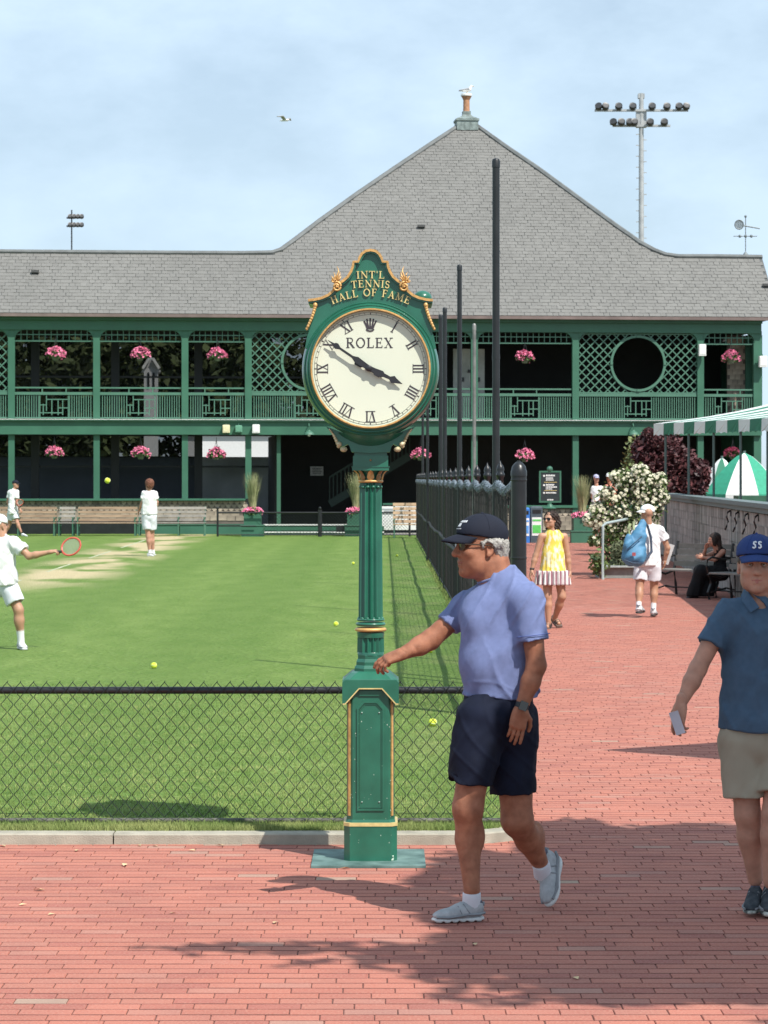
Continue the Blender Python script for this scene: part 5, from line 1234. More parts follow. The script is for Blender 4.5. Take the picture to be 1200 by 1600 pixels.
def cap_hat(parent, c, M, k, m, label=None, tilt=0, brim=1.0, m_under=None, h=.005, brim_dir=None):
    q = lambda f, l, u: Vector(c)+M@Vector((f*k, l*k, u*k)); s = SDF()
    s.ell(q(-.008,0,.056), (.110*k,.089*k,.084*k), .01, M)
    def post(F, X, Y, Z):
        u = M@Vector((-.16,0,1)).normalized(); p = q(0,0,.042); d = (X-p.x)*u.x+(Y-p.y)*u.y+(Z-p.z)*u.z; r = np.maximum(F, -d)
        return r
    o = vf_obj('cap', s.mesh(h, post), m, parent)
    b = MB(); n = 14; top = []; bot = []; rows = 5
    vs = []
    for i in range(n+1):
        a = math.radians(-62+124*i/n)
        for j in range(rows+1):
            t = j/rows; r0 = .100; ext = .078*brim*max(0, math.cos(a*1.25))**.6*t
            f = -.008+(r0)*math.cos(a)*1.0+ext; l = .086*math.sin(a)*(1-.12*t); z = .056-.010*t*t-.020*math.sin(a)**2-.016*t
            vs.append(q(f, l, z))
    fs = [(i*(rows+1)+j, (i+1)*(rows+1)+j, (i+1)*(rows+1)+j+1, i*(rows+1)+j+1) for i in range(n) for j in range(rows)]
    b.add(vs, fs); br = link('brim', b.mesh('brim', m_under or m, True), o); sm = br.modifiers.new('s', 'SOLIDIFY'); sm.thickness = .004*k; sm.offset = 0
    bt = MB(); bt.sphere(q(-.008,0,.140), .007*k, 8, 5); link('button', bt.mesh('button', m, True), o)
    sw = MB()
    for a in (30, 90, 150): 
        a = math.radians(a); pts = []
        for t in [x*.1-1.35 for x in range(28)]:
            if math.cos(t) < .02: continue
            pts.append(q(-.008+.1105*math.sin(t)*math.cos(a), .0895*math.sin(t)*math.sin(a), .056+.0842*math.cos(t)))
        if len(pts) > 2: sw.poly(pts, .0011*k, 4)
    link('seams', sw.mesh('seams', m), o); return o
def sunglasses(parent, c, M, k, m_lens, m_frame):
    q = lambda f, l, u: Vector(c)+M@Vector((f*k, l*k, u*k)); o = None; mb = MB()
    for sg in (-1,1):
        vs = []; n = 14
        for i in range(n): a = 2*math.pi*i/n; vs.append(q(.101-.012*abs(math.cos(a))*(1 if math.cos(a)*1 > 0 else .2), sg*(.034+.028*math.cos(a)), .010+.020*math.sin(a)-.003*math.cos(a)))
        mb.add(vs, [tuple(range(n)) if sg > 0 else tuple(range(n-1,-1,-1))])
    o = link('sunglasses', mb.mesh('sunglasses', m_lens), parent); sm = o.modifiers.new('s','SOLIDIFY'); sm.thickness = .003*k
    fr = MB()
    for sg in (-1,1):
        fr.poly([q(.090,sg*.062,.016), q(.05,sg*.076,.014), q(-.01,sg*.088,.010), q(-.03,sg*.084,-.004)], .0030*k, 5)
        fr.poly([q(.101,sg*.008,.018), q(.103,sg*.03,.031), q(.094,sg*.06,.024)], .0022*k, 5)
    fr.poly([q(.104,-.012,.018), q(.108,0,.020), q(.104,.012,.018)], .0022*k, 5); link('glasses_frame', fr.mesh('glasses_frame', m_frame), o); return o

# ---------------------------------------------------------------- the man in the blue t-shirt
YM = 11.72
def m_(px, py, dy=0.0): return P(px, py, YM+dy)
KM = YM/FPX                            # metres per photo pixel at the man
man = thing('person', 'man in navy cap, light blue t-shirt and navy shorts striding past the clock, arm outstretched', 'person', (m_(770,1430).x, YM, 0))
hf = Vector((-1.0, -.32, .0)); HC = m_(751, 856); HM = frame(hf, (-.07,0,1)); HK = 1.12
s = SDF(); head_prims(s, HC, HM, HK, nose=1.04)
for sg in (-1,1): s.ell(HC+HM@Vector((.012*HK,.046*sg*HK,-.075*HK)), (.036,.024,.032), .03, HM)       # jowls
s.ell(HC+HM@Vector((.020,0,-.112)), (.055,.050,.026), .03, HM)
neck_a = m_(776, 880); neck_b = m_(783, 935)
s.cap(neck_a, neck_b, .060, .082, .03); s.cap(m_(766,892), m_(772,925), .060, .07, .03)
headvf = s.mesh(.0045)
b = SDF()
b.cap(m_(780,925), m_(782,960), .085, .10, .03); b.cap(m_(780,950), m_(783,1090), .125, .145, .04)
# near arm
sh, el, wr = m_(827,945,-.15), m_(838,1040,-.17), m_(815,1104,-.19)
b.cap(sh, el, .055, .043, .02); b.cap(el, m_(829,1066,-.18), .044, .043, .02); b.cap(m_(829,1066,-.18), wr, .043, .028, .02)
fs_, fe, fw = m_(722,955,.12), m_(672,1000,.08), m_(632,1020,.02)
b.cap(fs_, fe, .050, .045, .02); b.cap(fe, m_(656,1009,.06), .046, .043, .02); b.cap(m_(656,1009,.06), fw, .043, .031, .02)
# legs
k1 = m_(731,1262,-.12); a1 = m_(737,1388,-.15); b.cap(m_(752,1130,-.09), k1, .092, .066, .03); b.cap(k1, m_(732,1312,-.10), .060, .060, .04); b.cap(m_(732,1312,-.10), a1, .058, .036, .02)
b.ell(m_(729,1266,-.15), (.032,.028,.036), .03); b.cap(a1, m_(737,1412,-.14), .036, .038, .01); b.ell(m_(742,1305,-.07), (.045,.05,.085), .03)
k2 = m_(808,1282,.02); a2 = m_(846,1352,.22); b.cap(m_(800,1130,.05), k2, .100, .070, .03); b.cap(k2, m_(826,1312,.12), .063, .062, .04); b.cap(m_(826,1312,.12), a2, .060, .036, .02)
b.ell(m_(836,1306,.15), (.045,.045,.07), .03); b.ell(m_(800,1288,-.02), (.036,.03,.036), .02)
bodyvf = b.mesh(.0085)
h1 = hand_vf(m_(814,1106,-.19), Vector((-.20,-.05,-1)), Vector((.25,-1,-.1)), side=1, curl=.22, k=1.02, spread=.0, curls=(.06,.20,.26,.28), thumb=.30)
h2 = hand_vf(m_(633,1020,.02), Vector((-1,-.12,-.36)), Vector((.10,-.35,1)), side=-1, curl=.8, k=1.06, spread=.02, curls=(.32,.55,.70,.8), thumb=.8)
vf_obj('body', join_vf([bodyvf, headvf, h1, h2]), M_SKT, man)
lips(man, HC, HM, HK, mat('tan_lips', (.27,.085,.06), .45))
M_NAVYC = cloth('navy_cotton', (.014,.017,.030), .2)
chat = cap_hat(man, HC, HM, HK, M_NAVYC)
sg_ = sunglasses(man, HC, HM, HK, mat('brown_lens', (.05,.018,.006), .15, spec=.5), mat('dark_frame', (.05,.03,.02), .3))
# grey hair below the cap
s = SDF(); q = lambda f, l, u: HC+HM@Vector((f*HK, l*HK, u*HK))
s.ell(q(-.050,0,.012), (.076,.088,.062), .02, HM); s.ell(q(-.070,0,-.022), (.048,.074,.062), .02, HM)
for sg in (-1,1): s.ell(q(-.028,.076*sg,.020), (.050,.017,.026), .015, HM); s.cap(q(.020,.078*sg,.022), q(.016,.077*sg,.000), .009, .006, .01)
for sg in (-1,1): s.ell(q(-.006,.085*sg,-.004), (.024,.022,.030), .006, HM, 1)
def hp(F, X, Y, Z): return F+.0028*fnoise(X, Y, Z, (170,120,60), 1)+.0015*fnoise(X, Y, Z, (420,300,160), 4)
vf_obj('hair', s.mesh(.0035, hp), mat('grey_hair', (.30,.28,.25), .7, var=.35, scale=60, bump=.5, bscale=300, col2=(.55,.53,.49), stretch=(1,1,3)), man)
# cap badge: small white embroidered mark on the front
mb = MB()
def on_cap(al, el_, up=0.0): # angle from forward to left, elevation
    return q(-.008+(.1105+up)*math.cos(el_)*math.cos(al), (.0895+up)*math.cos(el_)*math.sin(al), .056+(.0845+up)*math.sin(el_))
def patch(mb, a0, a1, e0, e1, up=.0016): mb.add([on_cap(a0,e0,up), on_cap(a1,e0,up), on_cap(a1,e1,up), on_cap(a0,e1,up)], [(0,1,2,3)])
for i in range(6): patch(mb, -.02+.12*i-.16, -.02+.12*i-.16+.08, .60, .72)
for i in range(3): patch(mb, .03+.10*i-.1, .03+.10*i-.1+.085, .38+.02*(i%2), .55)
for i in range(5): patch(mb, -.08+.11*i-.1, -.08+.11*i-.03, .25, .29)
link('embroidery', mb.mesh('embroidery', mat('white_thread', (.75,.76,.78), .8)), chat)
# t-shirt
M_TEE = cloth('light_blue_jersey', (.200,.250,.47), .08, (.225,.275,.51), 30, .7, 500)
s = SDF()
s.cap(m_(774,958), m_(784,1010), .150, .165, .05, .95); s.cap(m_(784,1020), m_(782,1098), .164, .163, .05, .95); s.ell(m_(758,1040,-.03), (.112,.13,.14), .06); s.ell(m_(746,972,-.02), (.080,.13,.10), .05)
s.ell(m_(812,975,.0), (.100,.13,.16), .06); s.ell(m_(800,925,.02), (.095,.11,.055), .05)
s.cap(m_(790,908,-.02), m_(826,936,-.12), .066, .066, .06); s.cap(m_(772,928,.03), m_(725,948,.12), .066, .060, .05)
s.cap(m_(823,940,-.13), m_(835,1015,-.17), .072, .071, .045, cut=(m_(833,1001,-.16), m_(838,1040,-.17)-m_(825,940,-.15))); s.cap(m_(726,950,.12), m_(688,990,.09), .060, .064, .03, cut=(m_(700,978,.09), m_(672,1002,.08)-m_(722,955,.12)))
s.cap(m_(786,912,.01), m_(786,935), .070, .085, .06)
s.cap(m_(770,893), m_(776,928), .064, .066, .004, mode=1)
def tee(F, X, Y, Z):
    lx = (X-m_(780,1000).x); zz = Z
    F = F+.0045*fnoise(X, Y, Z, (20,16,14), 2)+.0012*fnoise(X, Y, Z, (48,30,30), 5)
    # drape folds running from the shoulder down to the belly and across the waist
    cr1 = lambda ph: 1-np.abs(np.sin(ph))*2
    F = F-.011*np.clip(cr1(26*(X*.66+Z*.75)+1.8*np.sin(8*Z)+3*Y), 0, 1)**1.5*np.clip((1.34-Z)*3.0, 0, 1)-.008*np.clip(cr1(34*(X*.95-Z*.22)+1.2*np.sin(11*Z)), 0, 1)**1.3*np.clip((Z-1.22)*5, 0, 1)-.006*np.clip(cr1(40*(Z+.3*X)+2*np.sin(9*X)), 0, 1)*np.clip((1.12-Z)*8, 0, 1)
    F = plane_cut(F, X, Y, Z, m_(782,1089), (-.10,0,-1)) if False else np.maximum(F, (m_(782,1088).z-Z)+.06*(X-m_(782,1088).x)*-1+.004*np.sin(30*X))
    return F
to = vf_obj('t_shirt', s.mesh(.006, tee), M_TEE, man)
mb = MB(); nk = []
for i in range(25):
    a = 2*math.pi*i/24; nk.append(m_(771,902)+Vector((.071*math.cos(a), .070*math.sin(a), .026*math.cos(a))))
mb.poly(nk, .0065, 6); link('collar', mb.mesh('collar', M_TEE, True), to)
M_SEAM = cloth('blue_stitching', (.11,.15,.36))
def ringline(parent, c, n, r, m, t=.0022, name='hem_seam', fl=1.0):
    n = Vector(n).normalized(); a = n.orthogonal().normalized(); b_ = n.cross(a); mb = MB(); mb.poly([Vector(c)+a*r*math.cos(q_*.2618)+b_*r*fl*math.sin(q_*.2618) for q_ in range(25)], t, 5); return link(name, mb.mesh(name, m, True), parent)
# shorts
M_SHO = cloth('navy_twill', (.004,.007,.020), .25, (.008,.012,.030), 6, .3, 300)
s = SDF(); s.cap(m_(780,1088), m_(778,1125), .158, .162, .05, .92); s.cap(m_(753,1125,-.09), m_(730,1240,-.115), .120, .102, .03, cut=(m_(730,1224,-.11), Vector((-.12,0,-1)))); s.cap(m_(800,1125,.05), m_(803,1255,.03), .118, .101, .03, cut=(m_(803,1238,.03), Vector((.03,0,-1))))
s.cap(m_(731,1226,-.113), m_(728,1260,-.12), .084, .088, .004, mode=1); s.cap(m_(803,1240,.03), m_(804,1272,.03), .082, .088, .004, mode=1)
def shp(F, X, Y, Z):
    F = F+.0060*fnoise(X, Y, Z, (18,14,12), 3)+.0030*fnoise(X, Y, Z, (44,30,26), 7)-.004*np.clip(1-np.abs(np.sin(30*(X*.8+Z*.45)+1.5*np.sin(9*Z)))*2.2, 0, 1)
    return np.maximum(F, Z-m_(780,1080).z)
so_ = vf_obj('shorts', s.mesh(.006, shp), M_SHO, man)
ringline(to, m_(832.5,993,-.16), (m_(838,1040,-.17)-m_(825,940,-.15)), .0775, M_SEAM)
# watch, ring
M_STR = mat('black_rubber', (.012,.012,.013), .5)
ax = (wr-el).normalized(); wc = wr-ax*.004; mb = MB(); Mq = ax.to_track_quat('Z','Y').to_matrix(); mb.lathe([(.026,-.013),(.031,-.012),(.031,.012),(.026,.013)], wc, n=24, M=Mq); wo = link('watch', mb.mesh('watch', M_STR, False), man); angle_smooth(wo)
nb = Vector((.15,-1,.05)); nb = (nb-ax*nb.dot(ax)).normalized(); mb = MB(); mb.box(wc+nb*.034, (.036,.011,.040), M=Matrix((ax.cross(nb), nb, ax)).transposed()); wf = link('watch_face', mb.mesh('watch_face', mat('watch_glass', (.01,.01,.012), .08, spec=.8)), wo)
# socks and trainers
M_SOCK = cloth('white_sock', (.62,.62,.66), .06); M_TRN = cloth('grey_knit_trainer', (.38,.395,.41), .12, (.47,.485,.50), 30, .5, 500, .75); M_SOLE = mat('white_foam_sole', (.60,.61,.60), .6, var=.08, scale=30)
mb = MB()
for A, B, r in ((m_(737,1394,-.15), m_(737,1416,-.14), .041), (a2+Vector((-.004,-.02,.01)), a2+Vector((.01,.02,-.045)), .041)):
    mb = MB(); ax_ = (B-A); mb.lathe([(r*.93,0),(r,.004),(r*1.02,ax_.length*.5),(r*1.1,ax_.length)], A, n=20, M=ax_.to_track_quat('Z','Y').to_matrix()); angle_smooth(link('sock', mb.mesh('sock', M_SOCK), man))
fh = Vector((m_(755,1440,-.14).x, YM-.13, .0)); ft = Vector((m_(675,1440,-.19).x, YM-.20, .004)); shoe(man, fh, ft, (0,-.05,1), M_TRN, M_SOLE, wave=True, h=.005)
th = m_(872,1342,.36); tt = Vector((m_(862,1421,.16).x, YM+.16, .012)); shoe(man, th, tt, Vector((-.75,-.75,.30)), M_TRN, M_SOLE, wave=False, h=.005)
# ---------------------------------------------------------------- everybody else
def figure(label, Y, J, face, skin, k=1.0, h=.010, top=None, bottom=None, shoes=None, group=None, yaw=None, hands=True, nose=1.0, male=True, hh=.0055, headk=None, chest=1.0, waist=1.0, handp=None, sockh=.10):
    """J: joints as (px, py, dy). top = (material, sleeve fraction, hem py, inflate); bottom = (material, fraction down the thigh, inflate); shoes = (upper, sole, sock)"""
    Q = {n: P(v[0], v[1], Y+(v[2] if len(v) > 2 else 0)) for n, v in J.items()}
    base = (Q['anL']+Q['anR'])/2; t = thing('person', label, 'person', (base.x, Y, 0), 0, group)
    f = Vector(face); HMx = frame(f); hk = headk or k; fb = Vector((f.x, f.y, 0)).normalized() if yaw is None else Vector(yaw); yw = math.atan2(fb.y, fb.x)+math.pi/2
    s = SDF(); head_prims(s, Q['head'], HMx, hk, nose=nose); s.cap(Q['head']+HMx@Vector((-.02*k,0,-.06*k)), Q['neck'], .054*k, .060*k, .03); hv = s.mesh(hh)
    b = SDF(); ms = (Q['shL']+Q['shR'])/2; mh = (Q['hipL']+Q['hipR'])/2
    b.cap(Q['neck'], ms-Vector((0,0,.05*k)), .058*k, .08*k, .03); b.cap(Q['shL']*.75+ms*.25, Q['shR']*.75+ms*.25, .062*k*chest, None, .04)
    b.cap(ms-Vector((0,0,.10*k)), mh+Vector((0,0,.08*k)), .138*k*chest, .125*k*waist, .04, .74, yw); b.cap(Q['hipL'], Q['hipR'], .088*k, None, .05)
    for S_ in 'LR':
        b.cap(Q['sh'+S_], Q['el'+S_], .050*k, .039*k, .02); fm = Q['el'+S_]*.65+Q['wr'+S_]*.35; b.cap(Q['el'+S_], fm, .040*k, .039*k, .02); b.cap(fm, Q['wr'+S_], .039*k, .025*k, .02)
        b.cap(Q['hip'+S_], Q['kn'+S_], .086*k, .056*k, .03); cm = Q['kn'+S_]*.68+Q['an'+S_]*.32; b.cap(Q['kn'+S_], cm, .055*k, .056*k, .03); b.cap(cm, Q['an'+S_], .055*k, .034*k, .02)
        back = (Q['kn'+S_]-Q['hip'+S_]).normalized(); b.ell(cm-fb*.014*k, (.048*k,.048*k,.09*k), .03)
    parts = [b.mesh(h), hv]
    if hands:
        for S_, sd_ in (('L', -1), ('R', 1)):
            hp_ = (handp or {}).get(S_, {}); d = hp_.get('d') or (Q['wr'+S_]-Q['el'+S_]); n_ = hp_.get('n') or (Q['sh'+S_]-ms); parts.append(hand_vf(Q['wr'+S_], d, n_, side=hp_.get('side', 1 if S_ == 'R' else -1), curl=hp_.get('curl', .35), k=k*.97, h=.0045 if h < .012 else .007, curls=hp_.get('curls')))
    vf_obj('body', join_vf(parts), skin, t)
    if top:
        m, fr, hem, inf = top[:4]; s = SDF(); i = inf
        s.cap(ms-Vector((0,0,.10*k)), mh+Vector((0,0,.08*k)), (.138*chest+i)*k, (.125*waist+i*1.5)*k, .05, .78, yw); s.cap(mh+Vector((0,0,.08*k)), mh-Vector((0,0,.05)), (.125*waist+i*1.5)*k, (.125*waist+i*1.7)*k, .04, .80, yw)
        s.cap(Q['shL']*.8+ms*.2, Q['shR']*.8+ms*.2, (.060*chest+i*.6)*k, None, .04); s.cap(Q['neck']*.55+ms*.45, ms, .070*k, .09*k, .04)
        cuts = []
        for S_ in 'LR':
            if fr > 0:
                e_ = Q['sh'+S_].lerp(Q['el'+S_], fr); s.cap(Q['sh'+S_]*.93+ms*.07-Vector((0,0,.01)), e_+(e_-Q['sh'+S_])*.2, (.052+i*.5)*k, (.054+i*.8)*k, .035*k, cut=(e_, Q['el'+S_]-Q['sh'+S_]))
        s.cap(Q['neck']+Vector((0,0,.03)), Q['neck']-Vector((0,0,.04*k))+fb*.02*k, .060*k, .058*k, .004, mode=1)
        zh = P(600, hem, Y).z
        def post(F, X, Y_, Z):
            F = F+.0055*k*fnoise(X, Y_, Z, (26,20,14), ms.x)+.0025*k*fnoise(X, Y_, Z, (58,40,30), ms.x+2)-.009*k*np.clip(1-np.abs(np.sin(24*((X-ms.x)*.8+Z*.5)+2*np.sin(7*Z+ms.x)))*2, 0, 1)**1.4
            F = np.maximum(F, zh-Z+.006*np.sin(25*X))
            return F
        to_ = vf_obj('shirt', s.mesh(h, post), m, t)
    if bottom:
        m, fr, inf = bottom[:3]; s = SDF(); s.cap(Q['hipL']+Vector((0,0,.03*k)), Q['hipR']+Vector((0,0,.03*k)), (.080+inf*.7)*k, None, .03); s.cap(mh+Vector((0,0,.10*k)), mh+Vector((0,0,.02*k)), (.118*waist+inf)*k, (.118*waist+inf)*k, .03, .80, yw)
        for S_ in 'LR':
            e_ = Q['hip'+S_].lerp(Q['kn'+S_], fr); s.cap(Q['hip'+S_], e_+(e_-Q['hip'+S_])*.15, (.086+inf*.8)*k, (.070+inf*1.1)*k, .012, cut=(e_, Q['kn'+S_]-Q['hip'+S_]))
            s.cap(e_+(e_-Q['hip'+S_])*.02, e_+(e_-Q['hip'+S_])*.25, (.060+inf*.8)*k, None, .004, mode=1)
        def post(F, X, Y_, Z):
            F = F+.0040*k*fnoise(X, Y_, Z, (22,16,14), mh.x+1)+.002*k*fnoise(X, Y_, Z, (50,34,24), mh.x)
            return np.maximum(F, Z-(mh.z+.12*k))
        vf_obj(bottom[3] if len(bottom) > 3 else 'shorts', s.mesh(h, post), m, t)
    if shoes:
        up_, so_m, sk_ = shoes[:3]
        for S_ in 'LR':
            an = Q['an'+S_]; d = P(*J['toe'+S_][:2], Y+J['toe'+S_][2])-P(*J['heel'+S_][:2], Y+J['heel'+S_][2]); hl = P(*J['heel'+S_][:2], Y+J['heel'+S_][2])
            upv = (an-hl-d*.17); shoe(t, hl, hl+d, upv if upv.length > .01 else (0,0,1), up_, so_m, h=.006 if h < .012 else .009)
            if sk_:
                kn = Q['kn'+S_]; A = an+(kn-an).normalized()*sockh*k; B = an-(kn-an).normalized()*.05*k; mb = MB(); mb.lathe([(.043*k+.02*sockh,0),(.040*k+.012*sockh,(A-B).length*.4),(.040*k,(A-B).length*.8),(.046*k,(A-B).length)], A, n=18, M=(B-A).to_track_quat('Z','Y').to_matrix()); angle_smooth(link('sock', mb.mesh('sock', sk_), t))
    return t, Q, HMx
def hair_sdf(parent, c, M, k, els, m, h=.006, amp=.004, name='hair', cuts=()):
    s = SDF()
    for e in els:
        p, r = e[0], e[1]; s.ell(Vector(c)+M@Vector([x*k for x in p]), [x*k for x in r], .02*k, M, 0 if len(e) < 3 else 1)
    return vf_obj(name, s.mesh(h, lambda F, X, Y, Z: F+amp*fnoise(X, Y, Z, (120,90,50), 1)+amp*.5*fnoise(X, Y, Z, (300,220,120), 3)), m, parent)
# ---- man in dark blue polo at the right edge
YR = 11.78
M_POLO = cloth('slate_blue_polo', (.070,.125,.200), .08, (.080,.138,.215), 30, .6, 400); M_KHAKI = cloth('khaki_cotton', (.33,.29,.22), .08, (.38,.34,.26), 6); M_BSHOE = cloth('charcoal_trainer', (.035,.042,.052), .25, (.07,.08,.09), 30); M_YSOLE = mat('two_tone_sole', (.10,.11,.10), .6, var=.3, col2=(.55,.56,.50), scale=16, contrast=(.5,.62))
J = dict(head=(1182,884,-.02), neck=(1188,930,.0), shL=(1252,962,.0), shR=(1133,960,.0), elL=(1272,1050,.0), elR=(1090,1046,-.06), wrL=(1268,1120,-.08), wrR=(1064,1100,-.12), hipL=(1222,1160,0), hipR=(1161,1160,0), knL=(1211,1272,-.12), knR=(1168,1272,-.02), anL=(1204,1378,-.10), anR=(1180,1374,.05), heelL=(1205,1404,.0), toeL=(1200,1436,-.26), heelR=(1188,1398,.12), toeR=(1172,1427,-.12))
J['heelL'] = (1206,1410,.10); J['toeL'] = (1202,1434,-.17); J['heelR'] = (1183,1412,.09); J['toeR'] = (1172,1430,-.13)
pm, PQ, PM_ = figure('man in blue baseball cap, dark blue polo and khaki shorts at the right edge', YR, J, (-.12,-1,-.03), M_SKP, k=1.0, h=.008, hh=.0045, top=(M_POLO, .56, 1140, .024), bottom=(M_KHAKI, .76, .036), shoes=(M_BSHOE, M_YSOLE, None), chest=1.06, waist=1.22, headk=1.02, handp={'R': dict(d=Vector((-.16,-.05,-.95)), n=Vector((-.75,-.65,0)), curls=(.30,.45,.6,.7), side=-1)})
M_BCAP = cloth('royal_blue_cap', (.026,.050,.165), .12)
cc = cap_hat(pm, PQ['head'], PM_, 1.04, M_BCAP, m_under=cloth('cap_brim_blue', (.028,.052,.165), .1)); eyes(pm, PQ['head'], PM_, 1.02); brows(pm, PQ['head'], PM_, 1.02, mat('brow_brown', (.09,.05,.03), .8)); lips(pm, PQ['head'], PM_, 1.02, mat('pink_lips', (.40,.16,.13), .45))
HC2, HM2 = PQ['head'], PM_
def fcap(al, el_, up): return HC2+HM2@(Vector((-.008+(.1105+up)*math.cos(el_)*math.cos(al), (.0895+up)*math.cos(el_)*math.sin(al), .056+(.0845+up)*math.sin(el_)))*1.04)
mb = MB()                               # raised white monogram on the cap front: two curved letters
for x0 in (-.16, .13):
    pts = [(-.13,.62),(-.05,.68),(.06,.64),(.07,.55),(-.06,.48),(-.07,.38),(.03,.32),(.12,.37)]
    mb.poly([fcap(-(x0+.0)*1.0+(-p[0])*.75, p[1], .003) for p in pts], .0042, 6)
link('monogram', mb.mesh('monogram', mat('white_thread2', (.75,.78,.82), .8)), cc)
hair_sdf(pm, HC2, HM2, 1.02, [((-.045,0,.005),(.072,.085,.065)), ((.0,0.0,.02),(.05,.086,.03)), ((.05,0,-.02),(.07,.065,.12),1)], mat('brown_hair', (.07,.045,.03), .7, var=.3, scale=60), h=.005, amp=.0015)
# polo collar, placket
mb = MB(); nk = PQ['neck']
for sg in (-1,1):
    vs = [nk+Vector((sg*.062,.03,.032)), nk+Vector((sg*.058,-.055,.012)), nk+Vector((sg*.018,-.098,-.052)), nk+Vector((sg*.060,-.112,-.075)), nk+Vector((sg*.088,-.06,-.030)), nk+Vector((sg*.082,.03,-.005))]
    mb.add(vs, [(0,1,4,5),(1,2,3,4)])
co = link('collar', mb.mesh('collar', M_POLO), pm); sm = co.modifiers.new('s','SOLIDIFY'); sm.thickness = .005
card = thing('entry_card', 'small grey card held in the hand of the man in the dark blue polo', 'card', P(1050,1112,YR-.15)); mb = MB(); a = P(1052,1112,YR-.17); b_ = P(1064,1147,YR-.17); d = (b_-a).normalized(); wv = Vector((.9,-.35,.25)).normalized(); wv = (wv-d*wv.dot(d)).normalized(); mb.box((a+b_)/2, ((b_-a).length, .045, .0012), M=Matrix((d, wv, d.cross(wv))).transposed()); link('paper', mb.mesh('paper', mat('card_grey', (.50,.51,.58), .6)), card)
# ---- woman in the yellow dress
YW = 34.2
J = dict(head=(860,812,0), neck=(864,831,0), shL=(882,838,.02), shR=(846,838,-.02), elL=(887,868,.03), elR=(837,868,-.02), wrL=(890,894,.02), wrR=(831,891,-.05), hipL=(873,893,0), hipR=(855,893,0), knL=(878,932,-.02), knR=(856,932,-.05), anL=(866,968,.14), anR=(857,972,-.06), heelL=(863,969,.24), toeL=(874,980,.05), heelR=(858,978,.06), toeR=(855,985,-.16))
M_DRY = mat('yellow_print', (.78,.60,.09), .85, var=.05, scale=17, col2=(.80,.77,.58), contrast=(.48,.60), stretch=(1.4,1,.6))
wm, WQ, WMx = figure('woman in sleeveless yellow print dress with striped hem and sunglasses walking towards the camera', YW, J, (-.62,-.78,.02), M_SKB, k=.93, h=.011, hh=.007, chest=.80, waist=.78, shoes=None, headk=.93, yaw=(-.1,-1,0))
s = SDF(); w_ = lambda px, py, dy=0: P(px, py, YW+dy)
s.cap(w_(864,838), w_(864,868), .118, .135, .05, .72); s.cap(w_(864,868), w_(863,916), .140, .205, .05, .80); s.cap(w_(851,839), w_(877,839), .042, None, .03); s.cap(w_(864,824), w_(864,834), .056, .058, .004, mode=1)
for x_, y_ in ((882,841),(846,841)): s.cap(w_(x_+(4 if x_ > 864 else -4),834), w_(x_+(3 if x_ > 864 else -3),858), .040, .036, .01, mode=1)
zc_, zb_ = w_(864,893).z, w_(864,914).z
pl = lambda X, Y, Z: .014*np.sin(15*np.arctan2(Y-YW, X-w_(864,0).x))*np.clip((w_(864,860).z-Z)*2, 0, 1)
vf_obj('dress', s.mesh(.010, lambda F, X, Y, Z: np.maximum(F+pl(X,Y,Z), zc_-Z)), M_DRY, wm)
s2 = SDF(); s2.cap(w_(863.5,880), w_(863.5,925), .185, .245, .05, .80)
def stripes():
    m, N, l, b_ = shader('striped_hem'); g = N('ShaderNodeTexCoord'); sx = N('ShaderNodeSeparateXYZ'); l(g.outputs['Object'], sx.inputs[0]); ml = N('ShaderNodeMath', operation='MULTIPLY'); ml.inputs[1].default_value = 105; l(sx.outputs['X'], ml.inputs[0]); sn = N('ShaderNodeMath', operation='SINE'); l(ml.outputs[0], sn.inputs[0]); gt = N('ShaderNodeMath', operation='GREATER_THAN'); gt.inputs[1].default_value = .15; l(sn.outputs[0], gt.inputs[0])
    l(mixc(N, l, gt.outputs[0], (.74,.72,.70), (.28,.13,.16)), b_.inputs['Base Color']); b_.inputs['Roughness'].default_value = .85; return m
zt2 = w_(0,891.5).z
vf_obj('striped_hem', s2.mesh(.010, lambda F, X, Y, Z: np.maximum(np.maximum(F+.018*np.sin(18*np.arctan2(Y-YW, X-w_(863.5,0).x)), zb_-Z), Z-zt2)), stripes(), wm)
M_DKH = mat('dark_curly_hair', (.030,.017,.012), .7, var=.4, scale=40)
hair_sdf(wm, WQ['head'], WMx, .93, [((-.030,0,.040),(.105,.105,.085)), ((-.075,0,-.04),(.075,.125,.10)), ((-.055,.055,-.10),(.06,.06,.075)), ((-.055,-.055,-.09),(.06,.055,.075)), ((.085,0,-.035),(.062,.075,.095),1)], M_DKH, h=.007, amp=.010)
sunglasses(wm, WQ['head'], WMx, .95, mat('black_lens', (.01,.01,.012), .1), MATS['dark_frame'])
M_SAND_ = mat('sandal_strap', (.04,.032,.03), .6)
for S_ in 'LR':
    hl = w_(*J['heel'+S_]); te = w_(*J['toe'+S_]); d = te-hl; Mx = frame(d); mb = MB(); L1 = d.length
    mb.box(hl+Mx@Vector((L1*.5,0,.010)), (L1*1.05,.085,.030), M=Mx); so2 = link('sandal', mb.mesh('sandal', mat('sandal_sole', (.16,.12,.10), .7)), wm); mb = MB(); 
    for f_, zz in ((.30,.075),(.62,.062),(.80,.052)): mb.poly([hl+Mx@Vector((L1*f_,.042*math.cos(a),.02+zz*math.sin(a)*.8)) for a in [q_*math.pi/6 for q_ in range(7)]], .010, 6)
    link('strap', mb.mesh('strap', M_SAND_), so2)
    s = SDF(); s.cap(hl+Mx@Vector((L1*.15,0,.055)), hl+Mx@Vector((L1*.85,0,.04)), .034, .026, .02); s.cap(hl+Mx@Vector((L1*.15,0,.06)), WQ['an'+S_], .034, .030, .02); vf_obj('foot', s.mesh(.008), M_SKB, wm)
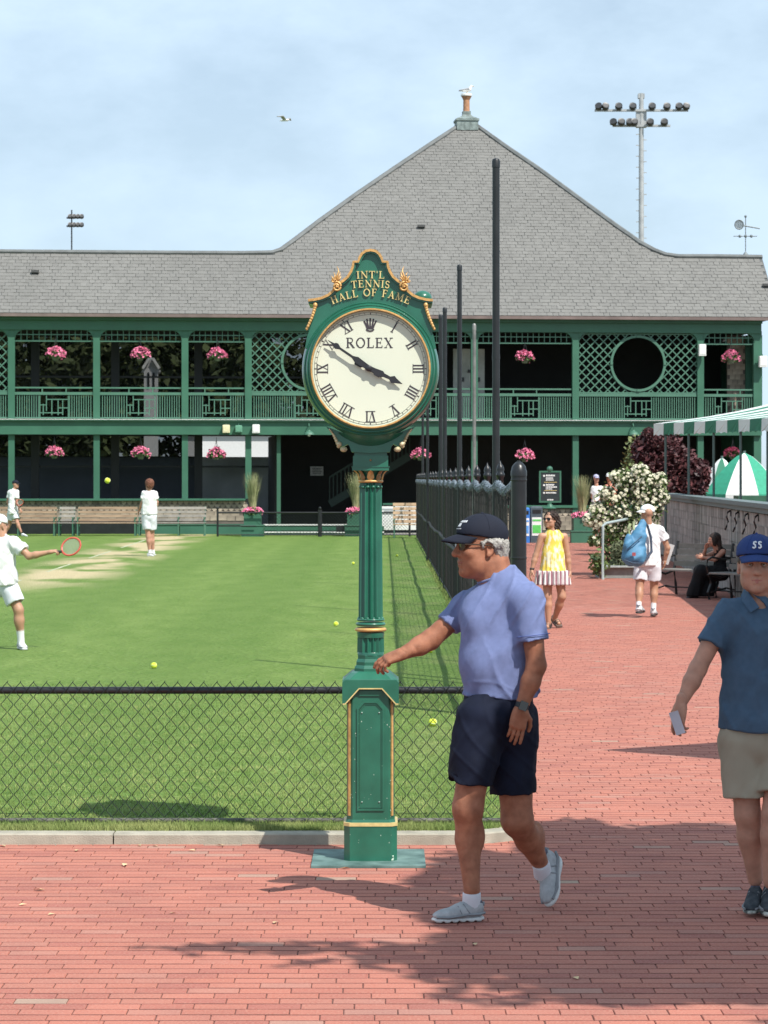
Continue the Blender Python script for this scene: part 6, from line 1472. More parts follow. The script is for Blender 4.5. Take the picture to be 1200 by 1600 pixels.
mb = MB(); wr_ = WQ['wrR']; mb.lathe([(.030,-.012),(.034,0),(.030,.012)], wr_+Vector((.003,0,.02)), n=14); link('bracelet', mb.mesh('bracelet', M_SAND_), wm)
# ---- man with the blue backpack, seen from behind
YP = 37.0; M_WTEE = cloth('white_tee', (.74,.74,.75), .04, (.78,.78,.79)); M_WSH = cloth('white_shorts', (.70,.70,.74), .04); M_WSOCK = cloth('sock_white', (.75,.75,.77), .04); M_WSHOE = cloth('white_shoe', (.68,.69,.71), .06); M_WSOLE = mat('dark_sole', (.05,.05,.05), .7)
J = dict(head=(1011,803,0), neck=(1013,819,0), shL=(994,828,.0), shR=(1033,829,.03), elL=(986,852,-.05), elR=(1043,856,.06), wrL=(990,872,.10), wrR=(1039,876,.12), hipL=(1002,885,0), hipR=(1022,885,0), knL=(999,920,-.05), knR=(1022,920,.05), anL=(998,948,-.15), anR=(1021,951,.0), heelL=(997,959,-.20), toeL=(1003,957,.12), heelR=(1020,963,-.08), toeR=(1023,961,.20))
bm, BQ, BMx = figure('man with white cap, t-shirt and shorts seen from behind carrying a large blue backpack', YP, J, (-.25,.96,0), M_SKB, k=.97, h=.011, hh=.008, top=(M_WTEE, .55, 884, .035), bottom=(M_WSH, .62, .030), shoes=(M_WSHOE, M_WSOLE, M_WSOCK), sockh=.16, waist=1.05)
cap_hat(bm, BQ['head'], frame((-.9,-.3,0)), 1.0, cloth('white_cap', (.72,.74,.73), .04)); 
bp2 = thing('backpack', 'large blue tennis backpack hanging from the shoulder of the man seen from behind', 'backpack', P(996,850,YP-.2)); w_ = lambda px, py, dy=0: P(px, py, YP+dy)
s = SDF(); s.cap(w_(998,838,-.28), w_(990,868,-.32), .115, .165, .05, .75); s.ell(w_(991,868,-.34), (.17,.13,.13), .04); s.cap(w_(1004,816,-.24), w_(1000,835,-.27), .045, .08, .05); s.ell(w_(982,852,-.38), (.07,.06,.16), .03)
M_BPK = mat('blue_nylon', (.060,.20,.36), .6, var=.15, scale=6, bump=.3, bscale=80, col2=(.10,.28,.46))
vf_obj('bag_body', s.mesh(.011, lambda F, X, Y, Z: F+.008*fnoise(X, Y, Z, (20,15,22), 2)), M_BPK, bp2)
mb = MB(); mb.poly([w_(1003,812,-.25), w_(1012,822,-.18), w_(1017,840,-.17), w_(1018,862,-.20), w_(1008,876,-.25)], .020, 8); link('shoulder_strap', mb.mesh('shoulder_strap', mat('strap_navy', (.05,.07,.11), .7)), bp2)
mb = MB(); mb.poly([w_(978,860,-.46), w_(992,848,-.47), w_(1003,838,-.42)], .009, 6); mb.poly([w_(976,875,-.45), w_(990,880,-.47), w_(1006,880,-.42)], .007, 6); link('zip', mb.mesh('zip', mat('zip_dark', (.02,.06,.12), .6)), bp2)
mb = MB(); mb.box(w_(990.5,866,-.505), (.05,.01,.05)); link('red_patch', mb.mesh('red_patch', mat('patch_red', (.35,.08,.09), .8)), bp2)
mb = MB(); mb.poly([w_(985,818,-.30), w_(982,826,-.31), w_(984,838,-.30)], .022, 7); mb.poly([w_(990,815,-.30), w_(990,828,-.33)], .018, 7); link('racket_grip', mb.mesh('racket_grip', mat('grip', (.40,.46,.25), .7, var=.4, scale=14)), bp2)
tr = thing('folded_paper', 'pale sheet of paper held at the right hand of the backpack man', 'paper', w_(1045,862,.1)); mb = MB(); mb.box(w_(1045,866,.12), (.09,.004,.30), M=Matrix.Rotation(math.radians(18), 3, 'Y')@Matrix.Rotation(.4, 3, 'Z')); link('sheet', mb.mesh('sheet', mat('paper_grey', (.50,.50,.50), .8)), tr)
# ---- tennis players
M_WTOP = cloth('tennis_white', (.74,.74,.74), .04); M_WS2 = cloth('tennis_shorts', (.66,.68,.72), .05)
def racket(label, hand_, throat, center, ra, rb, nrm, col, grp='tennis rackets'):
    t = thing('tennis_racket', label, 'racket', hand_); hand_, throat, center = map(Vector, (hand_, throat, center)); d = (center-throat).normalized(); n = Vector(nrm); n = (n-d*n.dot(d)).normalized(); w = d.cross(n)
    mb = MB(); N_ = 28; mb.poly([center+d*ra*math.cos(6.2832*i/N_)+w*rb*math.sin(6.2832*i/N_) for i in range(N_+1)], .011, 6); mb.poly([throat, center-d*ra*.80+w*rb*.62], .010, 6); mb.poly([throat, center-d*ra*.80-w*rb*.62], .010, 6); link('frame', mb.mesh('frame', col), t)
    mb = MB(); mb.tube(hand_-(throat-hand_)*.3, throat, .016, .014, n=8); link('grip', mb.mesh('grip', M_BLK), t)
    mb = MB()
    for i in range(-7, 8):
        x = i/8; c_ = math.sqrt(1-x*x); mb.tube(center+d*ra*x-w*rb*c_, center+d*ra*x+w*rb*c_, .0016, n=3, cap=False); mb.tube(center+w*rb*x-d*ra*c_, center+w*rb*x+d*ra*c_, .0016, n=3, cap=False)
    link('strings', mb.mesh('strings', mat('strings', (.45,.46,.42), .6)), t, stuff=True); return t
YA = 29.25
J = dict(head=(-2,822,.0), neck=(2,838,0), shL=(-20,850,.08), shR=(24,848,-.06), elL=(-35,880,.10), elR=(45,869,-.12), wrL=(-40,905,.05), wrR=(76,863,-.15), hipL=(-8,914,0.05), hipR=(12,914,0), knL=(-26,955,-.1), knR=(29,953,-.05), anL=(-45,990,.1), anR=(33,1003,.0), heelL=(-50,1010,.10), toeL=(-42,1017,-.10), heelR=(30,1013,.08), toeR=(39,1016,-.16))
pa, AQ, AMx = figure('tennis player in white at the left edge swinging a red racket towards the court', YA, J, (.55,.83,0), M_SKB, k=1.0, h=.011, hh=.008, top=(M_WTOP, .62, 914, .040), bottom=(M_WS2, .72, .034), shoes=(M_WSHOE, M_WSHOE, M_WSOCK), sockh=.15, waist=1.05, handp={'R': dict(n=Vector((0,-.3,1)), curls=(.9,.95,1.0,1.0))})
cap_hat(pa, AQ['head'], frame((-.5,-.85,0)), 1.0, MATS['white_cap']); M_RED = mat('racket_red', (.55,.09,.06), .35, var=.15)
a_ = lambda px, py, dy=0: P(px, py, YA+dy)
racket('red tennis racket held out by the player at the left edge', a_(84,862,-.16), a_(97,862,-.16), a_(111,854,-.16), .115, .105, (-.62,-.75,.1), M_RED)
YD = 64.4
d_ = lambda px, py, dy=0: P(px, py, YD+dy)
J = dict(head=(233.5,757,0), neck=(232.5,767,0), shL=(225,772,0), shR=(242,772,0), elL=(223,785,-.02), elR=(245,785,.05), wrL=(218,796,.10), wrR=(243,796,.1), hipL=(229,809,0), hipR=(237,809,0), knL=(232,838,0), knR=(237,838,.08), anL=(234,861,0), anR=(239,861,.1), heelL=(229.5,869,0), toeL=(241,870,-.02), heelR=(236,867,.1), toeR=(244,868,.1))
k_ = 1.13
pd, DQ, DMx = figure('tennis player in white with reddish-brown hair standing with his back turned near the benches', YD, J, (-.25,.95,0), M_SKP, k=k_, h=.014, hh=.011, top=(M_WTOP, .55, 804, .030), bottom=(M_WS2, .62, .035), shoes=(M_WSHOE, M_WSHOE, M_WSOCK), hands=True, sockh=.03)
hair_sdf(pd, DQ['head'], DMx, k_, [((-.020,0,.040),(.112,.100,.095)), ((-.06,0,-.01),(.065,.092,.085)), ((.09,0,-.04),(.06,.08,.09),1)], mat('auburn_hair', (.15,.055,.03), .7, var=.3, scale=30), h=.011, amp=.008)
racket('pale tennis racket hanging from the hand of the player with his back turned', d_(218,799,.1), d_(256,812,.1), d_(254.5,826,.1), .22, .035, (.97,.0,.2), mat('racket_pale', (.55,.56,.56), .4)) if False else None
YE = 86.4
J = dict(head=(24.5,757,0), neck=(23,763,0), shL=(15,769,.1), shR=(27,769,-.08), elL=(12,784,.12), elR=(26,786,-.15), wrL=(16,797,.12), wrR=(31,795,-.18), hipL=(17,800,0), hipR=(23,800,0), knL=(15,819,.1), knR=(27,817,-.08), anL=(9,832,.15), anR=(33,831,-.1), heelL=(6,836,.15), toeL=(12,838,.1), heelR=(33,837,-.1), toeR=(43,838.5,-.16))
pe, EQ, EMx = figure('far tennis player in white with dark cap walking right in front of the benches', YE, J, (1,-.35,0), M_SKP, k=1.06, h=.016, hh=.013, top=(M_WTOP, .6, 803, .035), bottom=(M_WS2, .65, .035), shoes=(M_WSHOE, M_WSHOE, None))
cap_hat(pe, EQ['head'], EMx, 1.08, M_NAVYC, h=.01)
racket('small red racket held in the far player\'s hand', P(30,794,YE-.2), P(33,790,YE-.2), P(31,785,YE-.25), .10, .12, (0,-1,.3), M_RED)
# ---- woman in black on the bench (bench is built below)
YS = 43.0
J = dict(head=(1116,843,0), neck=(1118,853,0), shL=(1130,862,-.06), shR=(1120,862,.16), elL=(1117,874,-.10), elR=(1098,872,.14), wrL=(1099,871,-.06), wrR=(1103,856,.0), hipL=(1127,898,-.08), hipR=(1125,898,.10), knL=(1096,893,-.12), knR=(1093,893,.08), anL=(1086,926,-.12), anR=(1090,926,.10), heelL=(1088,934,-.12), toeL=(1072,935,-.12), heelR=(1092,934,.10), toeR=(1078,934,.10))
M_BLKC = cloth('black_dress', (.008,.008,.009), .3); M_BLKS = mat('black_shoe', (.012,.012,.013), .5)
ps, SQ, SMx = figure('woman with long dark hair in a long black dress sitting on the shaded bench', YS, J, (-1,-.25,-.05), M_SKP, k=.94, h=.012, hh=.009, top=(M_BLKC, 0, 900, .015), shoes=(M_BLKS, M_BLKS, None), chest=.85, waist=.85)
s = SDF(); s_ = lambda px, py, dy=0: P(px, py, YS+dy)
s.cap(s_(1127,896,-.07), s_(1096,893,-.11), .13, .10, .06); s.cap(s_(1125,896,.09), s_(1094,893,.07), .13, .10, .06); s.cap(s_(1095,893,-.08), s_(1084,928,-.10), .10, .13, .06); s.cap(s_(1094,893,.07), s_(1096,930,.08), .11, .15, .06); s.cap(s_(1110,905,.0), s_(1102,930,.0), .10, .16, .06)
zf = .03
vf_obj('skirt', s.mesh(.012, lambda F, X, Y, Z: np.maximum(F+.006*fnoise(X, Y, Z, (30,22,6), 1), zf-Z)), M_BLKC, ps)
hair_sdf(ps, SQ['head'], SMx, .94, [((-.02,0,.035),(.108,.098,.095)), ((-.07,0,-.06),(.060,.095,.12)), ((-.075,0,-.17),(.05,.09,.10)), ((.02,0.07,-.03),(.05,.03,.09)), ((.09,0,-.04),(.06,.07,.09),1)], M_DKH, h=.009, amp=.004)
# ---- two visitors on the ground floor by the roses
YV = 87.0
J = dict(head=(931.5,748,0), neck=(932,757,0), shL=(940,763,0), shR=(926,763,0), elL=(942,777,-.05), elR=(925,777,0), wrL=(936,781,-.2), wrR=(930,783,-.15), hipL=(936,790,0), hipR=(929,790,0), knL=(937,815,0), knR=(930,815,0), anL=(937,838,0), anR=(930,838,0), heelL=(937,842,.1), toeL=(938,842,-.15), heelR=(930,842,.1), toeR=(929,842,-.15))
pv, VQ, VMx = figure('visitor in white top and pale cap standing behind the roses', YV, J, (.4,-.9,0), M_SKP, k=1.06, h=.017, hh=.014, top=(M_WTOP, .6, 790, .03), bottom=(M_WS2, .7, .03), shoes=(M_WSHOE, M_WSHOE, None), hands=False)
cap_hat(pv, VQ['head'], VMx, 1.08, cloth('lilac_cap', (.42,.42,.58), .1), h=.012)
J2 = {n: (v[0]+20, v[1]-2, (v[2] if len(v) > 2 else 0)+.3) for n, v in J.items()}
pw, WQ2, WMx2 = figure('visitor in white cap and orange top half hidden by the roses', YV, J2, (-.3,-.95,0), M_SKT, k=1.06, h=.017, hh=.014, top=(cloth('coral_top', (.62,.25,.18), .1), .5, 790, .03), bottom=(M_NAVYC, .7, .03), shoes=(M_BLKS, M_BLKS, None), hands=False)
cap_hat(pw, WQ2['head'], WMx2, 1.15, MATS['white_cap'], h=.012)
# ---- birds
def gull(label, loc, yaw, k, flying):
    t = thing('seagull', label, 'bird', loc); M = Matrix.Rotation(yaw, 3, 'Z'); q = lambda x, y, z: Vector(loc)+M@Vector((x*k, y*k, z*k)); s = SDF()
    if not flying:
        s.cap(q(-.12,0,.13), q(.10,0,.17), .055*k, .075*k, .04*k); s.cap(q(.12,0,.19), q(.17,0,.27), .045*k, .035*k, .03*k); s.ell(q(.18,0,.29), (.045*k,.036*k,.036*k), .02*k)
        s.cap(q(-.12,0,.13), q(-.28,0,.10), .035*k, .012*k, .03*k); vf_obj('body', s.mesh(.012*k), mat('gull_white', (.72,.72,.72), .8), t)
        s = SDF(); 
        for sg in (-1,1): s.cap(q(.06,.055*sg,.19), q(-.26,.03*sg,.13), .04*k, .014*k, .02, None)
        vf_obj('wing', s.mesh(.012*k), mat('gull_grey', (.33,.35,.37), .8), t)
        mb = MB(); mb.tube(q(.21,0,.285), q(.28,0,.27), .013*k, .003*k, n=6); link('beak', mb.mesh('beak', mat('gull_beak', (.6,.40,.08), .5)), t)
        for sg in (-1,1): mb = MB(); mb.tube(q(.02,.03*sg,.10), q(.02,.03*sg,0), .008*k, n=5); mb.box(q(.04,.03*sg,.004), (.05*k,.04*k,.008*k)); link('leg', mb.mesh('leg', MATS['gull_beak']), t)
    else:
        s.cap(q(-.15,0,0), q(.14,0,0), .04*k, .06*k, .04*k); s.ell(q(.20,0,.01), (.05*k,.035*k,.035*k), .03*k); s.cap(q(-.15,0,0), q(-.27,0,0), .04*k, .02*k, .02); vf_obj('body', s.mesh(.014*k), mat('gull_white', (.72,.72,.72), .8), t)
        for sg in (-1,1):
            mb = MB(); mb.add([q(.10,.03*sg,.03), q(.12,.32*sg,.16), q(-.02,.66*sg,.10), q(-.08,.62*sg,.09), q(-.06,.3*sg,.13), q(-.10,.03*sg,.02)], [(0,1,4,5),(1,2,3,4)]); o = link('wing', mb.mesh('wing', mat('gull_grey', (.33,.35,.37), .8)), t); sm = o.modifiers.new('s','SOLIDIFY'); sm.thickness = .015
    return t
_ap = pav.matrix_basis @ Vector(APEX); gull('white gull standing on top of the chimney pot', (_ap.x, _ap.y, _ap.z-.05), 0.3, 1.15, False)
gull('grey and white gull flying in the open sky left of the roof', tuple(P(445,188,60)), -.5, .48, True).rotation_euler = (0,0,0)
# ================================================================ BENCHES, PLANTERS, PLANTS, TENTS
M_TEAK = mat('bare_teak', (.24,.16,.10), .75, var=.2, scale=6, stretch=(.3,4,4), isl=.2, col2=(.34,.24,.155)); M_GREY = mat('silvered_teak', (.26,.24,.21), .8, var=.2, scale=6, isl=.2)
def bench(label, pxa, pxb, base, Y, m_slat, m_leg, back=.46, nb=4, legs=None, cat='bench', seat_=True, rz=0):
    a = P(pxa, base, Y); b = P(pxb, base, Y); W_ = b.x-a.x; t = thing('bench', label, cat, ((a.x+b.x)/2, Y, LZ if a.x < FX else 0), rz, None)
    for k in range(3 if seat_ else 0): mb = MB(); mb.bevbox((0,-.30+.15*k,.44), (W_,.125,.03), .005); local(t, 'seat_slat', mb, m_slat)
    for k in range(nb): mb = MB(); z = .54+(back-.06)*k/(nb-1); mb.box((0,.10+.10*k/(nb-1),z), (W_,.024,(back/nb)*.80), M=Matrix.Rotation(-.2, 3, 'X')); local(t, 'back_slat', mb, m_slat)
    for x in (legs or (-.5, .5)):
        mb = MB(); X = x*(W_-.08); mb.tube((X,-.34,0),(X,-.34,.44), .025, n=6); mb.tube((X,.12,0),(X,.22,.54+back), .025, n=6); mb.box((X,-.10,.41), (.04,.5,.04)); mb.box((X,-.12,.62), (.05,.42,.03)); mb.tube((X,-.32,.44),(X,-.32,.62), .018, n=6); local(t, 'bench_end', mb, m_leg)
    return t
YBn = 87.6
bench('wooden slatted bench at far left behind the walking player', -28, 88, 837, YBn, M_TEAK, M_GRNL, legs=(-.5,0,.5))
bench('short grey-green bench between the two long wooden benches', 92, 117, 837, YBn, M_GREY, MATS['green_paint'])
bench('long wooden slatted bench against the shingled wall', 121, 214, 837, YBn, M_TEAK, M_GRNL)
bench('grey weathered bench behind the standing player', 217, 322, 837, YBn+.3, M_GREY, M_GRNL, legs=(-.5,.1,.5))
bench('light wooden bench right of the clock column beside the tall fence', 614, 655, 841, 84.5, mat('light_teak', (.46,.32,.20), .75, var=.15, scale=6, isl=.15), M_GRNL, back=.62, nb=5)
# shade under the benches comes from the black strip on the wall
# low black fence with planters in front of the doorway
YL = 86.2
lf_ = thing('low_fence', 'low black chain-link fence before the dark doorway of the pavilion', 'fence', (P(340,838,YL).x, YL, LZ)); 
def lw2(name, mb, m, stuff=False): return link(name, mb.mesh(name, m), lf_, stuff)
zf1 = P(0,801,YL).z
mb = MB(); mb.tube(P(340,801,YL), P(652,801,YL), .028, n=8); lw2('top_rail', mb, M_FB); mb = MB(); mb.tube(P(340,822,YL), P(400,822,YL), .02, n=6); mb.tube(P(340,838,YL)+Vector((0,0,.05)), P(652,838,YL)+Vector((0,0,.05)), .02, n=6); lw2('lower_rail', mb, M_FB)
for px in (340, 500, 640): mb = MB(); p = P(px,800,YL); mb.tube((p.x,YL,LZ),(p.x,YL,zf1+.10), .07 if px == 500 else .035, n=10); mb.sphere((p.x,YL,zf1+.15), .05, 8, 6); lw2('fence_post', mb, M_FB)
mb = MB(); xa, xb = P(400,0,YL).x, P(652,0,YL).x; H_ = zf1-.1
for k in range(int((xb-xa)/.11)+12):
    for sg in (1,-1):
        x = xa+.11*k-.6; x0, z0, x1, z1 = x, LZ+.03, x+sg*H_, zf1
        if x0 < xa or x0 > xb or x1 < xa or x1 > xb: continue
        mb.tube((x0,YL,z0),(x1,YL,z1), .006, n=3, cap=False)
lw2('wire_mesh', mb, M_WIRE, stuff=True)
lb = thing('low_rails', 'low green plank step with pale edges in front of the dark doorway', 'step', P(470,832,88.3))
for (py0, py1, m) in ((819,821,M_WHT),(822,829,M_GRN),(830.5,832.5,M_WHT),(833,838,M_GRN)):
    a = P(412,py0,88.3); b = P(600,py1,88.3); mb = MB(); mb.box(((a.x+b.x)/2, 88.3+.02*(py0 > 830), (a.z+b.z)/2), (b.x-a.x,.12 if m is M_GRN else .18,a.z-b.z)); link('plank', mb.mesh('plank', m), lb)
mb = MB(); p = P(535,826,86.8); mb.box((p.x,86.8,p.z), (.42,.2,.22)); mb.box((p.x+.15,86.8,p.z-.25), (.14,.2,.4)); rk = thing('black_bag', 'black bag on the step left of the clock column', 'bag', (p.x,86.8,0)); link('bag_body', mb.mesh('bag_body', M_BLK), rk)
# white score board behind the wooden bench
bd = thing('board', 'white board with faint lines of print above the light wooden bench', 'board', P(622,812,88.6)); a = P(594,791,88.6); b = P(650,828,88.6)
mb = MB(); mb.box(((a.x+b.x)/2,88.6,(a.z+b.z)/2), (b.x-a.x,.04,a.z-b.z)); link('panel', mb.mesh('panel', M_WHT), bd)
mb = MB()
for py, x0, x1 in ((795,597,646),(798,600,640),(802,597,644)): A = P(x0,py,88.56); B = P(x1,py,88.56); mb.box(((A.x+B.x)/2,88.56,A.z), (B.x-A.x,.01,.018))
link('print', mb.mesh('print', mat('print_grey', (.35,.38,.42), .8)), bd)
mb = MB(); p = P(632,786,88.9); mb.box(P(625,787.5,88.9), (1.2,.3,.06)); link('ledge', mb.mesh('ledge', M_GRN), bd)
# planters: two-tier green box, ornamental grass, pink flowers
M_STRAW = mat('ornamental_grass', (.22,.27,.11), .8, isl=.35, scale=5, col2=(.42,.40,.22))
def planter(label, px, base, Y, s=1.0, loc=None):
    p = P(px, base, Y); t = thing('planter', label, 'planter', (p.x, Y, p.z), 0, None); rg = random.Random(int(px))
    mb = MB(); mb.box((0,0,.18*s), (.75*s,.6*s,.36*s)); local(t, 'lower_box', mb, M_GRN); mb = MB(); mb.box((0,0,.375*s), (.80*s,.65*s,.03*s)); local(t, 'ledge', mb, M_GRNL)
    mb = MB(); mb.box((0,0,.60*s), (.58*s,.5*s,.42*s)); local(t, 'upper_box', mb, M_GRN)
    mb = MB(); petals(mb, (0,0,.86*s), .34*s, 150, .055*s, rg, .42); local(t, 'blooms', mb, M_PINK); mb = MB(); petals(mb, (0,0,.82*s), .32*s, 70, .07*s, rg, .4); local(t, 'leaves', mb, M_LEAFG)
    vs = []; fs = []
    for _ in range(420):
        a = rg.uniform(0,6.283); r = rg.uniform(0,.12)*s; lean = rg.uniform(.02,.34)*s; hh_ = rg.uniform(.75,1.35)*s; x0, y0 = math.cos(a)*r, math.sin(a)*r; w = .010*s; n = len(vs)
        tx, ty = -math.sin(a)*w, math.cos(a)*w
        for q_ in range(4):
            u = q_/3; vs += [(x0+math.cos(a)*lean*u*u-tx*(1-u*.9), y0+math.sin(a)*lean*u*u-ty*(1-u*.9), .85*s+hh_*u), (x0+math.cos(a)*lean*u*u+tx*(1-u*.9), y0+math.sin(a)*lean*u*u+ty*(1-u*.9), .85*s+hh_*u)]
        for q_ in range(3): fs.append((n+2*q_, n+2*q_+1, n+2*q_+3, n+2*q_+2))
    mb = MB(); mb.v = vs; mb.f = fs; local(t, 'ornamental_grass', mb, M_STRAW); return t
planter('green box planter with tall grass and pink flowers left of the dark doorway', 395, 838, 86.6, 1.0)
planter('green box planter with tall grass partly hidden behind the clock column', 556, 838, 86.9, 1.0)
planter('green box planter with tall grass and pink flowers left of the rose bush', 910, 848, 80.0, .98)
# sign on its post and the bins behind the woman
sg2 = thing('direction_sign', 'dark green sign board with white lines of text on a post', 'sign', P(859,848,76)); Q_ = lambda px, py, dy=0: P(px, py, 76+dy); M_SIGN = mat('sign_green', (.020,.030,.032), .45)
a = Q_(843.5,784); b = Q_(875.5,737); c_ = (a+b)/2; mb = MB(); mb.bevbox((c_.x,76,c_.z), (b.x-a.x,.06,b.z-a.z), .02); link('board', mb.mesh('board', M_SIGN), sg2)
mb = MB(); moulding(mb, [(a.x,a.z),(b.x,a.z),(b.x,b.z),(a.x,b.z)], .05, 76-.03, 76-.045); link('board_rim', mb.mesh('board_rim', M_GRN), sg2)
mb = MB(); mb.tube(Q_(859,855), Q_(859,784), .06, n=10); mb.lathe([(.2,0),(.12,.05),(.07,.12)], Q_(859,791)-Vector((0,0,.06)), n=12, M=Matrix.Rotation(0, 3, 'X')); mb.sphere(Q_(859,733), .09, 10, 8); mb.tube(Q_(859,737), Q_(859,733), .04, n=8); link('post', mb.mesh('post', M_GRN), sg2)
mb = MB(); k = 0
for py, x0, x1, h_ in ((743,853,867,.05),(747,853,864,.035),(750,853,865,.03),(757.5,853,866,.05),(761,853,870,.04),(764,853,863,.03),(770,853,869,.04),(781,855,865,.035)):
    x = x0
    while x < x1: w_ = RND.uniform(1.2,2.6); A = Q_(x,py,-.04); B = Q_(min(x+w_,x1),py,-.04); mb.box(((A.x+B.x)/2, 76-.036, A.z), (B.x-A.x,.008,h_)); x += w_+.5
for py in (743.5,758,770): p = Q_(850,py); mb.tube((p.x,76-.034,p.z),(p.x,76-.042,p.z), .03, n=8)
link('lettering', mb.mesh('lettering', mat('sign_white', (.68,.70,.68), .6)), sg2, True)
mb = MB()
for py in (753.5,766.5): A = Q_(850,py); B = Q_(870,py); mb.box(((A.x+B.x)/2,76-.036,A.z), (B.x-A.x,.008,.012))
link('rule', mb.mesh('rule', MATS['letter_gold']), sg2)
def bin_(label, px0, px1, top, base, Y, m, poster):
    a = P(px0, base, Y); b = P(px1, top, Y); t = thing('waste_bin', label, 'bin', ((a.x+b.x)/2, Y, a.z)); w, h_ = b.x-a.x, b.z-a.z
    mb = MB(); mb.bevbox((0,0,h_/2), (w,.6,h_), .04); local(t, 'bin_body', mb, m); mb = MB(); mb.box((0,-.302,h_*.86), (w*.7,.02,h_*.10)); local(t, 'slot', mb, M_BLK)
    mb = MB(); mb.box((0,-.303,h_*.45), (w*.8,.012,h_*.5)); po = local(t, 'poster', mb, M_WHT); mb = MB(); mb.box((0,-.312,h_*.38), (w*.7,.008,h_*.22)); mb.box((0,-.312,h_*.62), (w*.7,.008,h_*.05)); local(t, 'poster_print', mb, poster)
bin_('bright blue recycling bin right beside the end post of the tall fence', 816, 827, 793, 848, 80, mat('bin_blue', (.03,.16,.50), .5), mat('poster_blue', (.10,.30,.65), .5))
bin_('dark bin with a green and white poster beside the woman in the yellow dress', 828.5, 847, 791, 848, 80.2, mat('bin_grey', (.06,.085,.10), .5), mat('poster_green', (.10,.50,.10), .5))
# ---- plants
def leaf_cloud(n, pts_fn, size, rg, elong=1.6):
    vs = []; fs = []
    for _ in range(n):
        p = Vector(pts_fn(rg)); d = Vector((rg.gauss(0,1), rg.gauss(0,1), rg.gauss(0,.8))).normalized(); e = d.cross(Vector((rg.gauss(0,1),rg.gauss(0,1),rg.gauss(0,1)))).normalized(); s_ = size*rg.uniform(.6,1.3); n0 = len(vs)
        vs += [p-d*s_*.5*elong, p+e*s_*.45, p+d*s_*.5*elong, p-e*s_*.45]; fs.append((n0,n0+1,n0+2,n0+3))
    m = MB(); m.v = vs; m.f = fs; return m
M_RLEAF = mat('rose_leaf', (.075,.125,.035), .65, isl=.5, scale=4, col2=(.13,.18,.05)); M_BARK = mat('bark', (.13,.09,.06), .9, var=.3, scale=10, bump=.5)
YRo = 53.0
rb = thing('rose_bush', 'large rambling rose bush covered in cream flowers spilling over the end of the wall', 'rose bush', P(975,905,YRo)); r_ = lambda px, py, dy=0: P(px, py, YRo+dy)
lob = [(985,772,30,34),(1010,765,24,26),(955,790,28,30),(1020,790,18,24),(940,812,22,24),(965,820,30,26),(990,815,26,30),(935,800,14,14),(950,842,18,20),(975,850,26,30),(960,872,22,26),(985,885,24,22),(1000,860,20,30),(945,890,10,12),(1005,750,18,14),(975,748,16,14),(1032,752,11,13),(922,812,10,10),(1000,737,13,11),(1036,775,9,13),(948,772,10,11),(928,845,9,8),(962,745,9,8)]
def rose_pt(rg, surf=False):
    x, y, rx, ry = rg.choice(lob); a, b_, c_ = rg.gauss(0,1), rg.gauss(0,1), rg.gauss(0,1); l_ = math.sqrt(a*a+b_*b_+c_*c_); r = rg.random()**.4*rg.choice((1,1,1.1,1.35))
    if surf: b_ = -abs(b_)
    return r_(x+a/l_*rx*r, y-c_/l_*ry*r, b_/l_*.38*r)
rg = random.Random(11)
link('leaves', leaf_cloud(9000, rose_pt, .052, rg).mesh('leaves', M_RLEAF), rb)
mb = MB()
for _ in range(560):
    while True:
        x, y, rx, ry = rg.choice(lob[:9]+lob[14:]+lob[:3]); 
        if rg.random() < (1.0 if y < 835 else .3): break
    a, b_, c_ = rg.gauss(0,1), -abs(rg.gauss(0,1)), rg.gauss(0,1); l_ = math.sqrt(a*a+b_*b_+c_*c_); p = r_(x+a/l_*rx*1.04, y-c_/l_*ry*1.04, b_/l_*.42)
    nrm_ = Vector((a,b_-.5,c_+.3)).normalized(); u1 = nrm_.orthogonal().normalized(); u2 = nrm_.cross(u1); s_ = rg.uniform(.022,.046)
    for rr, lift, cnt_ in ((1.0,0,5),(.6,.012,5)):
        for q_ in range(cnt_):
            t0 = 6.283*q_/cnt_+rr; d0 = (u1*math.cos(t0)+u2*math.sin(t0)); d1 = (u1*math.cos(t0+1.1)+u2*math.sin(t0+1.1)); dm = (u1*math.cos(t0+.55)+u2*math.sin(t0+.55)); c0 = p+nrm_*lift; mb.add([c0, c0+d0*s_*rr*.9+nrm_*.006, c0+dm*s_*rr*1.1+nrm_*.012, c0+d1*s_*rr*.9+nrm_*.006], [(0,1,2,3)])
link('flowers', mb.mesh('flowers', mat('cream_rose', (.66,.61,.42), .7, isl=.25, scale=6, col2=(.74,.71,.56))), rb)
mb = MB()
for k in range(12): mb.poly([r_(960+rg.uniform(-8,20),903,rg.uniform(-.1,.1)), r_(960+rg.uniform(-15,30),860,rg.uniform(-.1,.1)), r_(960+rg.uniform(-30,55),rg.uniform(770,830),rg.uniform(-.2,.2))], .014, 5)
link('stems', mb.mesh('stems', M_BARK), rb)
# rounded grey-green shrub at the foot of the roses
sh2 = thing('lavender_shrub', 'fine-leaved grey-green shrub under the roses by the bench', 'shrub', P(975,905,51.8)); 
def sp(rg):
    x, y, rx, ry = rg.choice([(975,880,22,28),(960,892,18,16),(990,888,20,20),(968,862,14,18)]); a, b_, c_ = rg.gauss(0,1), rg.gauss(0,1), rg.gauss(0,1); l_ = math.sqrt(a*a+b_*b_+c_*c_); r = rg.random()**.4; return P(x+a/l_*rx*r, y-c_/l_*ry*r, 51.8+b_/l_*.3*r)
link('leaves', leaf_cloud(5000, sp, .030, rg, 2.4).mesh('leaves', mat('lavender_leaf', (.10,.13,.065), .8, isl=.45, scale=6, col2=(.20,.22,.12))), sh2)
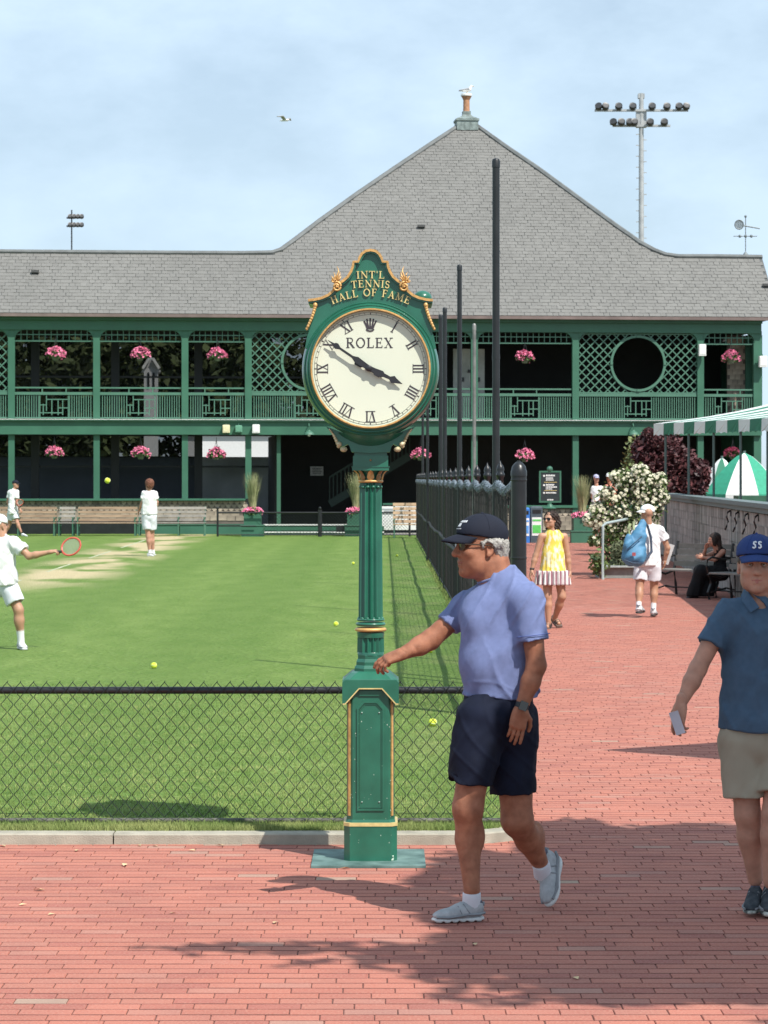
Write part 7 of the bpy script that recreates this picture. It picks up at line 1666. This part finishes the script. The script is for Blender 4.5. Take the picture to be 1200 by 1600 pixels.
# raised bed, white handrail
bed = thing('planting_box', 'low grey-green planting box holding the roses beside the handrail', 'planting box', P(985,905,52.3)); b_ = lambda px, py, dy=0: P(px, py, 51.4+dy)
mb = MB(); A = b_(936,909); B = b_(1002,893); mb.box(((A.x+B.x)/2, 51.9, .11), (B.x-A.x, .9, .22)); link('box', mb.mesh('box', mat('grey_green_wood', (.23,.26,.25), .8, var=.15)), bed); mb = MB(); mb.box(((A.x+B.x)/2, 51.85, .235), (B.x-A.x+.06, 1.0, .03)); link('coping', mb.mesh('coping', mat('coping_grey', (.36,.40,.39), .7)), bed)
hr = thing('handrail', 'pale blue-grey metal handrail sloping up beside the rose bush', 'handrail', P(942,905,50.8)); M_HR = mat('pale_rail', (.40,.48,.48), .5, var=.08)
mb = MB(); mb.poly([P(942,908,50.8), P(942,822,50.8), P(946,818,50.8), P(990,809,53.5), P(1012,803,55)], .028, 10); link('rail', mb.mesh('rail', M_HR), hr); mb = MB(); mb.tube(P(986,903,53.4), P(986,811,53.4), .025, n=8); link('rail_post', mb.mesh('rail_post', M_HR), hr)
# small dark weed bush left of the planting box
wd = thing('leafy_plant', 'small dark-leaved plant leaning out left of the handrail', 'plant', P(935,900,51.2))
link('leaves', leaf_cloud(260, lambda rg: P(935+rg.gauss(0,6), 880+rg.gauss(0,9), 51.2+rg.gauss(0,.12)), .06, rg, 2).mesh('leaves', M_RLEAF), wd); mb = MB()
for q_ in range(6): mb.poly([P(939,903,51.2), P(936+rg.uniform(-8,6),872+rg.uniform(-8,10),51.2)], .008, 4)
link('stems', mb.mesh('stems', M_BARK), wd)
# purple-leaved tree
YMp = 66.0
mp_ = thing('purple_tree', 'dark purple-leaved small tree behind the roses under the striped awning', 'tree', P(1045,870,YMp)); M_PUR = mat('purple_leaf', (.060,.018,.024), .6, isl=.6, scale=3, col2=(.13,.040,.042))
plob = [(1040,715,34,40),(1065,735,32,36),(1020,735,30,34),(1085,755,22,24),(1010,705,22,26),(1030,690,24,18),(1000,745,18,22),(1050,765,40,24),(1095,740,14,22),(1015,680,12,10)]
def pp(rg):
    x, y, rx, ry = rg.choice(plob); a, b_, c_ = rg.gauss(0,1), rg.gauss(0,1), rg.gauss(0,1); l_ = math.sqrt(a*a+b_*b_+c_*c_); r = rg.random()**.35*rg.choice((1,1,1.12)); return P(x+a/l_*rx*r, y-c_/l_*ry*r, YMp+b_/l_*.6*r)
link('crown', leaf_cloud(13000, pp, .085, rg, 1.8).mesh('crown', M_PUR), mp_); mb = MB(); mb.tube(P(1045,870,YMp), P(1043,745,YMp), .10, .05, 8)
for q_ in range(9): mb.poly([P(1044,765,YMp), P(1044+rg.uniform(-20,22),735,YMp+rg.uniform(-.2,.2)), P(1044+rg.uniform(-36,44),rg.uniform(690,730),YMp+rg.uniform(-.4,.4))], .03, 5, taper=.3)
link('trunk', mb.mesh('trunk', M_BARK), mp_)
cl_ = thing('climbing_shrub', 'pale green climbing shrub left of the purple tree', 'shrub', P(1000,850,70)); link('leaves', leaf_cloud(1500, lambda rg: P(992+rg.gauss(0,7), 727+rg.gauss(0,15), 70+rg.gauss(0,.2)), .09, rg).mesh('leaves', mat('pale_leaf', (.16,.19,.07), .7, isl=.4)), cl_); mb = MB(); mb.poly([P(1000,850,70), P(996,780,70), P(992,720,70)], .04, 6); link('stem', mb.mesh('stem', M_BARK), cl_)
# ---- shingled wall with cap on the right
WA, WB = Vector((7.25, 67.0)), Vector((5.25, 30.0)); wdv = (WB-WA); wl_len = wdv.length; wdv.normalize()
rw = thing('shingle_wall', 'weathered grey shingled wall with a flat cap running along the right of the path', 'wall', (WA.x, WA.y, 0), math.atan2(wdv.y, wdv.x)); HW = 1.56
M_WSHK = mat('grey_cedar', (.25,.24,.22), .9, var=.35, scale=3, isl=.3, col2=(.40,.38,.35), stretch=(1,1,.3)); M_WCAP = mat('painted_cap', (.13,.165,.165), .7, var=.1)
mb = MB(); mb.box((wl_len/2, .10, HW/2), (wl_len, .20, HW)); local(rw, 'wall_core', mb, MATS['cedar_backing']); mb = MB(); mb.box((wl_len/2, .06, HW+.04), (wl_len+.1, .36, .07)); mb.box((wl_len/2, -.05, HW-.03), (wl_len, .05, .09)); local(rw, 'cap', mb, M_WCAP)
# shingles face the path: local -y side faces left
mb = MB(); mb.box((0,-.010,0), (.19,.016,.20), M=Matrix.Rotation(math.radians(3), 3, 'X')); SW_ = mb.mesh('wall_shingle', M_WSHK); st = MB(); cnt = 0; cells = []
for r in range(8):
    z = HW-.10-.18*(r+.5); n = int(wl_len/.20)
    for k in range(n): cells.append((.2*(k+.5+(.5 if r % 2 else 0)), z))
cells.sort(key=lambda c: -c[0])
side = 1
for (x, z) in cells:
    if x < wl_len-.1 and x > 20 and cnt < 300 and x < 33: o = bpy.data.objects.new('wall_shingle', SW_); C.objects.link(o); o.parent = rw; o.location = (x+RND.uniform(-.008,.008), 0, z+RND.uniform(-.012,.006)); cnt += 1
    elif x < wl_len-.1: st.box((x, -.010, z+RND.uniform(-.01,.006)), (.19,.016,.20))
local(rw, 'wall_shingles', st, M_WSHK, stuff=True)
# wrought hooks on the wall
for k, px in enumerate((1144,1157,1172,1188)):
    lo_ = (px-600)/FPX; q0 = (lo_*WA.y-WA.x)/(wdv.x-lo_*wdv.y); p = Vector((WA.x+wdv.x*q0, WA.y+wdv.y*q0, 0)); t_ = thing('wall_hook', ['leftmost curved black iron bracket on the right wall','second curved black iron bracket on the right wall','third curved black iron bracket on the right wall','rightmost curved black iron bracket on the right wall'][k], 'bracket', (p.x, p.y, 0), 0, None)
    loc = Vector((WA.x+wdv.x*q0, WA.y+wdv.y*q0, 0)); t_.location = loc; t_.rotation_euler = rw.rotation_euler
    mb = MB(); mb.poly([(0,-.03,1.45),(.03,-.08,1.42),(.05,-.10,1.34),(.03,-.07,1.26),(.05,-.10,1.18),(.0,-.12,1.12)], .016, 6); local(t_, 'scroll', mb, M_BLK); mb = MB(); mb.box((0,-.02,1.40), (.05,.03,.10)); local(t_, 'backplate', mb, M_BLK)
# ---- iron-ended benches along the wall
M_IRON = mat('black_iron', (.012,.012,.012), .45); M_GS = mat('grey_slat', (.20,.19,.17), .8, isl=.2)
def park_bench(label, px0, px1, Y0_, Y1_, n_arm=2):
    a = P(px0, 900, Y0_); b = P(px1, 900, Y1_); a.z = b.z = 0; d = (b-a); L1 = d.length; t = thing('park_bench', label, 'bench', a, math.atan2(d.y, d.x), 'iron benches along the right wall')
    for k in range(4): mb = MB(); mb.bevbox((L1/2,-.42+.115*k,.44), (L1,.095,.03), .004); local(t, 'seat_slat', mb, M_GS)
    for k in range(4): mb = MB(); mb.box((L1/2,.03+.03*k,.54+.10*k), (L1,.025,.085)); local(t, 'back_slat', mb, M_GS)
    for x in [L1*i/(n_arm-1) for i in range(n_arm)]:
        mb = MB(); mb.poly([(x,-.44,.0),(x,-.47,.12),(x,-.40,.26),(x,-.46,.42)], .024, 7); mb.poly([(x,.08,.0),(x,.06,.2),(x,.02,.42),(x,.12,.92)], .024, 7); mb.poly([(x,-.46,.42),(x,-.2,.36),(x,.02,.42)], .022, 7)
        arc_ = [(x,-.46,.44),(x,-.50,.55),(x,-.48,.66),(x,-.38,.70),(x,-.1,.66),(x,.06,.68)]; mb.poly(arc_, .018, 7); mb.poly([(x,-.40,.12),(x,-.2,.16),(x,.02,.12)], .014, 6); local(t, 'iron_end', mb, M_IRON)
    mb = MB(); mb.tube((0,-.2,.14),(L1,-.2,.14), .012, n=6); local(t, 'tie_bar', mb, M_IRON); return t
park_bench('black iron-ended bench under the seated woman in black, nearer the roses', 1052, 1146, 44.3, 43.3)
park_bench('black iron-ended bench right of the seated woman against the wall', 1138, 1260, 42.6, 41.2, 3)
# ---- striped awning over the wall
E0 = Vector(((1022-600)*60/FPX, 60.0)); E1v = Vector((1.97,-6)).normalized(); pr = Vector((.95,.31)).normalized()
aw = thing('striped_awning', 'long green and white striped canvas awning on thin poles above the right wall', 'awning', (E0.x, E0.y, 0), math.atan2(E1v.y, E1v.x)); sgn = 1 if (Matrix.Rotation(aw.rotation_euler.z, 2)@Vector((0,1))).dot(pr) > 0 else -1
ZE_, ZV = 3.29, 3.0; M_AG = mat('awning_green', (.030,.175,.105), .7, var=.08, scale=3); M_AW = mat('awning_white', (.68,.70,.68), .7, var=.05, scale=3)
SWd = .56
for k in range(22):
    x0 = SWd*k; x1 = x0+SWd; m = M_AW if k % 2 == 0 else M_AG; mb = MB(); vs = []; 
    for j in range(7): t_ = j/6; sagz = -.10*math.sin(math.pi*t_); vs += [(x0, sgn*4.2*t_, ZE_+.80*t_+sagz), (x1, sgn*4.2*t_, ZE_+.80*t_+sagz)]
    fs = [(2*j,2*j+1,2*j+3,2*j+2) for j in range(6)]; n = len(vs); vs += [(x0,sgn*-.01,ZE_),(x1,sgn*-.01,ZE_)]
    for q_ in range(9): vs.append((x1-(x1-x0)*q_/8, sgn*-.015-.01*math.sin(q_*2+k), ZV+.03*abs(math.sin(q_*math.pi/4))))
    fs.append((n,n+1)+tuple(range(n+2,n+11))); mb.add(vs, fs); mb.add([(x0,sgn*8.4,ZE_),(x1,sgn*8.4,ZE_)]+[(x0,sgn*4.2,ZE_+.8),(x1,sgn*4.2,ZE_+.8)], [(0,1,3,2)]); local(aw, 'canvas_stripe', mb, m)
M_POLE = mat('awning_pole', (.10,.15,.14), .5)
for px in (1037,1073,1112,1154,1196,1240):
    lo_ = (px-600)/FPX; tt = (lo_*E0.y-E0.x)/(E1v.x-lo_*E1v.y); mb = MB(); mb.tube((tt,sgn*.05,0),(tt,sgn*.05,ZE_), .030, n=8); o = local(aw, 'pole', mb, M_POLE)
mb = MB(); mb.tube((0,sgn*.04,ZE_-.02),(12.3,sgn*.04,ZE_-.02), .022, n=6); local(aw, 'edge_rail', mb, M_POLE)
# ---- peaked green and white tents behind the wall
def tent(label, px, top, wpx, base, Y, flip=0, mg=None):
    p = P(px, top, Y); z1 = P(px, base, Y).z; z2 = z1-1.2; R = wpx*Y/FPX; t = thing('striped_tent', label, 'tent', (p.x, Y, 0)); n = 8
    for k in range(n):
        a0, a1 = 6.2832*k/n+.2, 6.2832*(k+1)/n+.2; m = (mg if (k+flip) % 2 else M_AW); mb = MB(); vs = []
        for t_ in [i/5 for i in range(6)]: rr = R*t_; zz = p.z-(p.z-z1)*(t_**1.45); vs += [(math.cos(a0)*rr, math.sin(a0)*rr, zz), (math.cos(a1)*rr, math.sin(a1)*rr, zz)]
        vs += [(math.cos(a0)*R*1.02, math.sin(a0)*R*1.02, z2), (math.cos(a1)*R*1.02, math.sin(a1)*R*1.02, z2)]; mb.add(vs, [(2*j,2*j+1,2*j+3,2*j+2) for j in range(6)]); local(t, 'tent_panel', mb, m)
    mb = MB(); mb.tube((0,0,0),(0,0,p.z+.05), .04, n=8); local(t, 'tent_pole', mb, M_POLE)
tent('peaked tent with bright green and white panels behind the right wall', 1163, 707, 66, 772, 72, 1, mat('bright_tent_green', (.03,.30,.18), .6))
tent('smaller striped tent just left of the bright green one', 1128, 715, 36, 764, 78, 0, M_AG)
tb = thing('table_cloth_stack', 'dark green covered table beside the tent behind the wall', 'table', P(1180,800,68)); A = P(1150,780,68); B = P(1260,770,68); mb = MB(); mb.box(((A.x+B.x)/2,68,.8), (B.x-A.x,1.0,1.5)); link('cover', mb.mesh('cover', M_GRND), tb)
# ---- tennis balls
M_BALL = mat('ball_felt', (.62,.72,.06), .9, var=.1, scale=60, bump=.4, bscale=200); mb = MB(); mb.sphere((0,0,0), .0335, 14, 10); BM = mb.mesh('tennis_ball', M_BALL, True); seam = MB(); seam.poly([(.0345*math.cos(t)*math.cos(.55*math.sin(2*t)), .0345*math.sin(t)*math.cos(.55*math.sin(2*t)), .0345*math.sin(.55*math.sin(2*t))) for t in [6.2832*i/30 for i in range(31)]], .0012, 4); SM = seam.mesh('seam', mat('ball_seam', (.75,.78,.65), .8))
balls = [(240.5,1040,0,'tennis ball on open grass at left, nearest the low fence'),(525,975,0,'tennis ball on grass left of the clock column'),(552,880,0,'tennis ball far back just left of the clock column'),(620,868,0,'small far tennis ball between the clock and the fence'),(672,1016,0,'tennis ball on grass beside the outstretched forearm'),(676,1129,0,'tennis ball seen through the low fence beside the shorts'),(168,751,60,'tennis ball in the air in front of the pavilion')]
for px, py, Yf, t_ in balls:
    Yb_ = Yf or (CH-LZ-.03)*FPX/(py-HOR); o = bpy.data.objects.new('tennis_ball', BM); C.objects.link(o); o.location = P(px, py, Yb_); o.rotation_euler = (RND.uniform(0,3),RND.uniform(0,3),0)
    sc_ = 1.0 if py > 1000 else (1.35 if Yf == 0 else 2.1); o.scale = (sc_,)*3 if False else (1,1,1); tag(o, t_, 'tennis ball', 'tennis balls'); c_ = bpy.data.objects.new('seam', SM); C.objects.link(c_); c_.parent = o
    if Yf: o.location = P(px, py, 30)
# ---- seen through the bays: white building, gabled house, hedge of trees
M_SIDE = mat('white_siding', (.62,.63,.64), .7, var=.05); M_RF = mat('grey_roof', (.20,.21,.22), .8)
wb = thing('white_building', 'white building seen through the lower bay left of the doorway', 'building', tuple(behind(373, 760, 30).xy)+(0,), TH)
a = BU(300,700,30); b = BU(440,640,30); w_ = b[0]-a[0]; mb = MB(); mb.box((0,0,2.1), (w_*1.2,4,4.2)); local(wb, 'wall', mb, M_SIDE); mb = MB(); mb.box((0,-.1,4.3), (w_*1.25,4.4,.2)); local(wb, 'roof', mb, M_RF)
for x in (-.6,.2,.7): mb = MB(); mb.box((x*1.3,-2.02,2.5), (.5,.06,1.0)); f_ = local(wb, 'window', mb, M_RF); mb = MB(); mb.box((x*1.3,-2.06,2.5), (.4,.02,.9)); local(f_, 'pane', mb, mat('dark_pane', (.05,.08,.12), .1))
gh = thing('gabled_house', 'pale gabled house front dimly seen through the second upper bay', 'house', tuple(behind(236, 700, 28).xy)+(0,), TH)
kk = (YB+28)/FPX; mb = MB(); zz = lambda py: BU(236, py, 28)[2]; mb.prism([(-11*kk,0),(11*kk,0),(11*kk,zz(582)),(15*kk,zz(580)),(0,zz(556)),(-15*kk,zz(580)),(-11*kk,zz(582))], lambda x, y: (x,2,y), lambda x, y: (x,0,y)); local(gh, 'wall', mb, M_SIDE)
mb = MB(); 
for x, w2, z0_, z1_ in ((-4,3,606,582),(4,3,606,582)): mb.box((x*kk,-.03,(zz(z0_)+zz(z1_))/2), (w2*kk,.06,zz(z1_)-zz(z0_)))
local(gh, 'window', mb, M_BLK); mb = MB(); mb.box((7.8*kk,-.1,zz(568)), (19*kk,.3,.12), M=Matrix.Rotation(math.atan2(24,15), 3, 'Y')); mb.box((-7.8*kk,-.1,zz(568)), (19*kk,.3,.12), M=Matrix.Rotation(-math.atan2(24,15), 3, 'Y')); local(gh, 'bargeboard', mb, M_WHT)
M_TREE = mat('hedge_leaf', (.055,.08,.028), .8, isl=.5, scale=.7, col2=(.11,.14,.05))
def big_tree(px, v, R, H_, lab, n=2600, gx=None):
    b0 = behind(px, 760, v); t = thing('leafy_tree', lab, 'tree', (b0.x, b0.y, 0)); rg = random.Random(int(px)+7); lobes = [(rg.uniform(-.6,.6)*R, rg.uniform(-.4,.4)*R, H_*rg.uniform(.35,.85), R*rg.uniform(.35,.6)) for _ in range(12)]
    def f(rg): x, y, z, r = rg.choice(lobes); a, b_, c_ = rg.gauss(0,1), rg.gauss(0,1), rg.gauss(0,1); l_ = math.sqrt(a*a+b_*b_+c_*c_)/r; return (x+a/l_, y+b_/l_, z+c_/l_)
    local(t, 'crown', leaf_cloud(n, f, .38, rg), M_TREE); mb = MB(); mb.tube((0,0,0),(0,0,H_*.6), .25, .12, 8)
    for l_ in lobes[:6]: mb.poly([(0,0,H_*.35), (l_[0]*.5,l_[1]*.5,l_[2]*.7), l_[:3]], .09, 5, taper=.3)
    local(t, 'trunk', mb, M_BARK)
for i, (px, lab) in enumerate([(-50,'dark leafy tree behind the far left bay'),(60,'dark leafy tree dimly seen behind the first full bay'),(150,'dark leafy tree behind the post between the left bays'),(290,'dark leafy tree right of the gabled house behind the bays'),(400,'dark leafy tree behind the left lattice screen')]): big_tree(px, 36+i % 2*4, 4.2, 10.5, lab, 6000)
# ---- the tree outside the frame at right that shades the foreground
def canopy():
    rg = random.Random(21); t = thing('shade_tree', 'big leafy tree standing outside the picture at lower right and shading the bricks', 'tree', (5.6, 7.2, 0)); vs = []; fs = []
    SX, SY = SUNV.x/SUNV.z, SUNV.y/SUNV.z
    # shaded ground patches: (px, py, half-width px, half-height px, weight)
    patches = [(1100,1365,270,78,1.0),(960,1380,150,70,1.0),(980,1520,150,50,1.0),(1180,1400,200,110,1.0),(830,1370,100,30,.7),(1060,1440,250,70,1.0),(1150,1510,260,55,1.0),(1000,1400,150,75,1.0),(900,1500,130,45,.8),(930,1330,80,40,1.0),(860,1420,100,36,.75),(780,1450,110,34,.55),(760,1425,95,24,.85),(745,1350,70,22,.8),(790,1400,150,62,1.0),(830,1480,150,42,1.0),(900,1330,80,50,1.0),(400,1482,200,7,.5),(760,1520,120,20,.7),(730,1492,170,20,.6),(500,1480,230,7,.30),(620,1505,200,9,.30),(330,1478,140,4,.22),(820,1555,160,14,.4),(470,1505,130,5,.2),(1250,1420,160,100,1.0),(1350,1450,200,120,1.0)]
    def inview(p, m=.06):
        if p.y <= .3: return False
        x = 600+p.x/p.y*FPX; y = HOR-(p.z-CH)/p.y*FPX; return -250 < x < 1290 and -110 < y < 1700
    made = 0; tries = 0
    W_ = [p[4]*math.sqrt(p[2]*p[3])*(GY(p[1])**1.5)*.02 for p in patches]; tot = sum(W_)
    area_n = []
    for (px, py, hw, hh_, w) in patches:
        Yg = GY(py); wx = hw*Yg/FPX; wy = hh_*Yg*Yg/(CH*FPX); n = int(w**1.6*math.pi*wx*wy/(.0062)*4.6); area_n.append((px,py,hw,hh_,n))
    for (px, py, hw, hh_, n) in area_n:
        k = 0; g = 0
        while k < n and g < n*12:
            g += 1; a = rg.uniform(0,6.2832); r = math.sqrt(rg.random()); x_, y_ = px+hw*r*math.cos(a), py+hh_*r*math.sin(a)
            if y_ < HOR+250: continue
            gp = G(x_, y_); h_ = rg.uniform(4.2, 7.5); p = Vector((gp.x+SX*h_, gp.y+SY*h_, h_))
            if inview(p): continue
            for _ in range(2):
                d = Vector((rg.gauss(0,1), rg.gauss(0,1), rg.gauss(0,.6))).normalized(); e = d.cross(SUNV+Vector((rg.gauss(0,.4),rg.gauss(0,.4),rg.gauss(0,.4)))).normalized(); s_ = rg.uniform(.05,.085); n0 = len(vs); p2 = p+Vector((rg.gauss(0,.03),rg.gauss(0,.03),rg.gauss(0,.03)))
                vs += [p2-d*s_*.9, p2+e*s_*.55, p2+d*s_*.9, p2-e*s_*.55]; fs.append((n0,n0+1,n0+2,n0+3))
            k += 1
    m = MB(); m.v = [tuple(v) for v in vs]; m.f = fs; link('crown', m.mesh('crown', mat('shade_leaf', (.05,.09,.025), .7, isl=.4)), t)
    mb = MB(); mb.poly([(5.6,7.2,0),(5.5,7.1,2.2),(5.2,7.0,4.0)], .22, 10, taper=.7)
    for q_ in [(3.4,7.6,5.6),(3.6,6.6,6.4),(4.6,5.4,6.6),(5.8,6.2,7.2),(6.6,8.0,6.2),(4.4,8.6,5.2)]: mb.poly([(5.2,7.0,4.0), Vector(q_)*.5+Vector((2.6,3.5,2.2)), q_], .08, 6, taper=.3)
    link('trunk', mb.mesh('trunk', M_BARK), t); return len(fs)
canopy()
# green patio parasol outside the frame whose corner shades the path
pa_ = thing('patio_parasol', 'green square parasol standing outside the picture at right', 'parasol', (4.4, 17.3, 0)); SX, SY = SUNV.x/SUNV.z, SUNV.y/SUNV.z; hC = 2.5
tip = G(940, 1172); c1 = G(1200, 1155); c2 = G(1200, 1192); up_ = Vector((SX*hC, SY*hC, hC)); A = tip+up_; d1 = (c1-tip)*2.2; d2 = (c2-tip)*2.2; B = A+d1; D = A+d2; ctr = (B+D)/2+Vector((0,0,.5))
far_ = B+d2; mb = MB(); mb.add([A,B,far_,D,(A+far_)/2+Vector((0,0,.45))], [(0,1,4),(1,2,4),(2,3,4),(3,0,4)]); cv = link('canopy', mb.mesh('canopy', M_AG), pa_); sm = cv.modifiers.new('s','SOLIDIFY'); sm.thickness = .01
mb = MB(); cc_ = (A+far_)/2; mb.tube((cc_.x,cc_.y,0), (cc_.x,cc_.y,hC+.5), .03, n=8); link('parasol_pole', mb.mesh('parasol_pole', M_POLE), pa_); pa_.location
